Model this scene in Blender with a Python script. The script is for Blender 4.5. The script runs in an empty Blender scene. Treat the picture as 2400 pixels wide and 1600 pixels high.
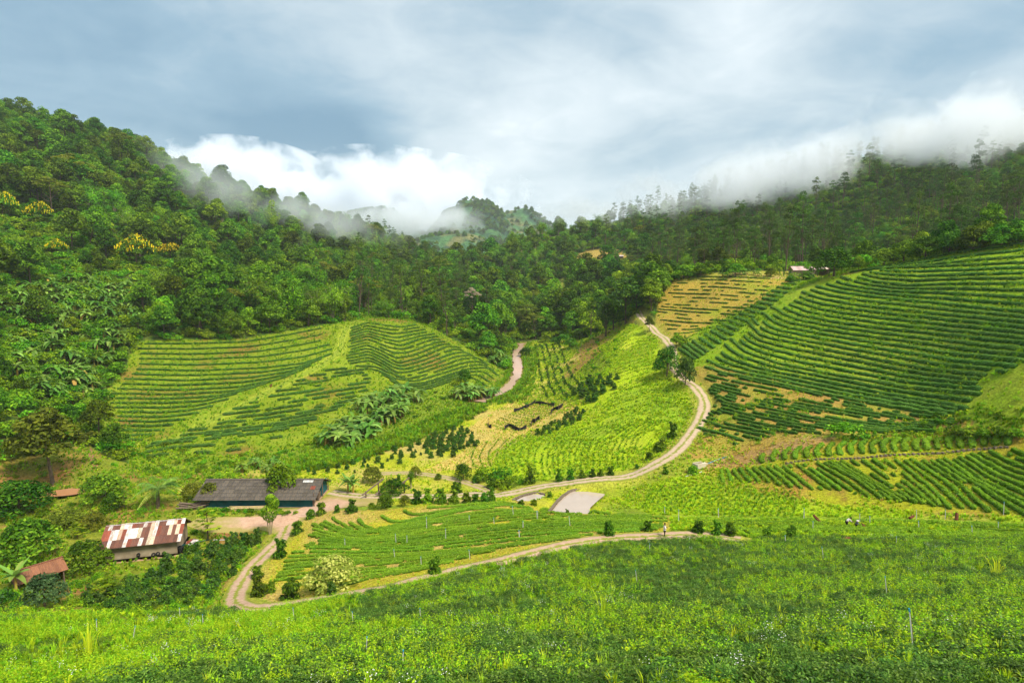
import bpy, math, random
import numpy as np
from mathutils import Vector, Matrix

R = math.radians
rng = np.random.default_rng(7)
random.seed(7)
scene = bpy.context.scene
COL = scene.collection

# ------------------------------------------------------------------ camera, world, sun, exposure
FPX, CX, CY, HOR = 1372.0, 1176.0, 784.0, 630.0        # picture units (2352 x 1568 view of the photograph)
PITCH = math.atan((CY - HOR) / FPX)
cam_d = bpy.data.cameras.new('camera')
cam = bpy.data.objects.new('camera', cam_d)
COL.objects.link(cam)
cam_d.sensor_width = 36.0
cam_d.lens = 36.0 * FPX / 2352.0
cam_d.clip_start, cam_d.clip_end = 0.3, 20000.0
cam.location = (0, 0, 0)
cam.rotation_euler = (R(90) - PITCH, 0, 0)
scene.camera = cam

SUN_EL, SUN_AZ = R(54), R(132)                           # azimuth measured from +Y towards +X
sun_d = bpy.data.lights.new('sun', 'SUN')
sun_d.energy, sun_d.angle, sun_d.color = 2.3, R(16), (1.0, 0.93, 0.80)
sun = bpy.data.objects.new('sun', sun_d)
COL.objects.link(sun)
sun.rotation_euler = (R(90) - SUN_EL, 0, math.pi - SUN_AZ)
sd = Vector((math.cos(SUN_EL) * math.sin(SUN_AZ), math.cos(SUN_EL) * math.cos(SUN_AZ), math.sin(SUN_EL)))
sun.rotation_euler = sd.to_track_quat('Z', 'Y').to_euler()

scene.view_settings.view_transform = 'Standard'
scene.view_settings.look = 'None'
scene.view_settings.exposure = 1.45
scene.view_settings.gamma = 1.0
scene.view_settings.use_curve_mapping = False


class NT:
    """small helper for node trees"""
    def __init__(self, tree):
        self.t = tree
        tree.nodes.clear()
    def n(self, typ, **kw):
        nd = self.t.nodes.new(typ)
        for k, v in kw.items():
            if k == 'i':
                for kk, vv in v.items():
                    nd.inputs[kk].default_value = vv
            else:
                setattr(nd, k, v)
        return nd
    def l(self, a, b):
        self.t.links.new(a, b)
    def math(self, op, a, b=None, c=None, clamp=False):
        nd = self.t.nodes.new('ShaderNodeMath')
        nd.operation = op
        nd.use_clamp = clamp
        for i, x in enumerate((a, b, c)):
            if x is None:
                continue
            if isinstance(x, (int, float)):
                nd.inputs[i].default_value = x
            else:
                self.l(x, nd.inputs[i])
        return nd.outputs[0]
    def noise(self, vec, scale, detail=3.0, rough=0.5, dist=0.0):
        nd = self.n('ShaderNodeTexNoise', i={'Scale': scale, 'Detail': detail, 'Roughness': rough, 'Distortion': dist})
        if vec is not None:
            self.l(vec, nd.inputs['Vector'])
        return nd.outputs['Fac']
    def ramp(self, fac, stops, interp='LINEAR'):
        nd = self.n('ShaderNodeValToRGB')
        cr = nd.color_ramp
        cr.interpolation = interp
        while len(cr.elements) < len(stops):
            cr.elements.new(0.5)
        for e, (p, c) in zip(cr.elements, stops):
            e.position = p
            e.color = (c[0], c[1], c[2], 1) if not isinstance(c, (int, float)) else (c, c, c, 1)
        self.l(fac, nd.inputs[0])
        return nd.outputs[0]
    def mix(self, fac, a, b, blend='MIX'):
        nd = self.n('ShaderNodeMix', data_type='RGBA', blend_type=blend)
        for sock, x in ((nd.inputs[0], fac), (nd.inputs[6], a), (nd.inputs[7], b)):
            if isinstance(x, (int, float)):
                sock.default_value = x
            elif isinstance(x, tuple):
                sock.default_value = (x[0], x[1], x[2], 1)
            else:
                self.l(x, sock)
        return nd.outputs[2]


SKY_K = 0.56
def build_world():
    w = bpy.data.worlds.new('World')
    scene.world = w
    w.use_nodes = True
    t = NT(w.node_tree)
    sky = t.n('ShaderNodeTexSky', sky_type='NISHITA', sun_disc=False, sun_elevation=SUN_EL, sun_rotation=SUN_AZ)
    sky.air_density, sky.dust_density, sky.ozone_density = 1.2, 2.0, 1.5
    tc = t.n('ShaderNodeTexCoord')
    sep = t.n('ShaderNodeSeparateXYZ')
    t.l(tc.outputs['Generated'], sep.inputs[0])
    x, y, z = sep.outputs
    zz = t.math('ADD', t.math('MAXIMUM', z, 0.0), 0.22)
    comb = t.n('ShaderNodeCombineXYZ')
    t.l(t.math('DIVIDE', x, zz), comb.inputs[0])
    t.l(t.math('DIVIDE', y, zz), comb.inputs[1])
    mp = t.n('ShaderNodeMapping')
    mp.inputs['Location'].default_value = (2.35, 0.4, 0.0)
    mp.inputs['Rotation'].default_value = (0, 0, 0.5)
    t.l(comb.outputs[0], mp.inputs[0])
    v = mp.outputs[0]
    mid = t.noise(v, 1.3, 5.0, 0.55, 0.5)
    fine = t.noise(v, 4.2, 5.0, 0.6, 0.7)
    s = t.math('ADD', t.math('MULTIPLY', t.math('SUBTRACT', mid, .5), 0.78), t.math('ADD', t.math('MULTIPLY', t.math('SUBTRACT', fine, .5), 0.30), 0.61))
    # thinner and thicker parts of the cloud deck: picture point, width, strength
    for (px, py, k, amp) in ((1690, 165, 130, .15), (1330, 75, 140, .12), (1250, 330, 10, .12), (150, 60, 14, -.24), (330, 190, 120, .16), (640, 310, 130, -.34), (800, 350, 160, -.26), (660, 150, 110, .14), (1300, -40, 90, -.20), (2300, 60, 12, -.13), (300, 330, 60, -.10)):
        u, vv = (px - CX) / FPX, -(py - CY) / FPX
        c0, s0 = math.cos(PITCH), math.sin(PITCH)
        dv = Vector((u, c0 + vv * s0, -s0 + vv * c0)).normalized()
        dt = t.n('ShaderNodeVectorMath', operation='DOT_PRODUCT')
        t.l(tc.outputs['Generated'], dt.inputs[0]); dt.inputs[1].default_value = dv
        e = t.math('EXPONENT', t.math('MULTIPLY', t.math('SUBTRACT', dt.outputs['Value'], 1.0), float(k)))
        s = t.math('MULTIPLY_ADD', e, amp, s)
    cloud = t.ramp(s, [(0.20, (0.115, 0.225, 0.325)), (0.42, (0.21, 0.325, 0.415)), (0.62, (0.39, 0.475, 0.53)), (0.80, (0.55, 0.615, 0.65)), (0.98, (0.78, 0.82, 0.83))])
    hz = t.ramp(z, [(0.0, 1.0), (0.05, 0.8), (0.20, 0.0)])
    cloud = t.mix(t.math('MULTIPLY', hz, 0.75), cloud, (0.52, 0.605, 0.65))
    sc = t.n('ShaderNodeVectorMath', operation='SCALE')
    sc.inputs['Scale'].default_value = 10.0 * SKY_K
    t.l(cloud, sc.inputs[0])
    col = t.mix(0.94, sky.outputs[0], sc.outputs[0])      # almost closed cloud deck over the clear sky
    bg = t.n('ShaderNodeBackground')
    bg.inputs['Strength'].default_value = 0.10
    t.l(col, bg.inputs['Color'])
    w.cycles.sampling_method = 'MANUAL'
    w.cycles.sample_map_resolution = 256
    out = t.n('ShaderNodeOutputWorld')
    t.l(bg.outputs[0], out.inputs['Surface'])
build_world()

cy = scene.cycles
cy.max_bounces, cy.diffuse_bounces, cy.glossy_bounces = 7, 2, 1
cy.transmission_bounces, cy.transparent_max_bounces, cy.volume_bounces = 2, 6, 7
cy.volume_max_steps = 128
cy.use_denoising = True
cy.use_adaptive_sampling = True
cy.adaptive_threshold = 0.02
cy.caustics_reflective = cy.caustics_refractive = False

# ------------------------------------------------------------------ numpy noise
_LAT = np.random.default_rng(3).random((256, 256))
def vnoise(x, y):
    xi, yi = np.floor(x).astype(int), np.floor(y).astype(int)
    fx, fy = x - xi, y - yi
    fx, fy = fx * fx * (3 - 2 * fx), fy * fy * (3 - 2 * fy)
    a, b = _LAT[xi & 255, yi & 255], _LAT[(xi + 1) & 255, yi & 255]
    c, d = _LAT[xi & 255, (yi + 1) & 255], _LAT[(xi + 1) & 255, (yi + 1) & 255]
    return (a * (1 - fx) + b * fx) * (1 - fy) + (c * (1 - fx) + d * fx) * fy - 0.5
def fbm(x, y, o=4):
    s, a = 0.0, 1.0
    for i in range(o):
        s = s + a * vnoise(x + 17.3 * i, y + 9.1 * i)
        a *= 0.5
        x, y = x * 2.03, y * 2.03
    return s

# ------------------------------------------------------------------ rays of picture points
def ray(px, py):
    px, py = np.asarray(px, float), np.asarray(py, float)
    u, v = (px - CX) / FPX, -(py - CY) / FPX
    c, s = math.cos(PITCH), math.sin(PITCH)
    dy, dz = c + v * s, -s + v * c
    return u / dy, dz / dy                       # X and Z per metre of Y
def project(X, Y, Z):
    c, s = math.cos(PITCH), math.sin(PITCH)
    f = Y * c - Z * s
    up = Y * s + Z * c
    f = np.maximum(f, 0.05)
    return CX + FPX * X / f, CY - FPX * up / f

# ------------------------------------------------------------------ terrain heights
# picture point, distance (m) judged from the sizes of people, huts, bushes and trees there, height of the plants above the ground
CTL = [
 # hillside the camera stands on
 (1176,1568,17,.3),(560,1568,20,.3),(0,1568,24,.3),(1800,1568,16,.3),(2352,1568,14.5,.3),
 (0,1470,38,.3),(590,1470,34,.3),(1176,1470,28,.3),(1800,1470,24,.3),(2352,1470,20,.3),
 (0,1425,48,0),(300,1415,53,0),(1176,1380,43,.3),(1700,1370,40,.3),(2352,1372,34,.3),(590,1425,46,.3),
 (1176,1290,60,.2),(1600,1290,56,.3),(2000,1290,54,.3),(2352,1290,49,.3),(880,1350,56,.2),
 (1525,1232,69,0),(1750,1235,68,.2),(2000,1240,65,.2),(2352,1245,58,.2),
 (1420,1236,68.5,0),(1300,1253,66,0),(1050,1312,62,0),(820,1366,60,0),(640,1394,60,0),(545,1390,62,0),
 # its shoulder, and the ground that falls away behind it
 (1176,1172,86,.5),(1300,1182,80,.5),(1500,1186,78,.5),(1800,1190,75,.5),(2100,1194,71,.5),(2352,1204,66,.5),
 # tea block left of the path
 (700,1290,74,.3),(900,1260,77,.3),(1100,1230,77,.3),(1000,1185,86,.3),(800,1190,88,.3),(900,1160,94,0),(1100,1155,94,0),
 (600,1290,76,.2),(640,1230,88,0),
 # yard, house, shed, lower left orchard
 (690,1180,97,0),(560,1195,95,0),(480,1200,94,0),(330,1252,86,0),(450,1250,88,0),(250,1265,84,0),(600,1150,104,0),(450,1150,103,0),(760,1145,103,0),(830,1140,104,0),
 (480,1290,80,.4),(400,1360,70,.4),(250,1380,67,.3),(100,1385,66,.3),(520,1330,72,.3),(40,1340,72,.5),(100,1290,80,.5),(0,1200,92,1.),(150,1230,90,.5),(330,1190,96,0),(250,1140,104,0),
 (150,1138,108,0),(0,1130,104,1.),(220,1040,122,1.),(60,1020,118,3.),
 # pond flat and junction of the tracks
 (1340,1150,97,0),(1380,1130,101,0),(1240,1140,100,0),(1460,1120,102,0),(1460,1150,96,0),(1150,1137,105,0),(1060,1105,113,0),(900,1087,118,0),(1000,1060,124,0),(800,1070,123,0),(1200,1120,107,0),
 # valley floor
 (700,1075,123,0),(900,1040,131,0),(1080,1030,135,0),(1200,975,150,0),(1100,1000,143,0),(1250,935,170,0),(1180,930,172,0),(1130,905,187,0),(1000,965,158,0),(840,1000,147,.0),(700,1045,134,0),(560,1060,128,0),(400,1085,120,0),
 (1165,870,210,0),(1190,840,235,0),(1185,800,275,0),(1270,880,205,0),(1300,850,215,0),(1240,800,262,0),(1290,780,270,0),(1330,870,190,0),
 # lime slope left of the road, bank under the trees
 (1120,1080,117,0),(1300,1080,112,0),(1450,1060,112,0),(1250,1010,130,0),(1400,1000,125,0),(1530,1000,119,0),(1330,950,145,0),(1450,930,138,0),(1560,920,132,0),(1400,860,160,0),(1500,850,155,0),(1400,800,190,0),(1480,790,185,0),(1350,820,215,0),(1440,750,225,0),(1400,760,235,0),
 # road
 (1250,1116,106,0),(1380,1098,105,0),(1480,1080,106,0),(1545,1042,111,0),(1585,1000,117,0),(1612,955,124,0),(1615,920,130,0),(1570,870,143,0),(1545,820,158,0),(1520,772,180,0),(1480,735,205,0),(1462,712,225,0),
 # right tea hill
 (1640,1010,112,0),(1580,1045,107,0),(1700,950,118,0),(1700,880,130,0),(1640,830,145,0),(1720,740,160,0),(1800,680,172,0),(1880,640,180,0),(1950,622,178,0),(2080,598,165,0),(2205,574,152,0),(2352,557,140,0),
 (1560,700,215,0),(1550,640,232,0),(1700,632,215,0),(1650,690,195,0),(1620,760,180,0),
 (2000,800,128,0),(2000,920,110,0),(1850,960,109,0),(2200,720,124,0),(2352,700,112,0),(2200,860,104,0),(2352,850,92,0),(2352,640,124,0),(2100,970,100,0),(2352,960,86,0),(1850,820,135,0),(2300,975,88,0),
 # gully and the terraces in front of the hill
 (1650,1050,108,0),(1850,1000,103,0),(1750,1035,104,0),(2100,995,96,0),(2352,985,85,0),
 (1500,1110,101,0),(1600,1080,103,0),(1560,1150,92,0),(1450,1175,89,0),(1700,1120,94,0),(1700,1178,84,0),(1900,1180,80,0),(1850,1060,95,0),(2000,1100,87,0),(2200,1040,88,0),(2352,1060,81,0),(2200,1150,76,0),(2352,1140,73,0),(2200,1190,71.5,0),(2352,1190,68,0),
 # left tea hill
 (310,1055,128,0),(250,930,162,0),(280,850,182,0),(315,790,198,0),(560,787,205,0),(740,754,222,0),(850,738,236,0),(960,745,244,0),(1000,765,246,0),(1100,815,238,0),(1160,860,222,0),(1050,860,205,0),(930,885,190,0),(880,830,200,0),(780,800,205,0),(780,880,180,0),(820,940,165,0),(560,900,170,0),(420,960,152,0),(600,1000,146,0),(400,870,180,0),(500,1035,134,0),(720,985,150,0),
 # forest on the left
 (0,920,125,5),(130,930,138,4),(0,800,150,6),(200,800,178,5),(0,690,178,6),(250,700,205,6),(0,580,218,7),(250,600,245,7),(0,430,300,8),(250,480,320,8),(0,290,385,9),(180,320,410,9),(340,345,440,9),(440,400,470,9),(560,440,510,9),
 (470,560,330,8),(480,680,235,6),(640,640,290,7),(620,730,225,3),(760,700,262,6),(680,475,550,9),(780,500,590,9),(850,530,610,9),(950,575,620,9),(1040,600,600,8),(700,580,400,9),(850,650,370,8),(960,700,290,6),(1000,640,420,8),(1050,750,265,3),(1100,700,330,7),(1150,790,262,3),(1200,740,330,6),(1150,640,440,8),(1200,680,380,7),
 # forest in the middle and on the right
 (1270,720,330,6),(1300,760,290,3),(1350,700,300,6),(1270,660,400,3),(1240,640,450,6),(1180,580,560,8),(1130,570,600,8),(1250,520,600,10),(1400,500,585,10),(1530,470,570,10),(1640,440,560,11),(1760,400,550,11),(1900,375,530,11),(2080,350,480,11),(2352,325,420,11),
 (1320,600,480,7),(1400,590,455,2),(1450,640,330,6),(1450,690,255,6),(1420,600,440,3),(1540,590,360,8),(1600,560,400,9),(1700,580,320,7),(1800,560,340,8),(1900,590,280,6),(1900,500,420,10),(2050,560,280,8),(2200,530,250,8),(2352,520,215,8),(2352,420,330,10),(2150,440,360,10),(1650,500,480,10),
]
CTLX = [  # X, Y, Z on ground the photograph does not show
 (0,0,-1.7),(0,5,-5.2),(0,10,-8.4),(-10,10,-9.5),(9,9,-7.6),(0,-25,7),(-25,-25,3),(25,-25,6),(-25,0,-6),(25,0,-5),(-40,10,-14),(40,14,-13),(62,32,-19),(-60,30,-24),(90,60,-21),(-100,70,-30),
 (150,165,0),(210,185,4),(110,190,-4),(160,120,-2),(180,230,6),(-150,100,-20),(-300,250,40),(-200,150,5),(330,250,40),(450,400,110),(-480,400,120),(140,80,-14),
 (-60,900,-20),(-300,900,20),(300,900,30),(-700,900,80),(700,900,90),(0,700,-25),(-80,1100,-30),(-600,700,110),(600,700,100),(-1100,1000,100),(1100,1000,120),(-1000,700,150),(1000,700,150),(-900,300,150),(900,300,150),
 (60,520,12),(-20,500,-5),
]
AP = 40.0                                              # apex of the fan-shaped grid, behind the camera
_c = np.array(CTL)
_rx, _rz = ray(_c[:, 0], _c[:, 1])
_pts = np.stack([_rx * _c[:, 2], _c[:, 2], _rz * _c[:, 2] - _c[:, 3]], 1)
_pts = np.concatenate([_pts, np.array(CTLX, float)])
def warp(X, Y):
    return X / (Y + AP), np.log(Y + AP)
def rbf_fit(pts, lam=2e-4):
    a, l = warp(pts[:, 0], pts[:, 1])
    P = np.stack([a, l], 1)
    n = len(P)
    d2 = ((P[:, None] - P[None]) ** 2).sum(-1)
    K = 0.5 * d2 * np.log(d2 + 1e-12)
    sc_ = pts[:, 1] + AP
    K += np.diag(lam * np.ones(n))
    Q = np.concatenate([np.ones((n, 1)), P], 1)
    A = np.block([[K, Q], [Q.T, np.zeros((3, 3))]])
    w = np.linalg.solve(A, np.concatenate([pts[:, 2] / sc_, np.zeros(3)]))
    return P, w
_P, _w = rbf_fit(_pts)
def rbf_eval(X, Y):
    a, l = warp(X, Y)
    out = _w[-3] + _w[-2] * a + _w[-1] * l
    for k in range(len(_P)):
        d2 = (a - _P[k, 0]) ** 2 + (l - _P[k, 1]) ** 2
        out += _w[k] * 0.5 * d2 * np.log(d2 + 1e-12)
    return out * (Y + AP)

NA, AMAX = 600, 1.12
ys = [-30.0]
while ys[-1] < 1150:
    ys.append(ys[-1] + 0.22 + 0.0060 * max(ys[-1], 0) + 0.06 * max(-ys[-1], 0))
YS = np.array(ys)
AS = np.linspace(-AMAX, AMAX, NA)
GY, GA = np.meshgrid(YS, AS, indexing='ij')
GX = GA * (GY + AP)
# the smooth part is worked out on a coarse grid, then refined
def coarse():
    ci, cj = np.linspace(0, len(YS) - 1, 190).round().astype(int), np.linspace(0, NA - 1, 170).round().astype(int)
    Zc = rbf_eval(GX[np.ix_(ci, cj)], GY[np.ix_(ci, cj)])
    Zr = np.stack([np.interp(np.arange(NA), cj, Zc[i]) for i in range(len(ci))])
    return np.stack([np.interp(np.arange(len(YS)), ci, Zr[:, j]) for j in range(NA)], 1)
GZ = coarse()
dist_f = np.clip(GY / 250, 0, 1)
GZ += fbm(GX / 5.0, GY / 5.0, 3) * (0.22 + 0.9 * np.clip((GY - 220) / 150, 0, 1)) + fbm(GX / 40.0, GY / 40.0, 3) * 7.0 * np.clip((GY - 260) / 200, 0, 1)
GZ += fbm(GX / 1.1, GY / 1.1, 2) * 0.10 * np.clip((GY - 4) / 10, 0, 1)

def h(X, Y):
    X, Y = np.asarray(X, float), np.asarray(Y, float)
    fi = np.interp(Y, YS, np.arange(len(YS)))
    fj = np.clip((X / (Y + AP) + AMAX) / (2 * AMAX) * (NA - 1), 0, NA - 1.001)
    i0 = np.minimum(fi.astype(int), len(YS) - 2)
    j0 = fj.astype(int)
    u, v = fi - i0, fj - j0
    return (GZ[i0, j0] * (1 - u) + GZ[i0 + 1, j0] * u) * (1 - v) + (GZ[i0, j0 + 1] * (1 - u) + GZ[i0 + 1, j0 + 1] * u) * v
_MARCH = np.exp(np.linspace(math.log(9.0), math.log(1100.0), 900))
def ground(px, py, ymin=0.0):
    """where the line of sight through a picture point first meets the ground"""
    px, py = np.atleast_1d(np.asarray(px, float)), np.atleast_1d(np.asarray(py, float))
    rx, rz = ray(px, py)
    hit = np.full(px.shape, np.nan)
    prev = np.full(px.shape, 8.0)
    for Y in _MARCH:
        if Y < ymin:
            prev[:] = Y
            continue
        below = (rz * Y <= h(rx * Y, Y)) & np.isnan(hit)
        if below.any():
            lo, hi = prev[below].copy(), np.full(below.sum(), Y)
            for _ in range(18):
                m = (lo + hi) / 2
                b = rz[below] * m <= h(rx[below] * m, m)
                hi = np.where(b, m, hi)
                lo = np.where(b, lo, m)
            hit[below] = hi
        prev[:] = Y
        if not np.isnan(hit).any():
            break
    Y = np.where(np.isnan(hit), 1000.0, hit)
    X = rx * Y
    return np.stack([X, Y, h(X, Y)], -1)
def G(px, py, ymin=0.0):
    return Vector(ground(px, py, ymin)[0])
def visible(X, Y, Z):
    """is a point in front of the terrain as seen from the camera"""
    X, Y, Z = map(np.asarray, (X, Y, Z))
    ok = np.ones(X.shape, bool)
    for t in np.linspace(0.06, 0.985, 60):
        ok &= Z * t > h(X * t, Y * t) - 0.5
    return ok
def densify(poly, step=8.0, close=True):
    poly = [np.array(p, float) for p in poly]
    out = []
    n = len(poly)
    for i in range(n if close else n - 1):
        a, b = poly[i], poly[(i + 1) % n]
        k = max(1, int(np.hypot(*(b - a)) / step))
        for j in range(k):
            out.append(a + (b - a) * j / k)
    if not close:
        out.append(poly[-1])
    return np.array(out)
def zone(poly, ymin=0.0):
    """outline on the picture -> outline on the ground"""
    p = densify(poly)
    return ground(p[:, 0], p[:, 1], ymin)[:, :2]
def inside(X, Y, poly):
    X, Y = np.asarray(X, float), np.asarray(Y, float)
    res = np.zeros(X.shape, bool)
    bb = (X >= poly[:, 0].min()) & (X <= poly[:, 0].max()) & (Y >= poly[:, 1].min()) & (Y <= poly[:, 1].max())
    x, y = X[bb], Y[bb]
    r = np.zeros(x.shape, bool)
    x0, y0 = poly[:, 0], poly[:, 1]
    x1, y1 = np.roll(x0, -1), np.roll(y0, -1)
    for i in range(len(poly)):
        if y0[i] == y1[i]:
            continue
        c = ((y0[i] > y) != (y1[i] > y)) & (x < (x1[i] - x0[i]) * (y - y0[i]) / (y1[i] - y0[i]) + x0[i])
        r ^= c
    res[bb] = r
    return res

# ------------------------------------------------------------------ open ground outlines (picture points)
Z = {}
Z['left_tea'] = zone([(312,783),(560,778),(742,746),(850,728),(965,736),(1000,756),(1162,848),(1172,876),(1120,898),(1060,884),(985,905),(900,890),(800,965),(730,1020),(600,1040),(480,1062),(310,1066),(236,950),(240,900),(286,850)])
Z['right_tea'] = zone([(1548,800),(1640,735),(1800,655),(1947,621),(2080,597),(2352,559),(2500,548),(2500,975),(2352,985),(2180,975),(2050,990),(1850,1000),(1700,1045),(1570,1055),(1620,960),(1612,900),(1560,850)])
Z['brown_field'] = zone([(1555,635),(1700,633),(1830,633),(1760,690),(1640,740),(1550,790),(1505,740),(1512,690)])
Z['terraces'] = zone([(1610,1085),(1740,1035),(1850,1012),(2100,998),(2352,985),(2500,975),(2500,1188),(2352,1188),(2100,1185),(1900,1160),(1700,1125)])
Z['gully'] = zone([(1590,1068),(1700,1042),(1850,1002),(1930,1005),(1760,1062),(1650,1080)])
Z['lime'] = zone([(1085,1096),(1130,1040),(1280,950),(1400,840),(1370,790),(1430,738),(1500,760),(1540,830),(1605,920),(1570,1000),(1500,1070),(1250,1105)])
Z['lime2'] = zone([(1490,1110),(1650,1078),(1750,1130),(1950,1165),(2352,1188),(2352,1198),(2000,1188),(1500,1182),(1400,1150)])
Z['valley'] = zone([(500,1100),(680,1055),(1000,990),(1120,930),(1200,900),(1208,830),(1200,785),(1320,775),(1340,860),(1340,930),(1290,960),(1130,1045),(1085,1100),(1180,1130),(1480,1085),(1490,1150),(1420,1172),(1240,1178),(1176,1168),(900,1160),(700,1165),(745,1100)])
Z['straw'] = zone([(1075,985),(1120,950),(1210,905),(1320,925),(1330,950),(1240,1000),(1160,1020),(1130,1070),(960,1086),(1060,1040)])
Z['bank'] = zone([(1290,885),(1330,850),(1390,800),(1462,738),(1440,734),(1340,790),(1300,840)])
Z['block3'] = zone([(690,1185),(760,1170),(860,1172),(1000,1160),(1200,1150),(1300,1180),(1540,1186),(1540,1228),(1420,1234),(1250,1262),(1050,1306),(820,1358),(640,1386),(590,1370),(600,1310),(640,1240)])
Z['front'] = zone([(0,1425),(300,1420),(560,1402),(830,1372),(1050,1318),(1300,1260),(1530,1238),(1800,1236),(2352,1240),(2520,1245),(2520,1600),(-160,1600),(-160,1428)])
Z['shoulder'] = zone([(1540,1190),(1800,1194),(2100,1198),(2352,1208),(2520,1216),(2520,1250),(2352,1245),(1800,1240),(1540,1228)])
Z['orchard'] = zone([(-150,1432),(-150,1070),(0,1060),(190,1020),(250,1050),(330,1075),(520,1090),(760,1100),(745,1150),(700,1190),(640,1240),(560,1320),(520,1400),(300,1420)])
Z['clear_a'] = zone([(1235,642),(1292,640),(1312,690),(1285,682),(1250,660)], 250)
Z['clear_b'] = zone([(1300,596),(1350,574),(1420,572),(1450,600),(1400,612)], 300)
Z['hut_shelf'] = zone([(1548,642),(1620,628),(1760,622),(1930,628),(1980,622),(1945,632),(1830,640),(1700,640),(1560,648)], 120)
Z['streamside'] = zone([(232,950),(480,1055),(730,1010),(900,885),(985,900),(1172,870),(1205,900),(1120,935),(1000,990),(680,1065),(500,1105),(330,1090),(235,1010)])
Z['road_bend'] = zone([(1440,1070),(1600,900),(1720,1045),(1640,1110),(1480,1135)])
Z['meadow_bank'] = zone([(1185,785),(1350,775),(1420,740),(1460,735),(1400,850),(1350,930),(1190,935)])
Z['gully_end'] = zone([(2100,960),(2352,930),(2352,1010),(2000,1020),(1900,1015)])
OPEN = ['streamside','road_bend','meadow_bank','gully_end','left_tea','right_tea','brown_field','terraces','gully','lime','lime2','valley','straw','bank','block3','front','shoulder','orchard','clear_a','clear_b','hut_shelf']
TOC = {'streamside': (.15,.22,.014), 'road_bend': (.22,.27,.02), 'meadow_bank': (.20,.25,.02), 'gully_end': (.17,.23,.015), 'left_tea': (.155,.225,.007), 'right_tea': (.18,.29,.008), 'brown_field': (.36,.25,.04), 'terraces': (.30,.31,.012), 'gully': (.32,.20,.075),
       'lime': (.31,.42,.008), 'lime2': (.28,.41,.008), 'valley': (.36,.38,.016), 'straw': (.52,.38,.09), 'bank': (.28,.17,.045), 'block3': (.38,.35,.02),
       'front': (.10,.19,.010), 'shoulder': (.14,.24,.012), 'orchard': (.16,.20,.015), 'clear_a': (.24,.27,.03), 'clear_b': (.34,.24,.06), 'hut_shelf': (.30,.27,.04)}

# level pads, ponds and the stream bed are cut into the ground
def blur(m, n):
    for _ in range(n):
        m = (m + np.roll(m, 1, 0) + np.roll(m, -1, 0) + np.roll(m, 1, 1) + np.roll(m, -1, 1)) / 5
    return m
def flatten(poly, level, soft=6):
    global GZ
    m = blur(inside(GX, GY, poly).astype(float), soft)
    m = np.clip(m * 1.6, 0, 1)
    GZ = GZ * (1 - m) + level * m
def rect(cx, cy, w, d, yaw):
    c, s = math.cos(yaw), math.sin(yaw)
    return np.array([(cx + c * x - s * y, cy + s * x + c * y) for x, y in ((-w/2,-d/2),(w/2,-d/2),(w/2,d/2),(-w/2,d/2))])
HOUSE = (-53.9, 84.6, -40.3, R(15))     # x, y, floor, yaw
SHED = (-44.3, 103.8, -40.0, R(0.5))
flatten(rect(HOUSE[0], HOUSE[1], 13, 9, HOUSE[3]), HOUSE[2] - .05, 8)
flatten(rect(SHED[0], SHED[1], 23, 12, SHED[3]), SHED[2] - .03, 6)
POND_PX = [(1262,1170),(1290,1140),(1318,1127),(1345,1128),(1392,1134),(1372,1150),(1356,1165),(1352,1186),(1300,1190),(1256,1184)]
POND_Z = -38.25
def at_level(px, py, z):
    rx, rz = ray(np.array(px, float), np.array(py, float))
    Yd = z / rz
    return np.stack([rx * Yd, Yd, np.full(Yd.shape, z)], -1)
_pp = densify(POND_PX, 10)
POND = at_level(_pp[:, 0], _pp[:, 1], POND_Z)[:, :2]
POND2_PX = [(1186,1148),(1202,1140),(1228,1134),(1250,1136),(1252,1142),(1236,1147),(1222,1152),(1194,1153)]
POND2_Z = -39.0
_pp = densify(POND2_PX, 8)
POND2 = at_level(_pp[:, 0], _pp[:, 1], POND2_Z)[:, :2]
_m = np.clip(blur(inside(GX, GY, rect(POND[:,0].mean(), POND[:,1].mean()-1.5, 14, 14, 0)).astype(float), 8) * 1.4, 0, 1)
GZ = np.where(_m > 0, GZ * (1 - _m) + np.minimum(GZ, POND_Z + .55) * _m, GZ)
for poly, lv in ((POND, POND_Z), (POND2, POND2_Z)):
    m = np.clip(blur(inside(GX, GY, poly).astype(float), 2) * 1.5, 0, 1)
    GZ = GZ * (1 - m) + (lv - .5) * m
def spline(P, n=8):
    P = np.asarray(P, float)
    Q = np.concatenate([[2 * P[0] - P[1]], P, [2 * P[-1] - P[-2]]])
    out = []
    for i in range(1, len(Q) - 2):
        for t in np.arange(n) / n:
            out.append(.5 * (2*Q[i] + (Q[i+1]-Q[i-1])*t + (2*Q[i-1]-5*Q[i]+4*Q[i+1]-Q[i+2])*t*t + (3*Q[i]-Q[i-1]-3*Q[i+1]+Q[i+2])*t**3))
    out.append(P[-1])
    return np.array(out)
def near_line(L, wid):
    """1 on the line, 0 beyond wid metres"""
    m = np.zeros(GX.shape)
    bb = (GX > L[:,0].min()-wid) & (GX < L[:,0].max()+wid) & (GY > L[:,1].min()-wid) & (GY < L[:,1].max()+wid)
    x, y = GX[bb], GY[bb]
    d = np.full(x.shape, 1e9)
    for p in L:
        d = np.minimum(d, (x - p[0])**2 + (y - p[1])**2)
    m[bb] = np.clip(1 - np.sqrt(d) / wid, 0, 1)
    return m
STREAM = spline(at_level([1196,1188,1192,1186,1168,1140,1095],[788,812,835,858,882,902,918], -38.0) - np.array([0,0,0]), 10)
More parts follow.
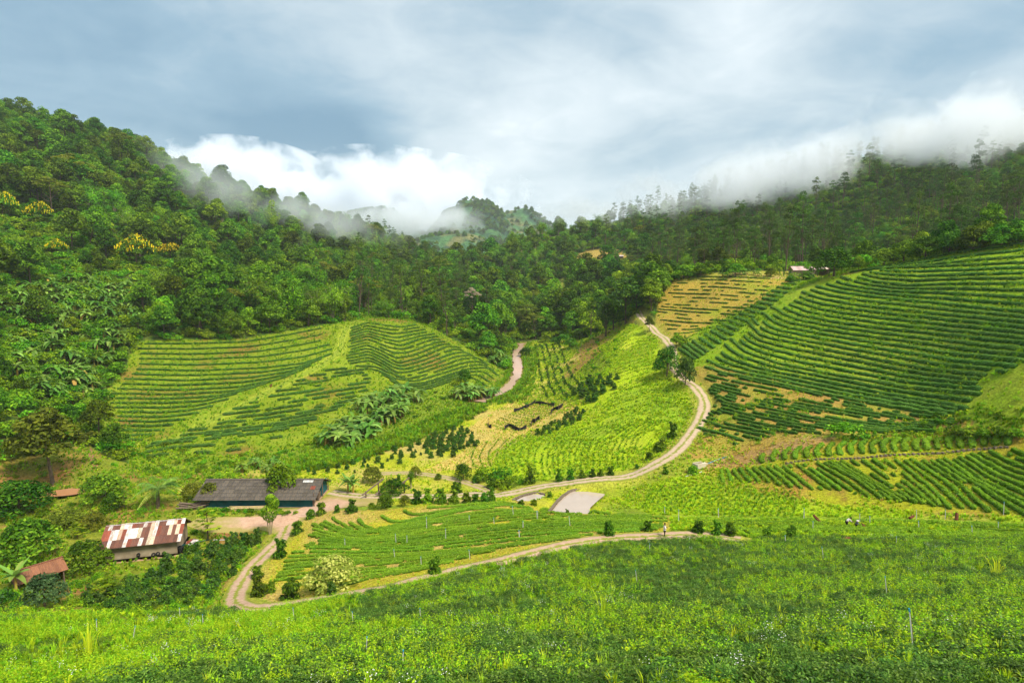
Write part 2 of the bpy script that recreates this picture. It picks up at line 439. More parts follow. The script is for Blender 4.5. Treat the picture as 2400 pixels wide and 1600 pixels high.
# the stream falls gently towards the camera
_sy = STREAM[:, 1]
STREAM[:, 2] = -40.0 + (_sy - _sy.min()) / (_sy.max() - _sy.min()) * 5.0
def stream_fix():
    global GZ, STREAM
    px = np.array([1200,1186,1190,1187,1170,1142,1100]); py = np.array([786,812,835,858,882,902,918])
    P = ground(px, py)
    P[:, 2] -= 0.5
    P[:, 2] = np.sort(P[:, 2])[::-1] if P[0, 2] > P[-1, 2] else P[:, 2]
    STREAM = spline(P, 14)
    for k in range(len(STREAM)):
        p = STREAM[k]
    m = near_line(STREAM, 6.0)
    mm = np.clip(m * 2.2, 0, 1)
    zs = np.interp(GY, STREAM[::-1, 1], STREAM[::-1, 2])
    GZ = GZ * (1 - mm) + np.minimum(GZ, zs - .35) * mm
stream_fix()

TRACK_PX = [(1700,1240),(1620,1231),(1540,1230),(1420,1236),(1300,1253),(1180,1281),(1050,1313),(940,1339),(820,1366),(700,1386),(610,1397),(560,1393),(540,1376),(552,1345),(577,1305),(618,1265),(645,1238),(662,1205),(690,1180)]
ROAD_PX = [(760,1130),(880,1140),(1000,1140),(1090,1136),(1150,1136),(1250,1117),(1380,1099),(1480,1080),(1545,1043),(1585,1000),(1612,957),(1618,925),(1600,893),(1570,870),(1548,845),(1547,820),(1540,795),(1520,772),(1497,752),(1480,735),(1464,712)]
LANE_PX = [(1130,1132),(1100,1118),(1050,1103),(980,1090),(920,1086),(870,1088)]
GPATH_PX = [(838,735),(800,752),(786,775),(782,800),(755,828),(700,858),(600,908),(480,968),(400,1008),(320,1022)]
LPATH_PX = [(185,985),(196,1005),(204,1030),(212,1055),(222,1075)]
def px_line(pts, n=8, ymin=0.0):
    P = ground([p[0] for p in pts], [p[1] for p in pts], ymin)
    L = spline(P[:, :2], n)
    return L
TRACK, ROAD, LANE, GPATH, LPATH = (px_line(p) for p in (TRACK_PX, ROAD_PX, LANE_PX, GPATH_PX, LPATH_PX))

# the road bed is smoothed so that wheels could roll on it
def smooth_bed(L, w):
    global GZ
    for _ in range(2):
        zl = h(L[:, 0], L[:, 1])
        k = np.ones(9) / 9
        zs = np.convolve(np.pad(zl, 4, mode='edge'), k, 'valid')
        m = np.zeros(GX.shape)
        bb = (GX > L[:,0].min()-w) & (GX < L[:,0].max()+w) & (GY > L[:,1].min()-w) & (GY < L[:,1].max()+w)
        x, y = GX[bb], GY[bb]
        d = np.full(x.shape, 1e9); zz = np.zeros(x.shape)
        for p, q in zip(L, zs):
            e = (x - p[0])**2 + (y - p[1])**2
            c = e < d
            d = np.where(c, e, d); zz = np.where(c, q, zz)
        a = np.clip(2.0 * (1 - np.sqrt(d) / w), 0, 1)
        gz = GZ[bb]
        GZ[bb] = gz * (1 - a) + zz * a
for L, w in ((TRACK, 2.2), (ROAD, 2.8), (LANE, 2.0)):
    smooth_bed(spline(L, 3), w)

# ------------------------------------------------------------------ mesh helpers
class MB:
    def __init__(self):
        self.v, self.f, self.a, self.m, self.n = [], [], [], [], 0
    def add(self, V, F, lv=0.5, mat=0):
        V = np.asarray(V, float).reshape(-1, 3)
        F = np.asarray(F, int)
        if len(V) == 0 or len(F) == 0:
            return
        self.v.append(V)
        self.f.append(F + self.n)
        self.a.append(np.broadcast_to(np.asarray(lv, float), (len(V),)).copy())
        self.m.append(np.full(len(F), mat))
        self.n += len(V)
    def mesh(self, name, mats, smooth=False):
        me = bpy.data.meshes.new(name)
        V = np.concatenate(self.v)
        ls = np.concatenate([np.full(len(f), f.shape[1]) for f in self.f])
        me.vertices.add(len(V))
        me.vertices.foreach_set('co', V.ravel().astype(np.float32))
        me.loops.add(int(ls.sum()))
        me.loops.foreach_set('vertex_index', np.concatenate([f.ravel() for f in self.f]).astype(np.int32))
        me.polygons.add(len(ls))
        st = np.concatenate([[0], np.cumsum(ls)[:-1]]).astype(np.int32)
        me.polygons.foreach_set('loop_start', st)
        me.polygons.foreach_set('material_index', np.concatenate(self.m).astype(np.int32))
        me.polygons.foreach_set('use_smooth', np.full(len(ls), smooth))
        at = me.attributes.new('lv', 'FLOAT', 'POINT')
        at.data.foreach_set('value', np.concatenate(self.a).astype(np.float32))
        for m in (mats if isinstance(mats, (list, tuple)) else [mats]):
            me.materials.append(m)
        me.update(calc_edges=True)
        me.validate()
        return me
    # ---- shapes
    def box(self, c, s, rot=None, lv=0.5, mat=0, taper=1.0):
        x, y, z = np.array(s) / 2
        V = np.array([(-x,-y,-z),(x,-y,-z),(x,y,-z),(-x,y,-z),(-x*taper,-y*taper,z),(x*taper,-y*taper,z),(x*taper,y*taper,z),(-x*taper,y*taper,z)])
        if rot is not None:
            V = V @ np.array(rot).T
        self.add(V + np.array(c), [(0,3,2,1),(4,5,6,7),(0,1,5,4),(1,2,6,5),(2,3,7,6),(3,0,4,7)], lv, mat)
    def tube(self, pts, rad, sides=6, lv=0.5, mat=0, caps=True):
        P = np.asarray(pts, float)
        n = len(P)
        rad = np.broadcast_to(np.asarray(rad, float), (n,))
        T = np.gradient(P, axis=0)
        T /= np.linalg.norm(T, axis=1)[:, None] + 1e-9
        up = np.where(np.abs(T[:, 2:3]) > .9, np.array([[1., 0, 0]]), np.array([[0, 0, 1.]]))
        A = np.cross(T, up); A /= np.linalg.norm(A, axis=1)[:, None] + 1e-9
        B = np.cross(T, A)
        th = np.linspace(0, 2 * np.pi, sides, endpoint=False)
        V = P[:, None] + rad[:, None, None] * (A[:, None] * np.cos(th)[None, :, None] + B[:, None] * np.sin(th)[None, :, None])
        F = []
        for i in range(n - 1):
            for j in range(sides):
                k = (j + 1) % sides
                F.append((i*sides+j, i*sides+k, (i+1)*sides+k, (i+1)*sides+j))
        self.add(V.reshape(-1, 3), F, lv, mat)
        if caps:
            for ring in (0, n - 1):
                self.add(np.concatenate([V[ring], P[ring:ring+1]]), [(j, (j+1) % sides, sides) for j in range(sides)], lv, mat)
    def leaves(self, C, N, size, aspect=0.5, lv=0.5, mat=0, direction=None, bend=0.15):
        C, N = np.asarray(C, float), np.asarray(N, float)
        n = len(C)
        N = N / (np.linalg.norm(N, axis=1)[:, None] + 1e-9)
        D = rng.normal(size=(n, 3)) if direction is None else np.asarray(direction, float)
        T = D - N * (D * N).sum(1)[:, None]
        T /= np.linalg.norm(T, axis=1)[:, None] + 1e-9
        B = np.cross(N, T)
        s = np.broadcast_to(np.asarray(size, float), (n,))[:, None]
        V = np.stack([C - T*s, C + B*s*aspect + N*s*bend*.3, C + T*s - N*s*bend, C - B*s*aspect + N*s*bend*.3], 1)
        F = np.arange(4*n).reshape(n, 4)
        self.add(V.reshape(-1, 3), F, np.repeat(np.broadcast_to(np.asarray(lv, float), (n,)), 4), mat)

def link(name, data, parent=None, loc=None, rot=None, scale=None):
    o = bpy.data.objects.new(name, data)
    COL.objects.link(o)
    if parent is not None:
        o.parent = parent
    if loc is not None:
        o.location = loc
    if rot is not None:
        o.rotation_euler = rot
    if scale is not None:
        o.scale = (scale,) * 3 if isinstance(scale, (int, float)) else scale
    return o
def tag(o, label=None, cat=None, group=None, kind=None):
    if label: o['label'] = label
    if cat: o['category'] = cat
    if group: o['group'] = group
    if kind: o['kind'] = kind
    return o

# ------------------------------------------------------------------ materials
def new_mat(name):
    m = bpy.data.materials.new(name)
    m.use_nodes = True
    return m, NT(m.node_tree)
def finish(t, col, rough=0.8, spec=0.25, bump=None, bump_str=0.3, bump_dist=0.1, trans=0.0, metallic=0.0):
    out = t.n('ShaderNodeOutputMaterial')
    p = t.n('ShaderNodeBsdfPrincipled')
    if isinstance(col, tuple):
        p.inputs['Base Color'].default_value = (*col, 1)
    else:
        t.l(col, p.inputs['Base Color'])
    if isinstance(rough, (int, float)):
        p.inputs['Roughness'].default_value = rough
    else:
        t.l(rough, p.inputs['Roughness'])
    p.inputs['Specular IOR Level'].default_value = spec
    p.inputs['Metallic'].default_value = metallic
    if bump is not None:
        b = t.n('ShaderNodeBump', i={'Strength': bump_str, 'Distance': bump_dist})
        t.l(bump, b.inputs['Height'])
        t.l(b.outputs[0], p.inputs['Normal'])
    if trans > 0:
        tr = t.n('ShaderNodeBsdfTranslucent')
        if isinstance(col, tuple):
            tr.inputs['Color'].default_value = (*col, 1)
        else:
            t.l(col, tr.inputs['Color'])
        mx = t.n('ShaderNodeMixShader')
        mx.inputs[0].default_value = trans
        t.l(p.outputs[0], mx.inputs[1]); t.l(tr.outputs[0], mx.inputs[2])
        t.l(mx.outputs[0], out.inputs['Surface'])
    else:
        t.l(p.outputs[0], out.inputs['Surface'])
    return p
LEAF_K = 1.6
def leaf_mat(name, dark, mid, light, trans=0.35, hue=0.03, val=0.35, rough=0.6, spec=0.07):
    """foliage: colour differs from leaf to leaf (lv) and from plant to plant (object random)"""
    m, t = new_mat(name)
    at = t.n('ShaderNodeAttribute', attribute_name='lv')
    oi = t.n('ShaderNodeObjectInfo')
    dark, mid, light = (tuple(min(.8, q * k * LEAF_K) for q, k in zip(c, (1.0, 1.0, .65))) for c in (dark, mid, light))
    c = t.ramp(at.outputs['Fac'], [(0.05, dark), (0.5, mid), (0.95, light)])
    hs = t.n('ShaderNodeHueSaturation')
    r2 = t.math('FRACT', t.math('MULTIPLY', oi.outputs['Random'], 7.31))
    t.l(t.math('MULTIPLY_ADD', oi.outputs['Random'], 2 * hue, 0.5 - hue), hs.inputs['Hue'])
    t.l(t.math('MULTIPLY_ADD', r2, 2 * val, 1.0 - val), hs.inputs['Value'])
    t.l(c, hs.inputs['Color'])
    finish(t, hs.outputs[0], rough, spec, trans=trans)
    return m
def plain_mat(name, c1, c2=None, scale=3.0, rough=0.8, spec=0.2, bump=0.0, metallic=0.0):
    m, t = new_mat(name)
    tc = t.n('ShaderNodeTexCoord')
    if c2 is None:
        c2 = tuple(x * 0.7 for x in c1)
    nz = t.noise(tc.outputs['Object'], scale, 4.0, 0.6)
    col = t.ramp(nz, [(0.3, c2), (0.7, c1)])
    finish(t, col, rough, spec, bump=nz if bump else None, bump_str=bump, metallic=metallic)
    return m

M = {}
M['broad'] = leaf_mat('broadleaf_foliage', (.008,.030,.003), (.044,.104,.007), (.14,.23,.018), hue=.032, val=.5)
M['broad_lime'] = leaf_mat('fresh_foliage', (.022,.065,.004), (.10,.20,.010), (.25,.37,.022), hue=.03, val=.35)
M['olive'] = leaf_mat('olive_foliage', (.035,.045,.008), (.09,.115,.014), (.18,.20,.025), hue=.02, val=.25)
M['pine'] = leaf_mat('pine_needles', (.014,.035,.008), (.04,.085,.014), (.085,.145,.022), hue=.03, val=.35, trans=.12)
M['bamboo'] = leaf_mat('bamboo_leaves', (.022,.07,.005), (.085,.19,.012), (.20,.33,.025), hue=.03, val=.35)
M['vine'] = leaf_mat('vine_leaves', (.016,.05,.004), (.075,.165,.009), (.20,.31,.018), hue=.035, val=.4)
M['banana'] = leaf_mat('banana_leaf', (.030,.080,.010), (.075,.165,.022), (.17,.27,.07), hue=.02, val=.25, rough=.45, spec=.25)
M['coffee'] = leaf_mat('coffee_leaves', (.006,.024,.003), (.030,.085,.007), (.12,.22,.016), hue=.02, val=.3, rough=.45, spec=.25)
M['bluegreen'] = leaf_mat('bluegreen_leaves', (.014,.035,.018), (.035,.075,.038), (.085,.15,.075), hue=.015, val=.2)
M['pale'] = leaf_mat('pale_leaves', (.10,.15,.03), (.26,.32,.07), (.50,.52,.20), hue=.01, val=.15)
M['yellow'] = leaf_mat('yellow_blossom', (.55,.25,.005), (.75,.38,.008), (.85,.52,.02), hue=.008, val=.1, trans=.1)
M['dry'] = leaf_mat('dry_leaves', (.10,.065,.02), (.22,.15,.05), (.36,.27,.11), hue=.02, val=.2, trans=.1)
M['tea_far'] = leaf_mat('tea_leaves_valley', (.020,.052,.012), (.050,.110,.022), (.115,.20,.040), hue=.01, val=.15)
M['tea_blue'] = leaf_mat('tea_leaves_hill', (.026,.075,.014), (.075,.165,.034), (.165,.275,.075), hue=.01, val=.15)
M['tea_near2'] = leaf_mat('tea_leaves_hill_foot', (.022,.060,.012), (.060,.135,.022), (.14,.24,.05), hue=.01, val=.15)
M['tea_near'] = leaf_mat('tea_leaves_block', (.045,.10,.010), (.115,.215,.016), (.23,.34,.04), hue=.01, val=.15)
M['tea_front'] = leaf_mat('tea_leaves_front', (.010,.032,.004), (.042,.10,.010), (.15,.24,.045), hue=.02, val=.3, rough=.45, spec=.25)
M['weed'] = leaf_mat('weed_leaves', (.035,.095,.003), (.11,.225,.007), (.24,.36,.018), hue=.03, val=.28, trans=.35)
M['grass'] = leaf_mat('grass_blades', (.15,.25,.010), (.25,.37,.014), (.36,.43,.028), hue=.03, val=.22, trans=.3)
M['grass_dk'] = leaf_mat('meadow_blades', (.05,.115,.006), (.11,.215,.010), (.19,.30,.018), hue=.03, val=.25, trans=.3)
M['straw'] = leaf_mat('dry_grass', (.25,.17,.04), (.42,.32,.09), (.55,.46,.16), hue=.02, val=.2, trans=.2)
M['bark'] = plain_mat('bark', (.14,.10,.065), (.06,.042,.028), 4.0)
M['pale_bark'] = plain_mat('pale_bark', (.42,.35,.22), (.22,.17,.10), 3.0)
M['white'] = plain_mat('white_plastic', (.75,.76,.74), (.55,.55,.52), 6.0, rough=.5)
M['blue_cap'] = plain_mat('blue_plastic', (.03,.32,.52), (.02,.25,.42), 6.0, rough=.5)
M['wood'] = plain_mat('weathered_timber', (.20,.145,.10), (.09,.065,.048), 5.0)
M['red_log'] = plain_mat('red_rotten_log', (.20,.065,.030), (.09,.028,.015), 5.0, bump=.4)
M['bamboo_pole'] = plain_mat('split_bamboo', (.62,.47,.24), (.42,.30,.13), 3.0)
M['stone'] = plain_mat('wall_stone', (.22,.165,.11), (.10,.08,.055), 1.3, bump=.4)
M['concrete'] = plain_mat('stained_shaded_render', (.38,.31,.21), (.22,.165,.10), .9)  # stained beige wall, darkened further to hold the shade under the eaves
M['concrete_dk'] = plain_mat('stained_footing', (.42,.27,.16), (.26,.14,.08), 1.5)
M['net'] = plain_mat('black_shade_net', (.022,.022,.028), (.010,.010,.013), 3.0)
M['black'] = plain_mat('black_rubber', (.015,.015,.015), (.008,.008,.008), 4.0)
M['teal'] = plain_mat('teal_board', (.012,.12,.14), (.008,.07,.085), 1.0)
M['skin'] = plain_mat('skin', (.25,.13,.08), (.2,.1,.06), 6.0)
M['shirt'] = plain_mat('pale_shirt', (.78,.70,.70), (.66,.58,.59), 4.0)
M['trousers'] = plain_mat('black_trousers', (.012,.012,.014), (.008,.008,.009), 4.0)
M['hair'] = plain_mat('black_hair', (.012,.010,.009), (.006,.005,.005), 6.0)
M['blue_cloth'] = plain_mat('blue_cloth', (.10,.13,.30), (.07,.09,.2), 4.0)

def ground_mat():
    m, t = new_mat('ground_cover')
    at = t.n('ShaderNodeAttribute', attribute_name='zone')
    geo = t.n('ShaderNodeNewGeometry')
    n1 = t.noise(geo.outputs['Position'], 2.6, 5.0, .65)
    n2 = t.noise(geo.outputs['Position'], 0.35, 4.0, .6)
    n3 = t.noise(geo.outputs['Position'], 9.0, 3.0, .6)
    k = t.math('ADD', t.math('MULTIPLY', n1, 1.1), t.math('MULTIPLY', n3, .7))
    f = t.ramp(k, [(0.62, .45), (0.92, 1.0), (1.0, 1.35)])
    c = t.mix(1.0, at.outputs['Color'], f, 'MULTIPLY')
    c = t.mix(t.ramp(n2, [(0.45, 0.0), (0.75, .35)]), c, (.30, .26, .035))
    finish(t, c, .95, .1, bump=t.math('ADD', n1, n3), bump_str=.7, bump_dist=.25)
    return m
M['ground'] = ground_mat()

def dirt_mat(name, c1, c2, grass, ruts=True, damp=None):
    """earth track: bare wheel ruts, grass growing in from the edges and along the middle (lv runs across)"""
    m, t = new_mat(name)
    at = t.n('ShaderNodeAttribute', attribute_name='lv')
    geo = t.n('ShaderNodeNewGeometry')
    n1 = t.noise(geo.outputs['Position'], 1.6, 6.0, .65)
    n2 = t.noise(geo.outputs['Position'], .25, 4.0, .6)
    n3 = t.noise(geo.outputs['Position'], 7.0, 4.0, .7)
    c = t.ramp(n1, [(0.3, c2), (0.62, c1)])
    c = t.mix(t.ramp(n2, [(0.4, 0.0), (0.7, .5)]), c, damp or tuple(x * .75 for x in c1))
    c = t.mix(t.math('MULTIPLY', n3, .5), c, tuple(x * .6 for x in c2))
    if ruts:
        a = t.math('ABSOLUTE', at.outputs['Fac'])
        gm = t.ramp(t.math('ADD', a, t.math('MULTIPLY', t.math('SUBTRACT', n1, .5), .9)), [(0.08, .95), (0.24, .0), (0.60, 0.0), (0.82, 1.0)])
        c = t.mix(gm, c, t.mix(n3, grass, tuple(x * .5 for x in grass)))
    else:
        a = t.math('ABSOLUTE', at.outputs['Fac'])
        gm = t.ramp(t.math('ADD', a, t.math('MULTIPLY', t.math('SUBTRACT', n2, .5), 1.2)), [(0.55, 0.0), (0.8, .85)])
        c = t.mix(gm, c, t.mix(n3, grass, tuple(x * .5 for x in grass)))
    finish(t, c, .9, .15, bump=t.math('ADD', n1, n3), bump_str=.6, bump_dist=.12)
    return m
M['track'] = dirt_mat('red_earth_track', (.58,.40,.28), (.40,.24,.15), (.28,.31,.03))
M['road'] = dirt_mat('earth_road', (.60,.45,.32), (.42,.29,.19), (.27,.30,.035))
M['lane'] = dirt_mat('grassy_lane', (.48,.36,.22), (.36,.25,.14), (.34,.35,.04))
M['gpath'] = dirt_mat('grass_path', (.29,.34,.03), (.22,.29,.02), (.18,.26,.015))
M['redpath'] = dirt_mat('red_clay_path', (.32,.16,.08), (.22,.10,.05), (.16,.20,.015))
M['yard'] = dirt_mat('yard_earth', (.62,.40,.27), (.46,.26,.16), (.40,.34,.08), ruts=False, damp=(.50,.39,.31))

def water_mat(name, col, rough=.12):
    m, t = new_mat(name)
    geo = t.n('ShaderNodeNewGeometry')
    n1 = t.noise(geo.outputs['Position'], .5, 4.0, .6)
    n2 = t.noise(geo.outputs['Position'], 5.0, 3.0, .6)
    c = t.mix(n1, col, tuple(x * .8 for x in col))
    finish(t, c, rough, .5, bump=n2, bump_str=.05, bump_dist=.05)
    return m
M['pond'] = water_mat('muddy_pond_water', (.46,.37,.30), .10)
M['stream'] = water_mat('muddy_stream_water', (.52,.34,.24), .22)
M['pool'] = water_mat('orange_pool_water', (.42,.19,.08), .4)

# ------------------------------------------------------------------ ground sheet
def build_ground():
    n1 = fbm(GX / 9.0, GY / 9.0, 4)
    n2 = fbm(GX / 2.2 + 50, GY / 2.2, 3)
    col = np.zeros(GX.shape + (3,))
    col[:] = (.035, .075, .010)                                   # forest floor
    col[GY < 118] = (.20, .28, .018)
    far = np.clip((GY - 700) / 200, 0, 1)[..., None]
    col = col * (1 - far) + np.array((.06, .12, .03)) * far
    for k in OPEN:
        m = inside(GX, GY, Z[k])
        col[m] = TOC[k]
    def tint(mask, c, amt):
        a = (np.clip(amt, 0, 1) * mask)[..., None]
        nonlocal col
        col = col * (1 - a) + np.array(c) * a
    m = inside(GX, GY, Z['left_tea']);  tint(m, (.20, .13, .025), (n1 - .10) * 2.2); tint(m, (.20, .27, .015), (-n1 - .05) * 2.0)
    m = inside(GX, GY, Z['right_tea']); tint(m, (.24, .31, .02), (n1) * 2.0)
    low = inside(GX, GY, zone([(1565,850),(1640,835),(1900,905),(2240,970),(2180,985),(1850,1000),(1700,1045),(1570,1055),(1620,960)]))
    tint(low, (.36, .22, .05), .75 + n1 * 1.1)
    m = inside(GX, GY, Z['terraces']);  tint(m, (.36, .19, .04), (n1 + .04) * 2.2); tint(m, (.24, .10, .035), (n2 - .10) * 1.6)
    m = inside(GX, GY, Z['brown_field']); tint(m, (.25, .27, .02), (n1 + .05) * 2.0)
    m = inside(GX, GY, Z['lime']);      tint(m, (.19, .30, .015), (n1) * 1.8); tint(m, (.40, .38, .04), (-n1 - .12) * 1.6)
    m = inside(GX, GY, Z['lime2']);     tint(m, (.36, .34, .05), (n1) * 1.6)
    m = inside(GX, GY, Z['valley']);    tint(m, (.43, .34, .09), (n1 + .02) * 2.2); tint(m, (.17, .25, .015), (-n1 - .08) * 2.5)
    m = inside(GX, GY, Z['block3']);    tint(m, (.46, .33, .09), (n1 + .22) * 2.0)
    m = inside(GX, GY, Z['orchard']);   tint(m, (.30, .14, .05), (n1 - .02) * 2.2); tint(m, (.30, .28, .03), (-n1 - .12) * 2.0)
    m = inside(GX, GY, Z['hut_shelf']); tint(m, (.50, .32, .16), (n1) * 1.6)
    gp = np.clip(near_line(GPATH, 2.4) * 2, 0, 1); tint(gp, (.30, .35, .03), np.ones_like(gp) * .8)
    for L, w in ((TRACK, 2.6), (ROAD, 3.4), (LANE, 2.6)):
        tint(np.clip(near_line(L, w) * 2.5, 0, 1), (.36, .34, .05), np.ones(GX.shape) * .75)
    tint(np.clip(near_line(STREAM[:, :2], 6.5) * 2.0, 0, 1), (.20, .15, .04), np.ones(GX.shape) * .6)
    nr, nc = GX.shape
    V = np.stack([GX, GY, GZ], -1).reshape(-1, 3)
    idx = np.arange(nr * nc).reshape(nr, nc)
    F = np.stack([idx[:-1, :-1], idx[:-1, 1:], idx[1:, 1:], idx[1:, :-1]], -1).reshape(-1, 4)
    mb = MB(); mb.add(V, F)
    me = mb.mesh('ground', M['ground'], smooth=True)
    at = me.attributes.new('zone', 'FLOAT_COLOR', 'POINT')
    at.data.foreach_set('color', np.concatenate([col.reshape(-1, 3), np.ones((nr * nc, 1))], 1).ravel().astype(np.float32))
    o = link('ground', me)
    tag(o, 'green terraced valley ground between wooded hills', 'ground', kind='structure')
build_ground()

def ribbon(name, L, width, mat, label, off=0.05, n=9, cat='path'):
    L = spline(L, 3)
    T = np.gradient(L, axis=0); T /= np.linalg.norm(T, axis=1)[:, None] + 1e-9
    S = np.stack([-T[:, 1], T[:, 0]], 1)
    s = np.linspace(-1, 1, n)
    arc = np.concatenate([[0], np.cumsum(np.hypot(*np.diff(L, axis=0).T))])
    wl = width / 2 * (1 + .22 * fbm(arc / 3.0, arc * 0 + 3.3, 3)); wr = width / 2 * (1 + .22 * fbm(arc / 3.0, arc * 0 + 8.3, 3))
    W = np.where(s[None] < 0, wl[:, None], wr[:, None]) * s[None]
    P = L[:, None] + S[:, None] * W[..., None]
    zz = h(P[..., 0], P[..., 1]) + off * (1 - .85 * np.abs(s[None]) ** 3) - .0
    mb = MB()
    idx = np.arange(len(L) * n).reshape(len(L), n)
    F = np.stack([idx[:-1, :-1], idx[1:, :-1], idx[1:, 1:], idx[:-1, 1:]], -1).reshape(-1, 4)[:, ::-1]
    mb.add(np.concatenate([P, zz[..., None]], -1), F, np.broadcast_to(s[None], zz.shape).ravel())
    o = link(name, mb.mesh(name, mat, smooth=True))
    return tag(o, label, cat, kind='structure')
ribbon('dirt_track', TRACK, 2.7, M['track'], 'reddish earth track curving round the near tea block to the yard', .09)
ribbon('dirt_road', ROAD, 3.2, M['road'], 'pale earth road winding from the yard up past the roadside trees', .11)
ribbon('grassy_lane', LANE, 2.6, M['lane'], 'faint grassy lane with two wheel ruts across the valley floor', .09)
ribbon('grass_path', GPATH, 1.6, M['gpath'], 'grassy footpath running diagonally down the tea slope across the valley', .10)
ribbon('clay_path', LPATH, 1.3, M['redpath'], 'narrow red clay footpath climbing beside the wooded slope', .10)

def sheet(name, poly_xy, mat, label, cat, off=0.05, level=None, step=0.5):
    """irregular patch laid on the ground (or level, for water)"""
    c = poly_xy.mean(0)
    mb = MB()
    n = len(poly_xy)
    rings = 8
    V, lv = [], []
    for r in range(rings + 1):
        f = r / rings
        p = c + (poly_xy - c) * f
        z = np.full(n, level) if level is not None else h(p[:, 0], p[:, 1]) + off * (1 - .8 * f ** 4)
        V.append(np.column_stack([p, z])); lv.append(np.full(n, f))
    idx = np.arange((rings + 1) * n).reshape(rings + 1, n)
    F = np.stack([idx[:-1], idx[1:], np.roll(idx[1:], -1, 1), np.roll(idx[:-1], -1, 1)], -1).reshape(-1, 4)
    mb.add(np.concatenate(V), F, np.concatenate(lv))
    o = link(name, mb.mesh(name, mat, smooth=True))
    return tag(o, label, cat, kind='structure')
YARD_PX = [(425,1205),(455,1190),(500,1186),(560,1187),(590,1180),(615,1172),(690,1166),(716,1158),(752,1140),(790,1133),(868,1142),(872,1158),(800,1164),(745,1178),(705,1188),(678,1214),(640,1228),(600,1216),(540,1224),(470,1222)]
sheet('yard', spline(np.concatenate([zone(YARD_PX), zone(YARD_PX)[:1]]), 2)[:-1], M['yard'], 'bare reddish earth yard between the two farm buildings', 'yard', .10)
sheet('pond_water', POND, M['pond'], 'muddy beige pond behind the near tea rows', 'pond', level=POND_Z)
sheet('small_pond_water', POND2, M['pond'], 'small shallow muddy pond left of the big pond', 'pond', level=POND2_Z)
POOL = zone([(104,1141),(130,1130),(165,1124),(196,1122),(200,1134),(150,1146),(110,1152)])
sheet('pool_water', POOL, M['pool'], 'orange muddy pool under the trees beside the farm', 'pool', level=float(h(POOL[:,0], POOL[:,1]).max()) + .05)
def build_stream():
    L = STREAM
    T = np.gradient(L[:, :2], axis=0); T /= np.linalg.norm(T, axis=1)[:, None]
    S = np.stack([-T[:, 1], T[:, 0]], 1)
    arc = np.arange(len(L))
    w = 1.75 + 1.6 * fbm(arc / 3.0, arc * 0 + 1.7, 3)
    s = np.array([-1, -.5, 0, .5, 1])
    P = L[:, None, :2] + S[:, None] * (w[:, None] * s + (.9 * fbm(arc / 2.2, arc * 0 + 6.7, 3))[:, None])[..., None]
    mb = MB()
    idx = np.arange(len(L) * 5).reshape(len(L), 5)
    F = np.stack([idx[:-1, :-1], idx[:-1, 1:], idx[1:, 1:], idx[1:, :-1]], -1).reshape(-1, 4)
    mb.add(np.concatenate([P, np.broadcast_to(L[:, 2][:, None, None], P.shape[:2] + (1,))], -1), F)
    tag(link('stream_water', mb.mesh('stream_water', M['stream'], True)), 'muddy stream winding through the valley below the tea hill', 'stream', kind='structure')
build_stream()

# ------------------------------------------------------------------ plant prototypes (local coordinates, base at origin)
def ellipsoid_pts(n, c, r, lo=-.35, jitter=.18):
    """points near the surface of a lobe, few of them on its underside"""
    z = rng.uniform(lo, 1, n)
    a = rng.uniform(0, 2 * np.pi, n)
    q = np.sqrt(np.maximum(0, 1 - z * z))
    D = np.stack([q * np.cos(a), q * np.sin(a), z], 1)
    k = 1 - np.abs(rng.normal(0, jitter, n))
    return np.array(c) + D * np.array(r) * k[:, None], D
def lobed(mb, lobes, per, size, aspect=.55, mat=0, up=.5, rnd=.55, lo=-.35, lv_spread=.35):
    for (x, y, z, r, rz) in lobes:
        n = int(per * r * r)
        P, D = ellipsoid_pts(n, (x, y, z), (r, r, rz), lo)
        N = D + np.array([0, 0, up]) + rng.normal(0, rnd, (n, 3))
        base = rng.uniform(.30, .70)
        lv = np.clip(base + rng.normal(0, .16, n) + .12 * D[:, 2] * 0 + rng.uniform(-lv_spread, lv_spread, n) * .5, 0, 1)
        mb.leaves(P, N, size * rng.uniform(.7, 1.35, n), aspect, lv, mat)
def limbs(mb, top, n, spread, r0, z0=.45, lean=(0, 0), mat=0, sides=6):
    """tapered trunk with limbs"""
    H = top
    pts = [(0, 0, -.6), (lean[0]*.1, lean[1]*.1, H*.2), (lean[0]*.4, lean[1]*.4, H*.5), (lean[0], lean[1], H)]
    P = spline(np.array(pts), 4)
    mb.tube(P, np.linspace(r0, r0 * .3, len(P)), sides, .5, mat)
    for k in range(n):
        a = k * 2.4 + rng.uniform(-.4, .4)
        f = rng.uniform(z0, .9)
        b = P[int(f * (len(P) - 1))]
        e = b + np.array([math.cos(a) * spread * rng.uniform(.6, 1), math.sin(a) * spread * rng.uniform(.6, 1), H * rng.uniform(.15, .35)])
        m = (b + e) / 2 + np.array([0, 0, -.05 * H])
        mb.tube(spline(np.array([b, m, e]), 3), np.linspace(r0 * .42, r0 * .1, 7), 4, .5, mat, caps=False)

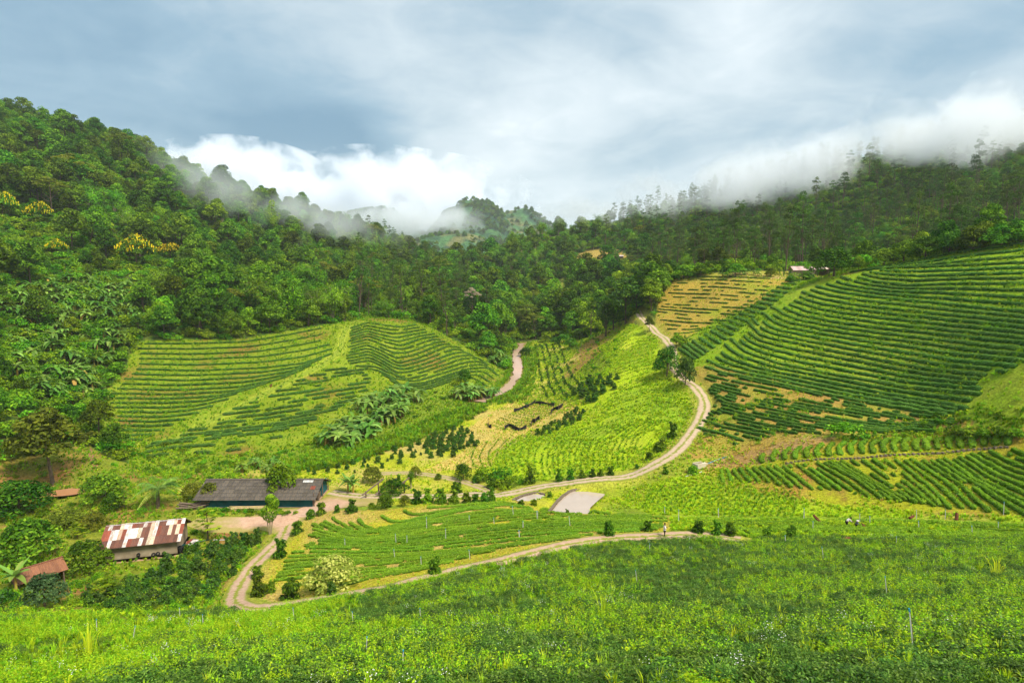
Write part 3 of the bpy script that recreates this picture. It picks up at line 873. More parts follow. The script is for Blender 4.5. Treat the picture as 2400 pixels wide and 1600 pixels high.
PROTO = {}      # kind -> list of (trunk mesh, crown mesh, height, width)
def add_proto(kind, trunk, crown, tmat, cmat, H, W):
    t = trunk.mesh(kind + '_trunk', tmat) if trunk is not None else None
    PROTO.setdefault(kind, []).append((t, crown.mesh(kind + '_crown', cmat), H, W, trunk, crown, tmat, cmat))
def ring_lobes(n, R0, z0, z1, r0, r1, flat=.75):
    L = []
    for k in range(n):
        a = k * 2.399 + rng.uniform(-.3, .3)
        f = math.sqrt((k + .5) / n)
        z = z1 - (z1 - z0) * f ** 1.6 + rng.uniform(-.4, .4)
        r = rng.uniform(r0, r1)
        L.append((R0 * f * math.cos(a), R0 * f * math.sin(a), z, r, r * flat))
    return L
def make_protos():
    # rounded broad-leaved trees
    for k in range(5):
        H = 10 + k * .8
        t, c = MB(), MB()
        limbs(t, H * .75, 5, 2.2, .26)
        lobed(c, ring_lobes(13 + k, 3.1, H * .42, H * .88, 1.15, 1.9), 62, .30)
        add_proto('broad', t, c, M['bark'], M['broad'], H, 8.4)
    for k in range(3):
        H = 9 + k
        t, c = MB(), MB()
        limbs(t, H * .75, 5, 2.0, .22)
        lobed(c, ring_lobes(12 + k, 2.8, H * .35, H * .88, 1.1, 1.8), 62, .30)
        add_proto('fresh', t, c, M['bark'], M['broad_lime'], H, 7.6)
    # low dense crowns that reach almost to the ground
    for k in range(4):
        H = 6.0
        t, c = MB(), MB()
        limbs(t, H * .7, 5, 1.8, .2, .2)
        L = ring_lobes(15 + k, 2.5, H * .24, H * .84, 1.0, 1.5, .85)
        lobed(c, L, 95, .21)
        add_proto('round', t, c, M['bark'], M['broad'], H, 7.2)
    # flat-topped, layered trees
    for k in range(2):
        H = 13 + k * 2
        t, c = MB(), MB()
        limbs(t, H * .9, 8, 4.0, .28, .55)
        L = []
        for j in range(15):
            a = j * 2.399; f = math.sqrt((j + .5) / 15)
            L.append((5.2 * f * math.cos(a), 5.2 * f * math.sin(a), H * (.92 - .22 * f * f) + rng.uniform(-.5, .4), rng.uniform(1.1, 1.8), .5))
        lobed(c, L, 46, .26, lo=-.1)
        add_proto('umbrella', t, c, M['bark'], M['olive'], H, 12)
    # trees hung with creepers
    for k in range(3):
        H = 10 + k * 1.5
        t, c = MB(), MB()
        limbs(t, H * .8, 2, 1.0, .25)
        L = [(rng.uniform(-.5, .5), rng.uniform(-.5, .5), z, rng.uniform(1.1, 1.7), 1.6) for z in np.linspace(1.2, H * .85, 6)]
        L += [(2.0 * math.cos(a), 2.0 * math.sin(a), H * rng.uniform(.25, .7), rng.uniform(.9, 1.5), 1.7) for a in (0.3, 1.7, 3.1, 4.6, 5.5)]
        lobed(c, L, 80, .24, lo=-.8)
        add_proto('vine', t, c, M['bark'], M['vine'], H, 5.5)
    # pines: bare boles, cloudy tops
    for k in range(4):
        H = 15 + k * 1.6
        t, c = MB(), MB()
        limbs(t, H * .95, 9, 1.8, .20, .5, sides=5)
        L = []
        for j in range(12 + k):
            f = rng.uniform(0, 1)
            a = j * 2.399
            rr = (1 - .55 * f) * 2.0
            L.append((rr * math.cos(a), rr * math.sin(a), H * (.52 + .46 * f), rng.uniform(.7, 1.15), rng.uniform(.5, .8)))
        L.append((0, 0, H, .9, .7))
        lobed(c, L, 85, .26, .32, lo=-.6, up=.3, rnd=.9)
        add_proto('pine', t, c, M['bark'], M['pine'], H, 5.6)
    # bamboo: many arching culms that end in drooping plumes
    for k in range(3):
        t, c = MB(), MB()
        for j in range(20):
            a = j * 2.399 + rng.uniform(-.2, .2); s = rng.uniform(1.0, 3.6); H = rng.uniform(5.5, 9)
            d = np.array([math.cos(a), math.sin(a), 0])
            P = spline(np.array([d * .25 + [0, 0, -.3], d * (.3 + s * .15) + [0, 0, H * .5], d * (.3 + s * .55) + [0, 0, H * .88], d * (.4 + s) + [0, 0, H * .86]]), 6)
            t.tube(P, np.linspace(.06, .02, len(P)), 3, .5, 0, caps=False)
            n = 85
            u = rng.uniform(.30, 1, n)
            Q = P[(u * (len(P) - 1)).astype(int)] + rng.normal(0, .33, (n, 3)) * (0.5 + u[:, None])
            N = d * .5 + np.array([0, 0, .7]) + rng.normal(0, .5, (n, 3))
            D = d * .8 + np.array([0, 0, -.6]) + rng.normal(0, .4, (n, 3))
            c.leaves(Q, N, rng.uniform(.22, .42, n), .30, np.clip(rng.uniform(.25, .6) + rng.normal(0, .15, n), 0, 1), 0, D)
        add_proto('bamboo', t, c, M['pale_bark'], M['bamboo'], 8.5, 8.5)
    # low thicket
    for k in range(4):
        c = MB()
        L = [(rng.uniform(-1.3, 1.3), rng.uniform(-1.3, 1.3), rng.uniform(.4, 1.3), rng.uniform(.7, 1.15), rng.uniform(.6, 1.0)) for _ in range(7)]
        lobed(c, L, 75, .21, lo=-.3)
        add_proto('thicket', None, c, None, M['vine'], 2.2, 4.2)
    # coffee-like shrubs: dark, glossy, in tiers
    for k in range(4):
        t, c = MB(), MB()
        t.tube([(0, 0, -.3), (0.02, 0, 1.0), (0, .03, 1.7)], [.05, .04, .02], 5)
        LB = [(rng.uniform(-.45, .45), rng.uniform(-.45, .45), rng.uniform(.35, 1.45), rng.uniform(.34, .62)) for _ in range(8)] + [(.5 * math.cos(q), .5 * math.sin(q), .3, .45) for q in (0.4, 2.1, 3.5, 5.2)]
        LB += [(rng.uniform(-.5, .5), rng.uniform(-.5, .5), rng.uniform(1.5, 2.0), rng.uniform(.12, .24)) for _ in range(5)]
        for bx_, by_, z, r in LB:
            n = int(150 * r + 12)
            P, D = ellipsoid_pts(n, (bx_, by_, z), (r, r, r * .8), -.6, .3)
            c.leaves(P, D * .6 + [0, 0, .7] + rng.normal(0, .4, (n, 3)), rng.uniform(.12, .22, n), .5, np.clip(rng.normal(.45, .22, n), 0, 1), 0, D + [0, 0, -.4])
        add_proto('coffee', t, c, M['bark'], M['coffee'], 2.0, 1.6)
    # papaya-like open trees with big lobed leaves
    for k in range(2):
        t, c = MB(), MB()
        limbs(t, 4.2, 5, 1.3, .12, .4)
        for j in range(44):
            a = rng.uniform(0, 6.28); r = rng.uniform(.2, 1.7); z = rng.uniform(2.2, 5.2) - r * .3
            ct = np.array([r * math.cos(a), r * math.sin(a), z])
            n = 7
            th = np.linspace(0, 6.28, n, endpoint=False) + rng.uniform(0, 1)
            D = np.stack([np.cos(th), np.sin(th), -.3 + 0 * th], 1)
            c.leaves(ct + D * .22, np.array([[.2 * math.cos(a), .2 * math.sin(a), 1.0]]).repeat(n, 0), .27, .36, np.clip(rng.uniform(.2, .9) + rng.normal(0, .08, n), 0, 1), 0, D)
        add_proto('papaya', t, c, M['bark'], M['broad_lime'], 5.2, 3.4)
    # flowering trees: rounded crown set with upright yellow spikes
    for k in range(2):
        t, c = MB(), MB()
        limbs(t, 5.2, 5, 2.0, .2)
        L = ring_lobes(14, 3.0, 3.4, 5.8, 1.1, 1.5)
        lobed(c, L, 60, .28)
        for (x, y, z, r, rz) in L:
            n = 20
            P, D = ellipsoid_pts(n, (x, y, z), (r * 1.08, r * 1.08, rz * 1.1), .05, .05)
            for s in (-.18, .06, .28):
                c.leaves(P + np.array([0, 0, s]), rng.normal(0, 1, (n, 3)), .20 - .12 * abs(s), .6, np.clip(rng.normal(.5, .25, n), 0, 1), 1, np.tile([0, 0, 1.], (n, 1)))
        add_proto('yellow', t, c, M['bark'], [M['broad'], M['yellow']], 7, 8)
make_protos()

def leaf_blade(mb, base, d, L, W, rise, droop, lv, mat=0, seg=6, fold=.18):
    """one big arching leaf with a midrib fold"""
    d = np.array(d, float); d /= np.linalg.norm(d[:2]) + 1e-9
    side = np.array([-d[1], d[0], 0])
    V = []
    for i in range(seg + 1):
        u = i / seg
        c = np.array(base) + np.array([d[0], d[1], 0]) * L * u * (1 - .12 * u) + np.array([0, 0, rise * u - droop * u * u])
        w = W * (math.sin(math.pi * min(1, .08 + .92 * u ** .8)) ** .6) * (.15 if i == 0 else 1)
        if i == seg: w = W * .05
        V += [c - side * w + [0, 0, fold * w], c, c + side * w + [0, 0, fold * w]]
    F = []
    for i in range(seg):
        a = i * 3
        F += [(a, a+1, a+4, a+3), (a+1, a+2, a+5, a+4)]
    mb.add(np.array(V), F, lv, mat)
def banana_protos():
    for k in range(4):
        t, c = MB(), MB()
        for s in range(3):
            ox, oy = (0, 0) if s == 0 else (rng.uniform(-.9, .9), rng.uniform(-.9, .9))
            H = rng.uniform(1.6, 2.6) * (1 if s == 0 else .7)
            t.tube([(ox, oy, -.3), (ox * 1.05, oy * 1.05, H * .6), (ox * 1.1, oy * 1.1, H)], [.17, .13, .08], 6)
            n = 9 if s == 0 else 6
            for j in range(n):
                a = j * 2.399 + rng.uniform(-.3, .3)
                up = rng.uniform(.3, 1.0)
                dead = j >= n - 1 and s == 0 and k % 2 == 0
                L = rng.uniform(1.7, 2.6)
                leaf_blade(c, (ox * 1.1, oy * 1.1, H * .95), (math.cos(a), math.sin(a), 0), L, rng.uniform(.26, .38), (.2 if dead else 1.7 * up), (1.8 if dead else rng.uniform(.7, 2.0)), rng.uniform(.25, .95), 1 if dead else 0)
        add_proto('banana', t, c, M['dry'], [M['banana'], M['dry']], 4.0, 4.5)
banana_protos()

def thing(name, loc, rotz=0, scale=1.0, tilt=(0, 0)):
    return link(name, None, None, loc, (tilt[0], tilt[1], rotz), scale)
def plant(name, kind, k, loc, rotz, scale, label, cat, group=None, tilt=(0, 0)):
    P = PROTO[kind][k % len(PROTO[kind])]
    o = thing(name, loc, rotz, scale, tilt)
    o.empty_display_size = .2
    tag(o, label, cat, group)
    if P[0] is not None:
        link('trunk', P[0], o)
    link('crown', P[1], o)
    return o

# ------------------------------------------------------------------ scattered stuff through geometry nodes
def joined(kind, k):
    t, c, H, W, tm, cm, tmat, cmat = PROTO[kind][k]
    cm_l = cmat if isinstance(cmat, list) else [cmat]
    if tm is None:
        return c
    mb = MB()
    for src, off in ((cm, 0), (tm, len(cm_l))):
        base = mb.n
        for v, f, a, m in zip(src.v, src.f, src.a, src.m):
            mb.v.append(v); mb.f.append(f + base); mb.a.append(a); mb.m.append(m + off); mb.n += len(v)
    return mb.mesh(kind + '_whole', cm_l + [tmat])
def scatter(name, meshes, P, rot, scl, idx, label, cat):
    """one object of kind stuff: instances of a few plant meshes on points"""
    col = bpy.data.collections.new(name + '_plants')
    for i, me in enumerate(meshes):
        col.objects.link(bpy.data.objects.new('%s_plant_%02d' % (name, i), me))
    pm = bpy.data.meshes.new(name)
    n = len(P)
    pm.vertices.add(n)
    pm.vertices.foreach_set('co', np.asarray(P, np.float32).ravel())
    a = pm.attributes.new('rot', 'FLOAT_VECTOR', 'POINT'); a.data.foreach_set('vector', np.asarray(rot, np.float32).ravel())
    s = np.asarray(scl, np.float32)
    if s.ndim == 1: s = np.repeat(s[:, None], 3, 1)
    a = pm.attributes.new('scl', 'FLOAT_VECTOR', 'POINT'); a.data.foreach_set('vector', s.ravel())
    a = pm.attributes.new('idx', 'INT', 'POINT'); a.data.foreach_set('value', np.asarray(idx, np.int32))
    o = link(name, pm)
    ng = bpy.data.node_groups.new(name + '_scatter', 'GeometryNodeTree')
    ng.interface.new_socket('Geometry', in_out='INPUT', socket_type='NodeSocketGeometry')
    ng.interface.new_socket('Geometry', in_out='OUTPUT', socket_type='NodeSocketGeometry')
    N = ng.nodes
    gi, go = N.new('NodeGroupInput'), N.new('NodeGroupOutput')
    ci = N.new('GeometryNodeCollectionInfo')
    ci.inputs['Collection'].default_value = col
    ci.inputs['Separate Children'].default_value = True
    ci.inputs['Reset Children'].default_value = True
    ip = N.new('GeometryNodeInstanceOnPoints')
    ip.inputs['Pick Instance'].default_value = True
    def attr(nm, typ):
        q = N.new('GeometryNodeInputNamedAttribute'); q.data_type = typ; q.inputs['Name'].default_value = nm
        return q.outputs['Attribute']
    e2r = N.new('FunctionNodeEulerToRotation')
    ng.links.new(attr('rot', 'FLOAT_VECTOR'), e2r.inputs[0])
    ng.links.new(gi.outputs[0], ip.inputs['Points'])
    ng.links.new(ci.outputs[0], ip.inputs['Instance'])
    ng.links.new(attr('idx', 'INT'), ip.inputs['Instance Index'])
    ng.links.new(e2r.outputs[0], ip.inputs['Rotation'])
    ng.links.new(attr('scl', 'FLOAT_VECTOR'), ip.inputs['Scale'])
    ng.links.new(ip.outputs[0], go.inputs[0])
    md = o.modifiers.new('scatter', 'NODES')
    md.node_group = ng
    return tag(o, label, cat, kind='stuff')
def rots(n, tilt=.12):
    return np.stack([rng.normal(0, tilt, n), rng.normal(0, tilt, n), rng.uniform(0, 6.283, n)], 1)
def fill(poly, per_m2, cond=None):
    """random points on the ground inside an outline"""
    x0, y0, x1, y1 = poly[:, 0].min(), poly[:, 1].min(), poly[:, 0].max(), poly[:, 1].max()
    n = int((x1 - x0) * (y1 - y0) * per_m2)
    X, Y = rng.uniform(x0, x1, n), rng.uniform(y0, y1, n)
    k = inside(X, Y, poly)
    X, Y = X[k], Y[k]
    px, py = project(X, Y, h(X, Y))
    k = (px > -160) & (px < 2512) & (py < 1640)
    X, Y = X[k], Y[k]
    if cond is not None:
        k = cond(X, Y); X, Y = X[k], Y[k]
    return np.stack([X, Y, h(X, Y)], 1)
def _track_raster():
    D = np.full(GX.shape, 9.0)
    for L, extra in ((TRACK, 0), (ROAD, .35), (LANE, -.1), (STREAM[:, :2], 2.2)):
        Ls = spline(L, 2)
        W = 5.0 + extra
        bb = (GX > Ls[:,0].min()-W) & (GX < Ls[:,0].max()+W) & (GY > Ls[:,1].min()-W) & (GY < Ls[:,1].max()+W)
        x, y = GX[bb].astype(np.float32), GY[bb].astype(np.float32)
        d = np.full(x.shape, 1e9, np.float32)
        for p in Ls.astype(np.float32):
            np.minimum(d, (x - p[0])**2 + (y - p[1])**2, out=d)
        D[bb] = np.minimum(D[bb], np.sqrt(d) - extra)
    for poly in (YARD_XY, POND, POND2, POOL, HOUSE_XY, SHED_XY):
        D[inside(GX, GY, poly)] = -1
    return D
def cell(X, Y):
    i = np.clip(np.interp(Y, YS, np.arange(len(YS))).round().astype(int), 0, len(YS) - 1)
    j = np.clip(((X / (Y + AP) + AMAX) / (2 * AMAX) * (NA - 1)).round().astype(int), 0, NA - 1)
    return i, j
def off_tracks(X, Y, d=1.4):
    return TRACK_D[cell(X, Y)] > d
YARD_XY = zone(YARD_PX)
HOUSE_XY = rect(HOUSE[0], HOUSE[1], 11.5, 7.5, HOUSE[3])
SHED_XY = rect(SHED[0], SHED[1], 21.5, 11, SHED[3])
TRACK_D = _track_raster()
VIS = visible(GX, GY, GZ + .8)

# ---- small plant meshes for the scatters
def tuft(n, H, W, spread, mat, lo=.1, hi=.9):
    mb = MB()
    for j in range(n):
        a = rng.uniform(0, 6.28); d = np.array([math.cos(a), math.sin(a)]); s = rng.uniform(.15, 1) * spread
        hh = H * rng.uniform(.6, 1.15); w = W * rng.uniform(.7, 1.2)
        b = np.array([d[0] * s * .25, d[1] * s * .25, -.03]); m = np.array([d[0] * s * .6, d[1] * s * .6, hh * .7]); e = np.array([d[0] * s * 1.2, d[1] * s * 1.2, hh * (.75 + .3 * rng.random())])
        sd_ = np.array([-d[1], d[0], 0]) * w
        lv = rng.uniform(lo, hi)
        mb.add([b - sd_*.6, b + sd_*.6, m + sd_, m - sd_, e], [(0, 1, 2, 3)], lv)
        mb.add([m - sd_, m + sd_, e], [(0, 1, 2)], lv)
    return mb.mesh('tuft', mat)
def leafy(n, r, hgt, size, mat, aspect=.5, lo=-.1, up=.8, jit=.35, base=.5, sprigs=0):
    mb = MB()
    P, D = ellipsoid_pts(n, (0, 0, hgt * .35), (r, r, hgt * .65), lo, jit)
    P[:, 2] = np.maximum(P[:, 2], .02)
    mb.leaves(P, D * .5 + [0, 0, up] + rng.normal(0, .45, (n, 3)), size * rng.uniform(.6, 1.3, n), aspect, np.clip(rng.normal(base, .2, n), 0, 1), 0, D + rng.normal(0, .5, (n, 3)))
    for s in range(sprigs):
        a = rng.uniform(0, 6.28); q = rng.uniform(0, r * .8)
        b = np.array([q * math.cos(a), q * math.sin(a), hgt * .6]); e = b + [rng.normal(0, .12), rng.normal(0, .12), rng.uniform(.25, .6)]
        m = 9
        u = np.linspace(0, 1, m)[:, None]
        mb.leaves(b + (e - b) * u + rng.normal(0, .04, (m, 3)), rng.normal(0, .5, (m, 3)) + [0, 0, .8], size * .9, aspect, np.clip(rng.normal(.75, .15, m), 0, 1), 0)
    return mb.mesh('leafy', mat)

# ------------------------------------------------------------------ tea hedges: one object for each planted row
ORD = ['first','second','third','fourth','fifth','sixth','seventh','eighth','ninth','tenth','eleventh','twelfth','thirteenth','fourteenth','fifteenth','sixteenth','seventeenth','eighteenth','nineteenth']
def band_labels(items, fmt):
    """items: (px, py, object). Long sets are read off in bands from the back, each counted from the left."""
    items = sorted(items, key=lambda t: t[1])
    nb_ = max(1, math.ceil(len(items) / 40))
    words = {1: ['']}.get(nb_) or ['back band', 'second band from the back', 'third band from the back', 'fourth band from the back', 'fifth band from the back'][:nb_ - 1] + ['front band']
    per = math.ceil(len(items) / nb_)
    for b in range(nb_):
        part_ = sorted(items[b * per:(b + 1) * per], key=lambda t: t[0])
        for j, (_x, _y, o_) in enumerate(part_):
            o_['label'] = fmt + (', %s from the left' % ordinal(j + 1)) + (', ' + words[b] if words[b] else '')
def ordinal(k):
    if k <= 19: return ORD[k - 1]
    t = ['twentieth','thirtieth','fortieth','fiftieth'][k // 10 - 2]
    return t if k % 10 == 0 else ['twenty','thirty','forty','fifty'][k // 10 - 2] + '-' + ORD[k % 10 - 1]
def resample(L, n):
    L = np.asarray(L, float)
    d = np.concatenate([[0], np.cumsum(np.hypot(*np.diff(L, axis=0).T))])
    s = np.linspace(0, d[-1], n)
    return np.stack([np.interp(s, d, L[:, 0]), np.interp(s, d, L[:, 1])], 1)
def conv(pts, x0, y0, f):
    return [(x0 + p[0] * f, y0 + p[1] * f) for p in pts]
ALL_ROWS = []
def hedge_mesh(L, w, hh, mat, step, leaf_n, leaf_s, gap, seed):
    """L: world XY line. A hedge of clipped bushes with gaps where bushes are missing."""
    arc = np.concatenate([[0], np.cumsum(np.hypot(*np.diff(L, axis=0).T))])
    n = max(4, int(arc[-1] / step))
    s = np.linspace(0, arc[-1], n)
    X, Y = np.interp(s, arc, L[:, 0]), np.interp(s, arc, L[:, 1])
    P = np.stack([X, Y], 1)
    T = np.gradient(P, axis=0); T /= np.linalg.norm(T, axis=1)[:, None] + 1e-9
    S = np.stack([-T[:, 1], T[:, 0]], 1)
    P = P + S * (.16 * fbm(s / 4.0 + seed * 3.1, s * 0 + seed, 2))[:, None]
    gapn = vnoise(s / 3.2 + seed * 7.7, s * 0 + seed * 1.3) + .45 * vnoise(s / 1.1 + seed, s * 0 + seed * 2.3)
    keep = gapn > gap
    vig = .80 + .45 * (vnoise(s / 1.0 + seed * 5, s * 0 + .7) + .5) * (.8 + .4 * (vnoise(s / .45 + seed, s * 0 + 4.7) + .5)) - .12
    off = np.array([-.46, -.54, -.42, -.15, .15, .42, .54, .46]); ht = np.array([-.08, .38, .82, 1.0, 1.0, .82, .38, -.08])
    K = len(off)
    mb = MB()
    i = 0
    while i < n:
        if not keep[i]:
            i += 1; continue
        j = i
        while j + 1 < n and keep[j + 1]: j += 1
        m = j - i + 1
        if m >= 2:
            end = np.minimum(np.arange(m), np.arange(m)[::-1])
            f = np.clip(.62 + .4 * end, 0, 1) * vig[i:j+1]
            wob = 1 + .45 * (vnoise((s[i:j+1, None] * 2.6 + seed), np.arange(K)[None] * 1.7 + seed) * 2)
            ctr = h(P[i:j+1, 0], P[i:j+1, 1])
            Q = P[i:j+1, None] + S[i:j+1, None] * (off[None] * w * f[:, None] * wob)[..., None]
            gz = h(Q[..., 0], Q[..., 1])
            zz = gz * (1 - np.clip(ht, 0, 1)[None]) + ctr[:, None] * np.clip(ht, 0, 1)[None] + ht[None] * hh * f[:, None] * (.85 + .15 * wob)
            V = np.concatenate([Q, zz[..., None]], -1)
            idx = np.arange(m * K).reshape(m, K)
            F = np.stack([idx[:-1, :-1], idx[:-1, 1:], idx[1:, 1:], idx[1:, :-1]], -1).reshape(-1, 4)
            lv = np.clip(.02 + .42 * np.clip(ht, 0, 1)[None] ** 1.5 + .35 * vnoise(s[i:j+1, None] * 3.1, np.arange(K)[None] * 2.1 + seed), .02, .9)  # lit tops and shaded sides of the hedge put into the leaf tone
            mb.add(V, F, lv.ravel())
            for q, order in ((0, 1), (m - 1, -1)):
                mb.add(np.concatenate([V[q], [[P[i+q,0], P[i+q,1], ctr[q] - .05]]]), [(a, a + 1, K) for a in range(K - 1)], .2)
            nl = int(leaf_n * (s[j] - s[i] + .5))
            if nl:
                u = rng.integers(0, m, nl); a = rng.integers(1, K - 2, nl)
                fr = rng.random((nl, 1)); fu = np.minimum(u + 1, m - 1); f2 = rng.random((nl, 1))
                C = (V[u, a] * (1 - fr) + V[u, a + 1] * fr) * (1 - f2) + (V[fu, a] * (1 - fr) + V[fu, a + 1] * fr) * f2
                Nn = np.concatenate([S[i + u] * (off[a] * 1.2)[:, None], np.full((nl, 1), .8)], 1) + rng.normal(0, .55, (nl, 3))
                mb.leaves(C + rng.normal(0, .04, (nl, 3)) + [0, 0, .05], Nn, leaf_s * rng.uniform(.6, 1.3, nl), .5, np.clip(rng.normal(.55, .22, nl), 0, 1))
        i = j + 1
    if mb.n == 0:
        return None
    return mb.mesh('tea_hedge', mat, smooth=False)
def field(guides, counts, where, order, group, mat, w=1.05, hh=.8, step=.5, leaf_n=16, leaf_s=.15, gap=-.55, ymin=0.0, jit=0.0):
    n = 70
    guides = [list(g) + [(g[-1][0] + 120, g[-1][1] + (g[-1][1] - g[-2][1]) * 120 / max(30, g[-1][0] - g[-2][0]))] if g[-1][0] > 2325 else g for g in guides]   # fields run on past the picture edge
    Gs = [resample(g, n) for g in guides]
    rows = []
    for a, b, c in zip(Gs[:-1], Gs[1:], counts):
        for k in range(c):
            rows.append(a + (b - a) * (k / c))
    rows.append(Gs[-1])
    k = 0
    flat = np.concatenate(rows)
    hits = ground(flat[:, 0], flat[:, 1], ymin)[:, :2].reshape(len(rows), n, 2)
    for P in hits:
        P = P[int(rng.integers(0, 3)): n - int(rng.integers(0, 4))]
        # drop jumps over the edge of a rise
        d = np.hypot(*np.diff(P, axis=0).T)
        bad = np.where(d > 12)[0]
        if len(bad):
            cut = np.split(P, bad + 1)
            P = max(cut, key=len)
            if len(P) < 6: continue
        ker = np.ones(5) / 5
        P = np.stack([np.convolve(np.pad(P[:, q], 2, mode='edge'), ker, 'valid') for q in (0, 1)], 1)
        me = hedge_mesh(P, w, hh, mat, step, leaf_n, leaf_s, gap, len(ALL_ROWS) * 1.37 + 2.1)
        if me is None: continue
        k += 1
        c = P[len(P) // 2]
        zc = float(h(c[0], c[1]))
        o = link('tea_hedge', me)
        ALL_ROWS.append(P)
        tag(o, 'tea hedge, %s row from %s on %s' % (ordinal(k), order, where), 'tea hedge', group)
def C5(p): return conv(p, 0, 490, .375)
def CR(p): return conv(p, 1372, 490, .4167)
def C4(p): return conv(p, 1568, 931, .375)
def C2(p): return conv(p, 588, 980, .375)
# hill across the stream
field([[(315,790),(450,790),(562,786),(650,772),(742,754)], [(308,824),(450,826),(600,820),(700,805),(768,790)], [(296,848),(450,852),(600,846),(700,835),(764,812)],
       [(252,893),(400,897),(550,890),(640,872),(700,848)], [(250,926),(380,927),(470,922),(560,901)], [(270,967),(350,970),(430,964)], [(275,1011),(330,1011)]],
      [3,2,4,3,4,4], 'the far left hill above the footpath', 'the top', 'tea rows above the footpath on the far left hill', M['tea_far'], .72, .55, .6, 16, .16, -.70)
field([[(800,757),(843,742),(885,748),(920,752),(962,746)], [(798,785),(845,772),(880,785),(920,795),(970,778),(1010,772)], [(795,812),(845,800),(880,815),(915,835),(965,822),(1030,795),(1060,800)],
       [(790,838),(850,828),(885,845),(915,868),(970,856),(1060,825),(1100,822),(1120,840)], [(860,848),(895,865),(920,886),(975,880),(1075,848),(1120,845),(1150,868)], [(905,880),(935,900),(985,893),(1060,868),(1090,870),(1120,890)]],
      [5,4,4,3,3], 'the far left hill beside the stream', 'the top', 'tea rows on the stream side of the far left hill', M['tea_far'], .75, .55, .6, 14, .16, -.50)
field([[(745,852),(800,847),(850,840)], [(640,888),(700,882),(780,870),(855,860)], [(560,928),(650,918),(750,902),(870,884)], [(475,967),(600,954),(720,937),(825,917)],
       [(405,1002),(500,992),(620,977),(755,952)], [(310,1032),(400,1017),(550,1002),(715,977)], [(318,1053),(400,1042),(490,1040),(600,1027)]],
      [3,3,3,3,3,2], 'the far left hill below the footpath', 'the top', 'tea rows below the footpath on the far left hill', M['tea_far'], .95, .65, .6, 16, .17, -.22)
# big hill on the right
field([CR(g) for g in ([(1380,330),(1700,275),(2000,215),(2352,172)], [(1560,305),(1750,300),(2000,290),(2352,275)], [(1390,338),(1500,375),(1700,400),(2000,390),(2352,390)],
       [(1150,390),(1300,430),(1500,460),(1800,490),(2100,520),(2352,545)], [(970,495),(1100,560),(1300,600),(1600,640),(2000,680),(2352,720)], [(820,595),(900,680),(1100,720),(1400,780),(1800,860),(2200,900)],
       [(725,680),(800,760),(1000,830),(1300,890),(1700,960),(2130,1000)], [(660,745),(720,800),(900,860),(1200,920),(1600,1000),(2060,1080)], [(560,835),(700,885),(950,930),(1300,1010),(1700,1080),(2010,1130)])],
      [3,4,4,6,6,4,2,3], 'the large right-hand tea hill', 'the skyline', 'long tea rows on the large right-hand hill', M['tea_blue'], .70, .54, .45, 26, .14, -.60)
field([CR(g) for g in ([(560,868),(800,915),(1100,975),(1400,1050),(1700,1108),(2000,1145)], [(590,930),(800,985),(1100,1050),(1400,1100),(1700,1150),(1950,1175)], [(620,1000),(800,1050),(1000,1090),(1300,1150),(1600,1190),(1900,1205)],
       [(600,1100),(750,1150),(950,1190),(1130,1222)], [(520,1200),(650,1230),(780,1280)])],
      [3,4,6,5], 'the right-hand hill foot beside the road', 'the top', 'dark tea rows at the foot of the right-hand hill', M['tea_near2'], .62, .48, .4, 26, .12, -.17)
field([CR(g) for g in ([(450,350),(700,350),(1000,365)], [(400,420),(650,425),(940,450)], [(340,500),(550,510),(840,525)], [(315,540),(480,560),(760,580)], [(350,610),(500,625),(680,620)], [(420,665),(500,660),(600,640)])],
      [4,4,3,3,2], 'the straw-coloured slope', 'the ridge hut', 'thin tea rows on the straw-coloured slope', M['tea_far'], .6, .4, .6, 8, .16, -.12, 120)
field([CR(g) for g in ([(1040,370),(1120,374)], [(905,470),(1000,485)], [(755,575),(835,600)], [(625,650),(720,700)], [(525,705),(610,770)], [(445,745),(545,810)])],
      [5,5,4,3,3], 'the narrow diagonal strip', 'the ridge hut', 'short tea rows in the diagonal strip', M['tea_blue'], .9, .65, .4, 24, .16, -.75, 110)
# terraces in front of the hill
field([C4(g) for g in ([(500,300),(480,330),(490,355)], [(660,262),(620,300),(625,340)], [(1130,215),(1090,245),(1100,300)], [(1590,200),(1555,225),(1565,275)], [(2020,188),(1985,205),(1995,248)])],
      [2,7,7,6], 'the terraces above the stone line', 'the gully', 'short tea rows above the stone line on the terraces', M['tea_near'], .85, .6, .25, 44, .12, -.9)
field([C4(g) for g in ([(235,400),(240,440),(250,480)], [(385,385),(430,430),(470,470)], [(560,375),(650,440),(740,520)], [(740,360),(900,480),(980,530)], [(850,345),(1050,450),(1240,590)], [(960,340),(1180,480),(1390,600)],
       [(1290,328),(1520,510),(1640,640)], [(1450,328),(1680,480),(1890,665)], [(1640,322),(1850,470),(2091,590)], [(1800,285),(1950,370),(2091,420)], [(2010,272),(2050,290),(2091,310)])],
      [4,4,4,3,3,5,3,4,4,3], 'the brown terraces below the stone line', 'the gully', 'tea rows curving down the brown terraces', M['tea_near'], .60, .50, .3, 40, .11, -.36)
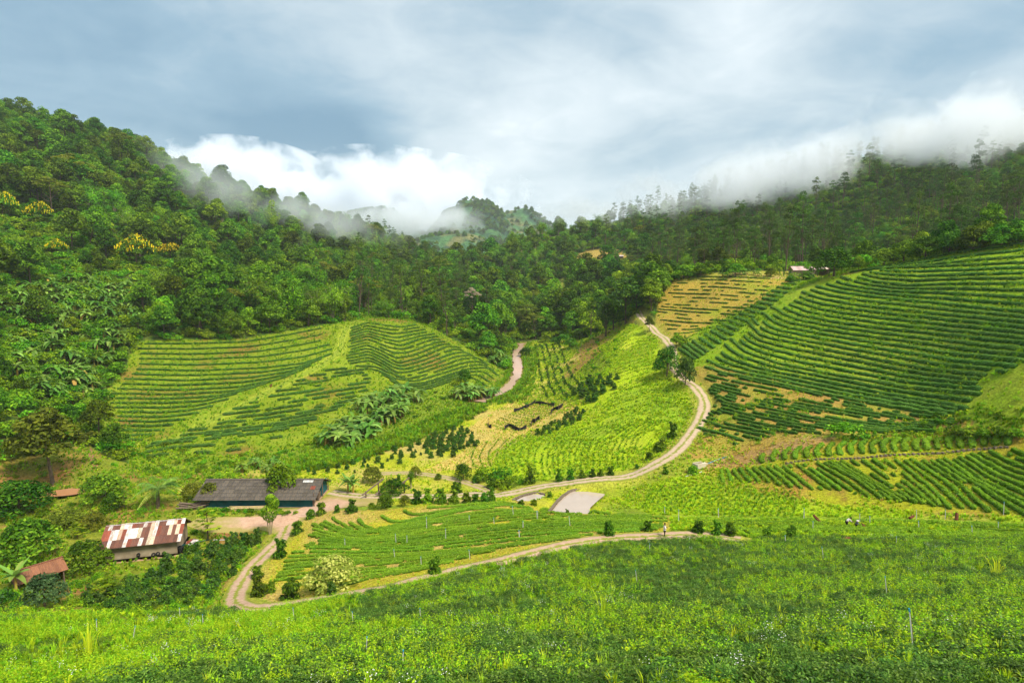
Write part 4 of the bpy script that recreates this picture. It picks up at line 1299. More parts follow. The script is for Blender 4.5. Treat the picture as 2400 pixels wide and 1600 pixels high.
# block inside the bend of the track
field([C2(g) for g in ([(1040,500),(1150,495),(1300,480),(1500,465),(1600,480)], [(620,545),(640,600),(720,635),(900,600),(1050,565),(1300,510),(1600,490),(1720,515)], [(380,550),(440,600),(560,650),(750,650),(1000,605),(1300,560),(1700,530),(2091,545),(2539,556)],
       [(300,612),(450,660),(620,695),(800,680),(1050,640),(1400,600),(1800,570),(2091,572),(2539,580)], [(300,690),(500,715),(700,715),(1000,700),(1300,650),(1600,620),(2091,602),(2539,606)], [(220,750),(400,745),(650,750),(950,745),(1250,710),(1600,670),(2091,638),(2480,630)],
       [(180,800),(350,790),(700,790),(1000,780),(1300,750),(1700,700),(1950,672),(2250,652)], [(80,910),(250,880),(500,860),(800,840),(1100,800),(1300,775),(1600,725)], [(60,950),(250,930),(500,910),(800,885),(1050,840),(1350,795)], [(280,1010),(500,980),(700,930),(950,890),(1150,850)])],
      [3,3,3,3,3,2,4,2,2], 'the block inside the track bend', 'the pond', 'tea rows inside the bend of the track', M['tea_near'], .50, .34, .22, 64, .09, -.36)
field([[(1560,1193),(1700,1195),(1900,1198),(2100,1201),(2340,1212)], [(1560,1207),(1700,1209),(1900,1212),(2340,1224)], [(1700,1226),(1900,1226),(2100,1226),(2340,1240)], [(1900,1246),(2100,1248),(2340,1262)]],
      [2,3,3], 'the shoulder behind the standing person', 'the pond', 'tea rows along the grassy shoulder', M['tea_near'], .65, .5, .22, 70, .10, -.25)
print('tea rows', len(ALL_ROWS))

# ------------------------------------------------------------------ woods
def is_open(X, Y):
    m = np.zeros(X.shape, bool)
    for k in OPEN:
        m |= inside(X, Y, Z[k])
    return m
BAMBOO_A = zone([(1080,620),(1150,560),(1260,520),(1400,520),(1380,580),(1300,640),(1200,650)], 200)
BANANA_A = zone([(0,690),(150,640),(290,655),(330,720),(270,840),(190,940),(60,900),(0,860)])
def woods():
    pts = []
    y = 100.0
    while y < 700:
        sp = 6.2 + y * .0055
        x0 = -.96 * (y + 30)
        n = int(2 * -x0 / sp)
        X = x0 + (np.arange(n) + rng.uniform(-.42, .42, n)) * sp
        Yv = y + rng.uniform(-.45, .45, n) * sp
        pts.append(np.stack([X, Yv], 1))
        y += sp * .92
    P = np.concatenate(pts)
    X, Y = P[:, 0], P[:, 1]
    Zg = h(X, Y)
    ok = ~is_open(X, Y)
    px, py = project(X, Y, Zg)
    ok &= (px > -170) & (px < 2520) & (py < 1300)
    ok &= off_tracks(X, Y, 3.0) & ~((py > 905) & (px > 330)) & ~((py > 700) & (px > 1500))
    ok &= ~inside(X, Y, BANANA_A) | (rng.random(len(X)) < .05)
    X, Y, Zg = X[ok], Y[ok], Zg[ok]
    px, py = project(X, Y, Zg)
    vis = visible(X, Y, Zg + 9.0)
    X, Y, Zg, px, py = X[vis], Y[vis], Zg[vis], px[vis], py[vis]
    # leave the lines of sight to the flowering and other marked trees free
    for (fx, fy, fw, fh) in ((315,611,75,75),(92,516,85,55),(132,586,60,40),(390,598,50,42),(10,498,50,50),(1085,738,34,85),(120,498,70,70),(1880,634,95,60),(1270,662,45,40),(1370,590,70,40),(1300,650,20,30)):
        gx, gy, _z = ground([fx], [fy])[0]
        tp = project(X, Y, Zg + 13.0)[1]
        blk = (np.abs(px - fx) < fw) & (py > fy - 2) & (tp < fy - fh * .1) & (Y < gy + 3)
        blk |= (np.hypot(X - gx, Y - gy) < 4.5)
        X, Y, Zg, px, py = X[~blk], Y[~blk], Zg[~blk], px[~blk], py[~blk]
    # which tree grows where
    n = len(X)
    zn = fbm(X / 45.0 + 31, Y / 45.0, 3)
    zb = fbm(X / 30.0 + 77, Y / 30.0 + 5, 3)
    u = rng.random(n)
    kind = np.full(n, 'broad', dtype=object)
    kind[u < .20] = 'fresh'
    kind[(u > .20) & (u < .27)] = 'vine'
    kind[(u > .985)] = 'umbrella'
    west = px < 1000
    kind[west & (zb > .16) & (u < .8)] = 'bamboo'
    kind[west & (zn > .20) & (u < .6)] = 'vine'
    east = (px > 1180) & (Y > 190) & (py < 640)
    kind[east & (u < .74)] = 'pine'
    kind[east & (zb > .20) & (u < .75)] = 'bamboo'
    mid = (px > 820) & (px <= 1180) & (Y > 240)
    kind[mid & (u < .30)] = 'pine'
    ba = inside(X, Y, BAMBOO_A)
    kind[ba & (u < .75)] = 'bamboo'
    dist = np.hypot(X, Y)
    scl = np.clip(rng.lognormal(.08, .34, n), .5, 1.9) * np.where(dist < 160, .8, 1.0) * np.where(kind == 'pine', .82, 1.0)
    scl = np.where(kind == 'umbrella', scl * .9, scl)
    scl = np.where((px < 345) & (py > 790), scl * .5, scl)
    scl = np.where((px > 1500) & (kind != 'pine'), np.minimum(scl * .75, .9), scl)
    # keep the view clear where trees stand just in front of open ground
    size = np.array([PROTO[k][0][3] for k in kind]) * scl / dist
    top = project(X, Y, Zg + scl * 8)[1]
    inframe = (px > -40) & (px < 2392)
    cand = np.where(inframe, size, 0)
    NAMES = {'broad': 'broadleaf_tree', 'fresh': 'leafy_tree', 'vine': 'creeper_tree', 'umbrella': 'umbrella_tree', 'pine': 'pine_tree', 'bamboo': 'bamboo_clump'}
    DESC = {'broad': ('dark rounded tree', 'tree'), 'fresh': ('bright green tree', 'tree'), 'vine': ('creeper-draped tree', 'tree'),
            'umbrella': ('flat-topped tree', 'tree'), 'pine': ('tall pine', 'pine tree'), 'bamboo': ('bamboo clump', 'bamboo')}
    LIM = {'broad': 150, 'fresh': 70, 'vine': 45, 'umbrella': 14, 'pine': 120, 'bamboo': 75}
    single = np.zeros(n, bool)
    for k, lim in LIM.items():
        ids = np.where((kind == k) & inframe)[0]
        ids = ids[np.argsort(-cand[ids])][:lim]
        single[ids] = True
    def place(i):
        x, y = px[i], py[i]
        if x < 900:
            if y > 880: return 'beside the foot of the far left tea hill', 'trees by the foot of the left hill'
            if x < 330 and y > 620: return 'among the wild bananas on the left slope', 'trees among the wild bananas'
            if y > 660: return 'along the upper edge of the left tea hill', 'trees edging the left tea hill'
            if y > 480: return 'halfway up the wooded left hillside', 'trees halfway up the left hillside'
            return 'near the misty left ridge', 'trees near the left ridge'
        if x < 1330:
            if y > 640: return 'in the wooded valley above the stream', 'trees in the valley above the stream'
            return 'on the spur below the far hills', 'trees on the spur below the far hills'
        if y > 640: return 'along the upper bend of the earth road', 'trees along the upper road'
        if y > 560: return 'on the slope behind the ridge hut', 'trees behind the ridge hut'
        if y > 470: return 'halfway up the wooded right hillside', 'trees halfway up the right hillside'
        return 'near the misty right ridge', 'trees near the right ridge'
    # the order along each stretch tells one from the next
    groups = {}
    for i in np.where(single)[0]:
        w, g = place(i)
        groups.setdefault((kind[i], w, g), []).append(i)
    for (k, w, g), ids in groups.items():
        ids = sorted(ids, key=lambda i: px[i])
        made = []
        for j, i in enumerate(ids):
            d, cat = DESC[k]
            lab = '%s %s' % (d, w)
            if len(ids) <= 59:
                lab = ('%s, %s from the left, %s' % (d, ordinal(j + 1), w)) if len(ids) > 1 else lab
            if len(lab.split()) > 16:
                lab = '%s %s from the left, %s' % (d, ordinal(j + 1), w)
            made.append((px[i], py[i], plant(NAMES[k], k, int(rng.integers(0, 9)), (X[i], Y[i], Zg[i] - .3), rng.uniform(0, 6.28), float(scl[i]), lab, cat, g, tuple(rng.normal(0, .05, 2)))))
        if len(ids) > 59:
            band_labels(made, '%s %s' % (DESC[k][0], w.replace('on the slope ', '')))
    meshes, base = [], {}
    for k in LIM:
        base[k] = len(meshes)
        for q in range(len(PROTO[k])):
            meshes.append(joined(k, q))
    r = ~single
    idx = np.array([base[k] + rng.integers(0, len(PROTO[k])) for k in kind[r]])
    scatter('forest', meshes, np.stack([X[r], Y[r], Zg[r] - .3], 1), rots(r.sum(), .05), scl[r] * rng.uniform(.8, 1.1, r.sum()), idx, 'dense green forest mass covering the hillsides', 'forest')
    # undergrowth between the trunks
    pts = []
    y = 100.0
    while y < 640:
        sp = 2.6 + y * .004
        m = int(2 * .93 * (y + 25) / sp)
        pts.append(np.stack([-.93 * (y + 25) + (np.arange(m) + rng.uniform(-.5, .5, m)) * sp, y + rng.uniform(-.5, .5, m) * sp], 1))
        y += sp
    P = np.concatenate(pts)
    X2, Y2 = P[:, 0], P[:, 1]
    ok = ~is_open(X2, Y2)
    Z2 = h(X2, Y2)
    p2, q2 = project(X2, Y2, Z2)
    ok &= (p2 > -120) & (p2 < 2470) & off_tracks(X2, Y2, 2.2)
    X2, Y2, Z2 = X2[ok], Y2[ok], Z2[ok]
    ok = visible(X2, Y2, Z2 + 2.5)
    X2, Y2, Z2 = X2[ok], Y2[ok], Z2[ok]
    m = len(X2)
    scatter('undergrowth', [p[1] for p in PROTO['thicket']], np.stack([X2, Y2, Z2 - .15], 1), rots(m, .1), rng.uniform(.45, 1.7, m) * (1 + Y2 * .0006), rng.integers(0, 4, m), 'tangled undergrowth between the forest trees', 'undergrowth')
    print('trees', n, 'single', single.sum(), 'undergrowth', m)
woods()

# ---- bananas
def bananas(poly, n, where, group, s0=.8, s1=1.25, word='wild banana plant'):
    P = fill(poly, 4 * n / max(1, .5 * np.prod(poly.max(0) - poly.min(0))))
    rng.shuffle(P)
    keep = []
    for p in P:
        if all((p[0]-q[0])**2 + (p[1]-q[1])**2 > 3.0 for q in keep):
            keep.append(p)
        if len(keep) >= n: break
    keep.sort(key=lambda p: project(p[0], p[1], p[2])[0])
    made = []
    for j, p in enumerate(keep):
        o = plant('banana_plant', 'banana', j, p - [0, 0, .1], rng.uniform(0, 6.28), float(rng.uniform(s0, s1)), '%s %s, %s from the left' % (word, where, ordinal(j + 1)) if len(keep) < 60 else '%s %s' % (word, where), 'banana plant', group, tuple(rng.normal(0, .06, 2)))
        qx, qy = project(p[0], p[1], p[2])
        made.append((float(qx), float(qy), o))
    if len(keep) >= 60:
        band_labels(made, word + ' ' + where.replace('big grove on the wooded left slope', 'left grove'))
bananas(BANANA_A, 150, 'in the big grove on the wooded left slope', 'wild bananas on the left slope', 1.0, 1.65)
bananas(zone([(725,1030),(770,985),(840,930),(930,905),(975,925),(900,985),(800,1035)]), 34, 'in the clump below the far left tea hill', 'bananas below the far left hill', 1.25, 1.75)
bananas(zone([(1030,915),(1070,900),(1120,905),(1140,920),(1060,925)]), 12, 'in the clump beside the stream bend', 'bananas beside the stream bend', 1.1, 1.5)
bananas(zone([(1095,800),(1160,815),(1165,850),(1120,835)]), 12, 'on the stream bank below the forest', 'bananas on the stream bank', 1.1, 1.5)
bananas(zone([(520,1085),(560,1070),(650,1065),(640,1085)]), 6, 'behind the long grey shed', 'bananas behind the shed', .6, .8)
bananas(zone([(1640,632),(1740,628),(1760,634),(1650,640)], 150), 6, 'beside the ridge hut', 'bananas beside the ridge hut', .6, .8)

# ---- plants picked out one by one: picture point of the foot, height and width on the picture
def fit(kind, k, px, py, hp, ymin=0.0):
    g = G(px, py, ymin)
    d = g.y * math.cos(PITCH) - g.z * math.sin(PITCH)
    return g, hp * d / FPX / PROTO[kind][k % len(PROTO[kind])][2]
def spot(name, kind, px, py, hp, label, cat='tree', wid=1.0, k=None, crown=None, group=None, ymin=0.0, tilt=(0, 0)):
    k = int(rng.integers(0, 9)) if k is None else k
    g, s = fit(kind, k, px, py, hp, ymin)
    o = plant(name, kind, k, g - Vector((0, 0, .05)), rng.uniform(0, 6.28), s, label, cat, group, tilt)
    o.scale = (s * wid, s * wid, s)
    if crown:
        for c in o.children:
            if c.name.startswith('crown'):
                c.data = c.data.copy(); c.data.materials[0] = M[crown]
    return o
spot('roadside_tree', 'round', 1532, 863, 74, 'dark round tree standing on the left verge of the earth road', wid=.82, k=1)
spot('roadside_tree', 'round', 1574, 884, 72, 'upright grey-green tree beside the road, right of the dark round tree', wid=.62, k=2, crown='pine')
spot('roadside_tree', 'fresh', 1553, 800, 40, 'small bright green tree at the foot of the diagonal tea strip', wid=1.1)
spot('roadside_tree', 'broad', 1491, 762, 40, 'small dark tree at the upper road bend', wid=.8)
for (cx, cy_, hh_, ww, lab) in ((45, 680, 190, .8, 'slim tree at the low end of the row on the bank'), (88, 640, 190, 1.0, 'second tree on the bank above the grid plantation'), (155, 612, 240, .9, 'tallest tree on the bank left of the upper road'), (215, 545, 190, 1.0, 'tree in the middle of the bank row by the upper road'), (290, 500, 210, 1.1, 'broad tree on the bank just above the upper road'), (350, 455, 150, 1.1, 'tree at the top of the bank beside the straw-coloured slope')):
    x, y = CR([(cx, cy_)])[0]
    spot('bank_tree', 'broad', x, y, hh_ * .4167 * 1.15, lab, wid=ww, group='trees on the bank by the upper road', crown='coffee' if cx % 2 else None)
spot('bank_tree', 'pine', 1357, 775, 88, 'lone slender tree with a thin bare trunk beside the stream meadow', wid=1.2, crown='broad')
spot('bank_tree', 'pine', 1393, 772, 84, 'second slender tree up the bank from the stream meadow', wid=1.0, crown='broad')
for j, (cx, cy_, hp) in enumerate(((1510, 525, 20), (1570, 540, 19), (1620, 530, 22), (1668, 560, 24), (1720, 512, 26))):
    spot('round_tree', 'round', 686 + cx * .375, 588 + cy_ * .375, hp, 'small round orchard tree at the head of the stream meadow, %s from the left' % ordinal(j + 1), wid=1.3, group='round orchard trees at the meadow head')
spot('round_tree', 'round', 1207, 818, 24, 'rounded dark shrub tree on the right bank of the stream', wid=1.2)
o = spot('bare_tree', 'umbrella', 1085, 738, 80, 'pale half-bare tree standing out above the stream valley', wid=.55, k=0, crown='dry')
o.children[0].data = o.children[0].data.copy(); o.children[0].data.materials[0] = M['pale_bark']
for x, y, hp, lab in ((7, 500, 46, 'yellow flowering tree cut by the left picture edge'), (92, 520, 44, 'wide yellow flowering tree on the upper left hillside'), (315, 618, 62, 'large yellow flowering tree halfway up the left hillside'), (132, 592, 34, 'small yellow flowering tree left of the large one'), (392, 600, 36, 'partly hidden yellow flowering tree right of the large one')):
    spot('flowering_tree', 'yellow', x, y, hp * 1.25, lab, group='yellow flowering trees on the left hillside')
for x, y, hp, w, lab in ((280, 372, 68, 1.0, 'tall flat-topped tree rising above the left ridge'), (120, 498, 92, .9, 'big flat-topped tree in the upper left forest'), (562, 432, 34, 1.3, 'small flat-topped tree in the mist on the left ridge'), (855, 560, 46, 1.1, 'flat-topped tree above the end of the left ridge')):
    spot('flat_topped_tree', 'umbrella', x, y, hp, lab, wid=w, group='flat-topped trees on the left ridge')
spot('ridge_tree', 'broad', 770, 505, 44, 'dark lone tree on the left ridge against the white cloud', wid=.8)
spot('ridge_tree', 'pine', 355, 545, 46, 'dark upright tree above the large yellow flowering tree', wid=1.3, crown='broad')
# trees round the farm
spot('old_tree', 'broad', 122, 1112, 190, 'tall spreading tree with a leaning pale trunk at the left edge', wid=1.15, k=1, tilt=(0, -.14), crown='olive')
spot('dark_tree', 'round', 45, 1180, 86, 'dense dark round tree behind the orange pool', wid=1.5, k=2)
spot('dark_tree', 'round', 60, 1290, 104, 'very dense dark round tree above the small brown hut', wid=1.25, k=3)
spot('farm_tree', 'round', 243, 1146, 66, 'round green tree just right of the orange pool', wid=1.5, k=0)
spot('farm_tree', 'round', 256, 1172, 42, 'small tree with yellowish top left of the coconut palm', wid=1.1)
spot('papaya_tree', 'papaya', 286, 1172, 50, 'papaya tree beside the coconut palm', wid=1.1)
spot('grey_shrub', 'round', 150, 1210, 48, 'grey-green shrub with orange tips below the pool', 'shrub', wid=1.7, crown='olive')
spot('farm_tree', 'round', 217, 1212, 42, 'light green thin tree above the rusty-roofed house', wid=1.3, crown='olive')
spot('papaya_tree', 'papaya', 178, 1236, 40, 'papaya tree left of the rusty roof', wid=1.3)
spot('papaya_tree', 'papaya', 128, 1268, 44, 'papaya tree in front of the dense dark tree', wid=1.2)
spot('farm_tree', 'round', 196, 1306, 80, 'leaning yellow-green tree on the slope below the rusty-roofed house', wid=1.2, tilt=(0, -.22), k=1)
spot('blue_green_shrub', 'round', 103, 1392, 88, 'blue-green feathery shrub right of the small brown hut', 'shrub', wid=1.0, crown='bluegreen')
spot('papaya_tree', 'papaya', 250, 1378, 66, 'broad blue-green papaya in the lower left orchard', wid=1.5)
spot('dark_shrub', 'round', 8, 1412, 70, 'dark shrub in the lower left corner', 'shrub', wid=.9, crown='coffee')
spot('papaya_tree', 'papaya', 478, 1240, 84, 'tall branching papaya tree at the edge of the yard', wid=1.0, k=1)
spot('farm_tree', 'round', 649, 1146, 92, 'tree in front of the long grey shed', wid=.85, k=4, crown='vine')
spot('farm_tree', 'round', 446, 1150, 48, 'small tree at the left end of the grey shed', wid=1.1, crown='olive')
spot('farm_tree', 'round', 484, 1153, 52, 'second small tree at the left end of the grey shed', wid=1.1, crown='olive')
spot('flowering_shrub_tree', 'round', 764, 1356, 92, 'pale flowering tree beside the track bend', wid=1.25, crown='pale', k=2)
spot('dark_shrub', 'coffee', 762, 1364, 32, 'small dark shrub at the foot of the pale flowering tree', 'shrub', wid=.8)
spot('field_tree', 'round', 1064, 1102, 44, 'small dark tree at the bend of the grassy lane', wid=.9)
spot('field_tree', 'round', 954, 1096, 30, 'small forked tree beside the grassy lane', wid=.9, crown='olive')
spot('field_tree', 'round', 1007, 1101, 16, 'tiny lime green tree on the grassy lane verge')
spot('field_tree', 'round', 856, 1108, 40, 'round yellow-green tree behind the timber frame', wid=1.1, crown='olive')
spot('field_tree', 'round', 854, 1168, 17, 'tiny lime green tree at the right end of the yard')
spot('field_tree', 'round', 886, 1166, 40, 'bright lime shrub tree at the right end of the yard', wid=1.0)
spot('field_tree', 'round', 929, 1162, 30, 'small yellowish tree with a white trunk foot by the yard', wid=.9, crown='olive')
spot('field_tree', 'bamboo', 944, 1122, 42, 'feathery upright shrub tree right of the timber frame', wid=.6)
spot('field_tree', 'round', 905, 1132, 36, 'wide lime green shrub right of the timber frame', wid=1.7)
spot('ridge_big_tree', 'round', 1915, 634, 74, 'big dark round tree beside the ridge hut', wid=1.25, k=1, ymin=150)
spot('ridge_big_tree', 'fresh', 1972, 624, 40, 'round yellow-green tree right of the big dark tree on the ridge', wid=1.0, ymin=150)
spot('ridge_small_tree', 'fresh', 1853, 636, 32, 'small leafy tree in front of the ridge hut', wid=1.2)
for j, (x, hp) in enumerate(((1790, 22), (1800, 20), (1815, 22), (1878, 24), (1904, 26))):
    o = spot('cypress', 'vine', x, 635, hp, 'small dark cypress by the ridge hut, %s from the left' % ordinal(j + 1), wid=.55, group='cypresses by the ridge hut', crown='pine')
for j, (x, y, hp, w) in enumerate(((2030, 610, 46, 1.2), (2075, 600, 50, 1.3), (2125, 592, 54, 1.3), (2180, 582, 56, 1.2), (2235, 574, 60, 1.2), (2300, 566, 58, 1.3), (2345, 560, 64, 1.2))):
    spot('ridge_hedge_tree', 'round', x, y + 2, hp, 'rounded tree along the skyline of the right-hand tea hill, %s from the left' % ordinal(j + 1), wid=w, group='trees along the right hill skyline', ymin=100)
for j, (x, y, hp, w) in enumerate(((1570, 640, 34, 1.5), (1610, 636, 30, 1.4), (1690, 634, 30, 1.3), (1770, 636, 22, 1.2))):
    spot('ridge_hedge_tree', 'round', x, y, hp, 'low round tree along the top of the straw-coloured slope, %s from the left' % ordinal(j + 1), wid=w, group='trees on top of the straw-coloured slope', ymin=150, crown='vine')
# bottlebrush-like tree with several stems and a coconut palm
def stem_tree():
    g, _ = fit('broad', 0, 621, 1226, 98)
    o = thing('bushy_stem_tree', g); tag(o, 'tall pale-topped bushy tree on thin bare stems by the track', 'tree')
    t, c = MB(), MB()
    for k in range(6):
        a = k * 1.05
        t.tube(spline(np.array([(.15*math.cos(a), .15*math.sin(a), -.2), (.35*math.cos(a), .35*math.sin(a), 1.5), (.6*math.cos(a), .6*math.sin(a), 3.2)]), 3), .05, 5)
    for (x, y, z, r, rz) in ((0, 0, 3.4, 1.15, 1.5), (.5, .3, 4.8, .95, 1.1), (.2, .1, 5.6, .8, .8)):
        n = 900
        P, D = ellipsoid_pts(n, (x, y, z), (r, r, rz), -.95, .12)
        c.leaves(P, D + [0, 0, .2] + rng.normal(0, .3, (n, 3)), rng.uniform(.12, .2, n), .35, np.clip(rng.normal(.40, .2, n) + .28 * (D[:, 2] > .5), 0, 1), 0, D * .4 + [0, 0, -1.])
    link('trunk', t.mesh('stems', M['pale_bark']), o); link('crown', c.mesh('stem_tree_crown', M['broad_lime']), o)
stem_tree()
def palm():
    g = G(362, 1166)
    o = thing('coconut_palm', g, 0, 1.35); tag(o, 'coconut palm with arching fronds left of the grey shed', 'palm tree')
    t = MB(); t.tube(spline(np.array([(0, 0, -.3), (.1, 0, 1.2), (.15, .1, 2.6)]), 4), np.linspace(.28, .17, 9), 8)
    link('trunk', t.mesh('palm_trunk', M['bark']), o)
    for j in range(17):
        a = j * 2.399; up = 1 - j / 17
        mb = MB(); d = np.array([math.cos(a), math.sin(a), 0]); sd_ = np.array([-d[1], d[0], 0])
        L = rng.uniform(2.9, 3.8)
        us = np.linspace(0, 1, 15)
        P = np.array([.15, .1, 2.5]) + d * (L * us * (1 - .25 * us * up))[:, None] + np.array([0, 0, 1.])[None] * ((3.3 * up + .6) * us - (2.2 + .6 * up) * us**2)[:, None]
        mb.tube(P, np.linspace(.05, .015, 15), 4, .6, 0, caps=False)
        for i in range(2, 15):
            for s in (-1, 1):
                for q in (0, .5):
                    p = P[i] * (1 - q) + P[i-1] * q
                    l = .75 * math.sin(math.pi * min(1, .15 + .85 * us[i])) + .18
                    e = p + sd_ * s * l * .8 + d * l * .35 + np.array([0, 0, -.35 * l])
                    w = d * .05
                    mb.add([p - w, p + w, e], [(0, 1, 2)], rng.uniform(.3, .9))
        link('frond', mb.mesh('frond', M['pale'] if j > 13 else M['banana']), o)
palm()
def big_banana(px, py, hp, label, name='banana_plant', n=11, mat='banana'):
    g = G(px, py); d = g.y * math.cos(PITCH) - g.z * math.sin(PITCH); s = hp * d / FPX / 4.2
    o = thing(name, g, rng.uniform(0, 6), s); tag(o, label, 'banana plant')
    t = MB()
    t.tube([(0, 0, -.3), (.05, 0, 1.0), (.05, .05, 2.2)], [.2, .16, .09], 7)
    link('stem', t.mesh('banana_stem', M['dry']), o)
    for j in range(n):
        a = j * 2.399; up = 1 - j / n
        mb = MB()
        leaf_blade(mb, (.05, .05, 2.1), (math.cos(a), math.sin(a), 0), rng.uniform(1.9, 2.5), rng.uniform(.28, .38), .4 + 2.4 * up, .7 + .9 * (1 - up), rng.uniform(.4, .95), 0, 8)
        link('leaf', mb.mesh('leaf', M[mat]), o)
big_banana(37, 1358, 74, 'large banana plant beside the small brown hut')
big_banana(800, 1130, 48, 'tall banana clump right of the grey shed', n=14)
big_banana(812, 1132, 44, 'banana stem leaning on the tall clump by the shed', n=12)
big_banana(1909, 1012, 20, 'small lone banana plant on the gully edge', n=7)
big_banana(581, 1152, 26, 'small palm-like banana before the grey shed wall', n=9)

# ---- shrubs along the tracks, bushes by the ponds
SHRUB2 = [(145,800,125,.75,'dark shrub where the track leaves the yard'),(255,650,80,1.1,'shrub at the top of the near tea block by the yard'),(585,525,80,1.05,'largest shrub on the yard edge'),(495,525,55,.8,'small shrub on the yard edge'),(400,535,80,.9,'dense shrub at the yard corner'),(335,560,60,1.1,'low shrub at the yard corner'),
 (210,1060,140,.95,'large round shrub inside the track bend'),(15,920,80,1.1,'shrub on the inner side of the track bend'),(20,1030,120,.9,'broad shrub at the sharpest track bend'),(90,1010,70,1.0,'small shrub between the two large ones at the bend'),(1095,895,105,.9,'lone dark shrub beside the track in the near tea block'),
 (980,468,90,.95,'first shrub in the hedge along the yard road'),(1050,466,90,.9,'yellowish shrub in the hedge along the yard road'),(1130,470,95,.95,'third shrub in the hedge along the yard road'),(1210,470,85,.95,'fourth shrub in the hedge along the yard road'),(1290,466,65,1.1,'fifth shrub in the hedge along the yard road'),(1350,464,60,1.1,'sixth shrub in the hedge along the yard road'),(1400,462,62,1.0,'seventh shrub in the hedge along the yard road'),(1440,458,90,.7,'last tall shrub in the hedge along the yard road'),
 (1230,402,70,1.1,'shrub behind the hedge near the road fork'),(870,322,32,1.1,'low shrub beside the grassy lane'),(1345,342,45,1.1,'low shrub at the road fork'),(1445,375,70,1.1,'bush at the road cutting'),(1540,380,50,1.2,'low bush on the cutting below the lime slope'),(800,488,85,.9,'loose shrub at the corner of the yard')]
for cx, cy_, hp, w, lab in SHRUB2:
    x, y = C2([(cx, cy_)])[0]
    spot('roadside_shrub', 'coffee', x, y, hp * .375, lab, 'shrub', wid=w, crown='broad' if 'yellow' not in lab else 'broad_lime')
SHRUB3 = [(130,412,130,.85,'large ragged shrub at the start of the verge hedge'),(345,402,95,.6,'first bush of the hedge below the lime slope'),(430,388,85,.8,'second bush of the hedge below the lime slope'),(520,375,62,1.0,'third bush of the hedge below the lime slope'),(590,368,62,.9,'fourth bush of the hedge below the lime slope'),(650,362,58,.9,'fifth bush of the hedge below the lime slope'),(725,350,66,1.0,'last bush of the hedge below the lime slope'),
 (1085,175,100,1.1,'large bush on the left verge where the road climbs'),(1175,80,120,.7,'tall bush on the left verge of the climbing road'),(1010,245,65,1.2,'low bush on the left verge of the climbing road'),(918,302,30,1.2,'small round bush on the road verge'),(1130,342,52,1.0,'round bush on the right verge above the pond wall'),(1330,342,62,1.4,'pale bush at the foot of the gully'),
 (715,797,115,.8,'tall dark shrub on the shoulder left of the standing person'),(1005,768,88,.95,'dark shrub just left of the standing person'),(1365,775,92,1.1,'wide shrub right of the standing person'),(1500,792,110,.75,'tall shrub in the pair right of the standing person'),(1605,797,100,.95,'darkest shrub in the pair right of the standing person'),(1875,822,92,1.0,'round dark shrub on the shoulder far right of the person'),(2050,827,112,.8,'upright shrub at the right end of the shoulder track'),
 (275,517,50,.9,'small bush on the bank between the ponds'),(402,645,45,.9,'small bush at the near edge of the big pond'),(160,575,46,1.3,'light bush beside the small pond'),(60,575,42,1.5,'low bush at the edge of the small pond')]
for cx, cy_, hp, w, lab in SHRUB3:
    x, y = conv([(cx, cy_)], 1176, 980, .3125)[0]
    spot('roadside_shrub', 'coffee', x, y, hp * .3125, lab, 'shrub', wid=w, crown='broad' if 'light' not in lab and 'pale' not in lab else 'broad_lime')
for j, (cx, cy_, hp, w) in enumerate(((1640, 190, 60, 1.3), (1710, 185, 95, 1.5), (1850, 188, 70, 1.5), (1950, 185, 80, 1.5), (2050, 185, 75, 1.5))):
    x, y = C4([(cx, cy_)])[0]
    spot('vine_bush', 'thicket', x, y, hp * .375 * .8, 'vine-covered bush at the right end of the gully, %s from the left' % ordinal(j + 1), 'shrub', wid=w * .8, group='vine bushes at the gully end')

# ---- coffee bushes in the orchards, kept as single plants
def bushes(poly, gap, where, group, s0, s1, limit, crown='coffee', name='coffee_bush', jitter=.35, rows=None):
    x0, y0 = poly.min(0); x1, y1 = poly.max(0)
    pts = []
    for yy in np.arange(y0, y1, gap * (rows or 1)):
        for xx in np.arange(x0, x1, gap):
            pts.append((xx + rng.uniform(-jitter, jitter) * gap, yy + rng.uniform(-jitter, jitter) * gap * (rows or 1)))
    P = np.array(pts)
    k = inside(P[:, 0], P[:, 1], poly) & off_tracks(P[:, 0], P[:, 1], 1.9)
    P = P[k]
    if len(P) > limit:
        P = P[rng.permutation(len(P))[:limit]]
    P = P[np.argsort(project(P[:, 0], P[:, 1], h(P[:, 0], P[:, 1]))[0])]
    made = []
    for j, p in enumerate(P):
        lab = 'glossy dark bush %s, %s from the left' % (where, ordinal(j + 1)) if len(P) < 60 else 'glossy dark bush %s' % where
        o = plant(name, 'coffee', j, (p[0], p[1], float(h(p[0], p[1])) - .05), rng.uniform(0, 6.28), float(rng.uniform(s0, s1)), lab, 'bush', group)
        qx, qy = project(p[0], p[1], float(h(p[0], p[1])))
        made.append((float(qx), float(qy), o))
    if len(P) >= 60:
        band_labels(made, 'dark bush ' + where.replace(' beside the stream', '').replace(' beyond the shed', ''))
    return len(P)
nb = bushes(zone([(205,1402),(190,1378),(300,1335),(420,1275),(540,1240),(600,1226),(596,1256),(545,1325),(505,1392),(350,1412)]), 1.75, 'in the lower left orchard', 'bushes in the lower left orchard', .55, 1.0, 105)
nb += bushes(zone([(700,1085),(760,1060),(900,1030),(1000,1010),(1080,1000),(1105,1020),(1040,1050),(960,1055),(880,1075),(760,1095)]), 2.7, 'on the valley floor beyond the shed', 'bushes on the valley floor', .35, .75, 95)
nb += bushes(zone([(960,1020),(1040,985),(1100,1000),(1095,1022),(1020,1045)]), 1.8, 'in the dark patch by the hedgerow', 'bushes in the dark patch by the hedgerow', .6, .85, 50)
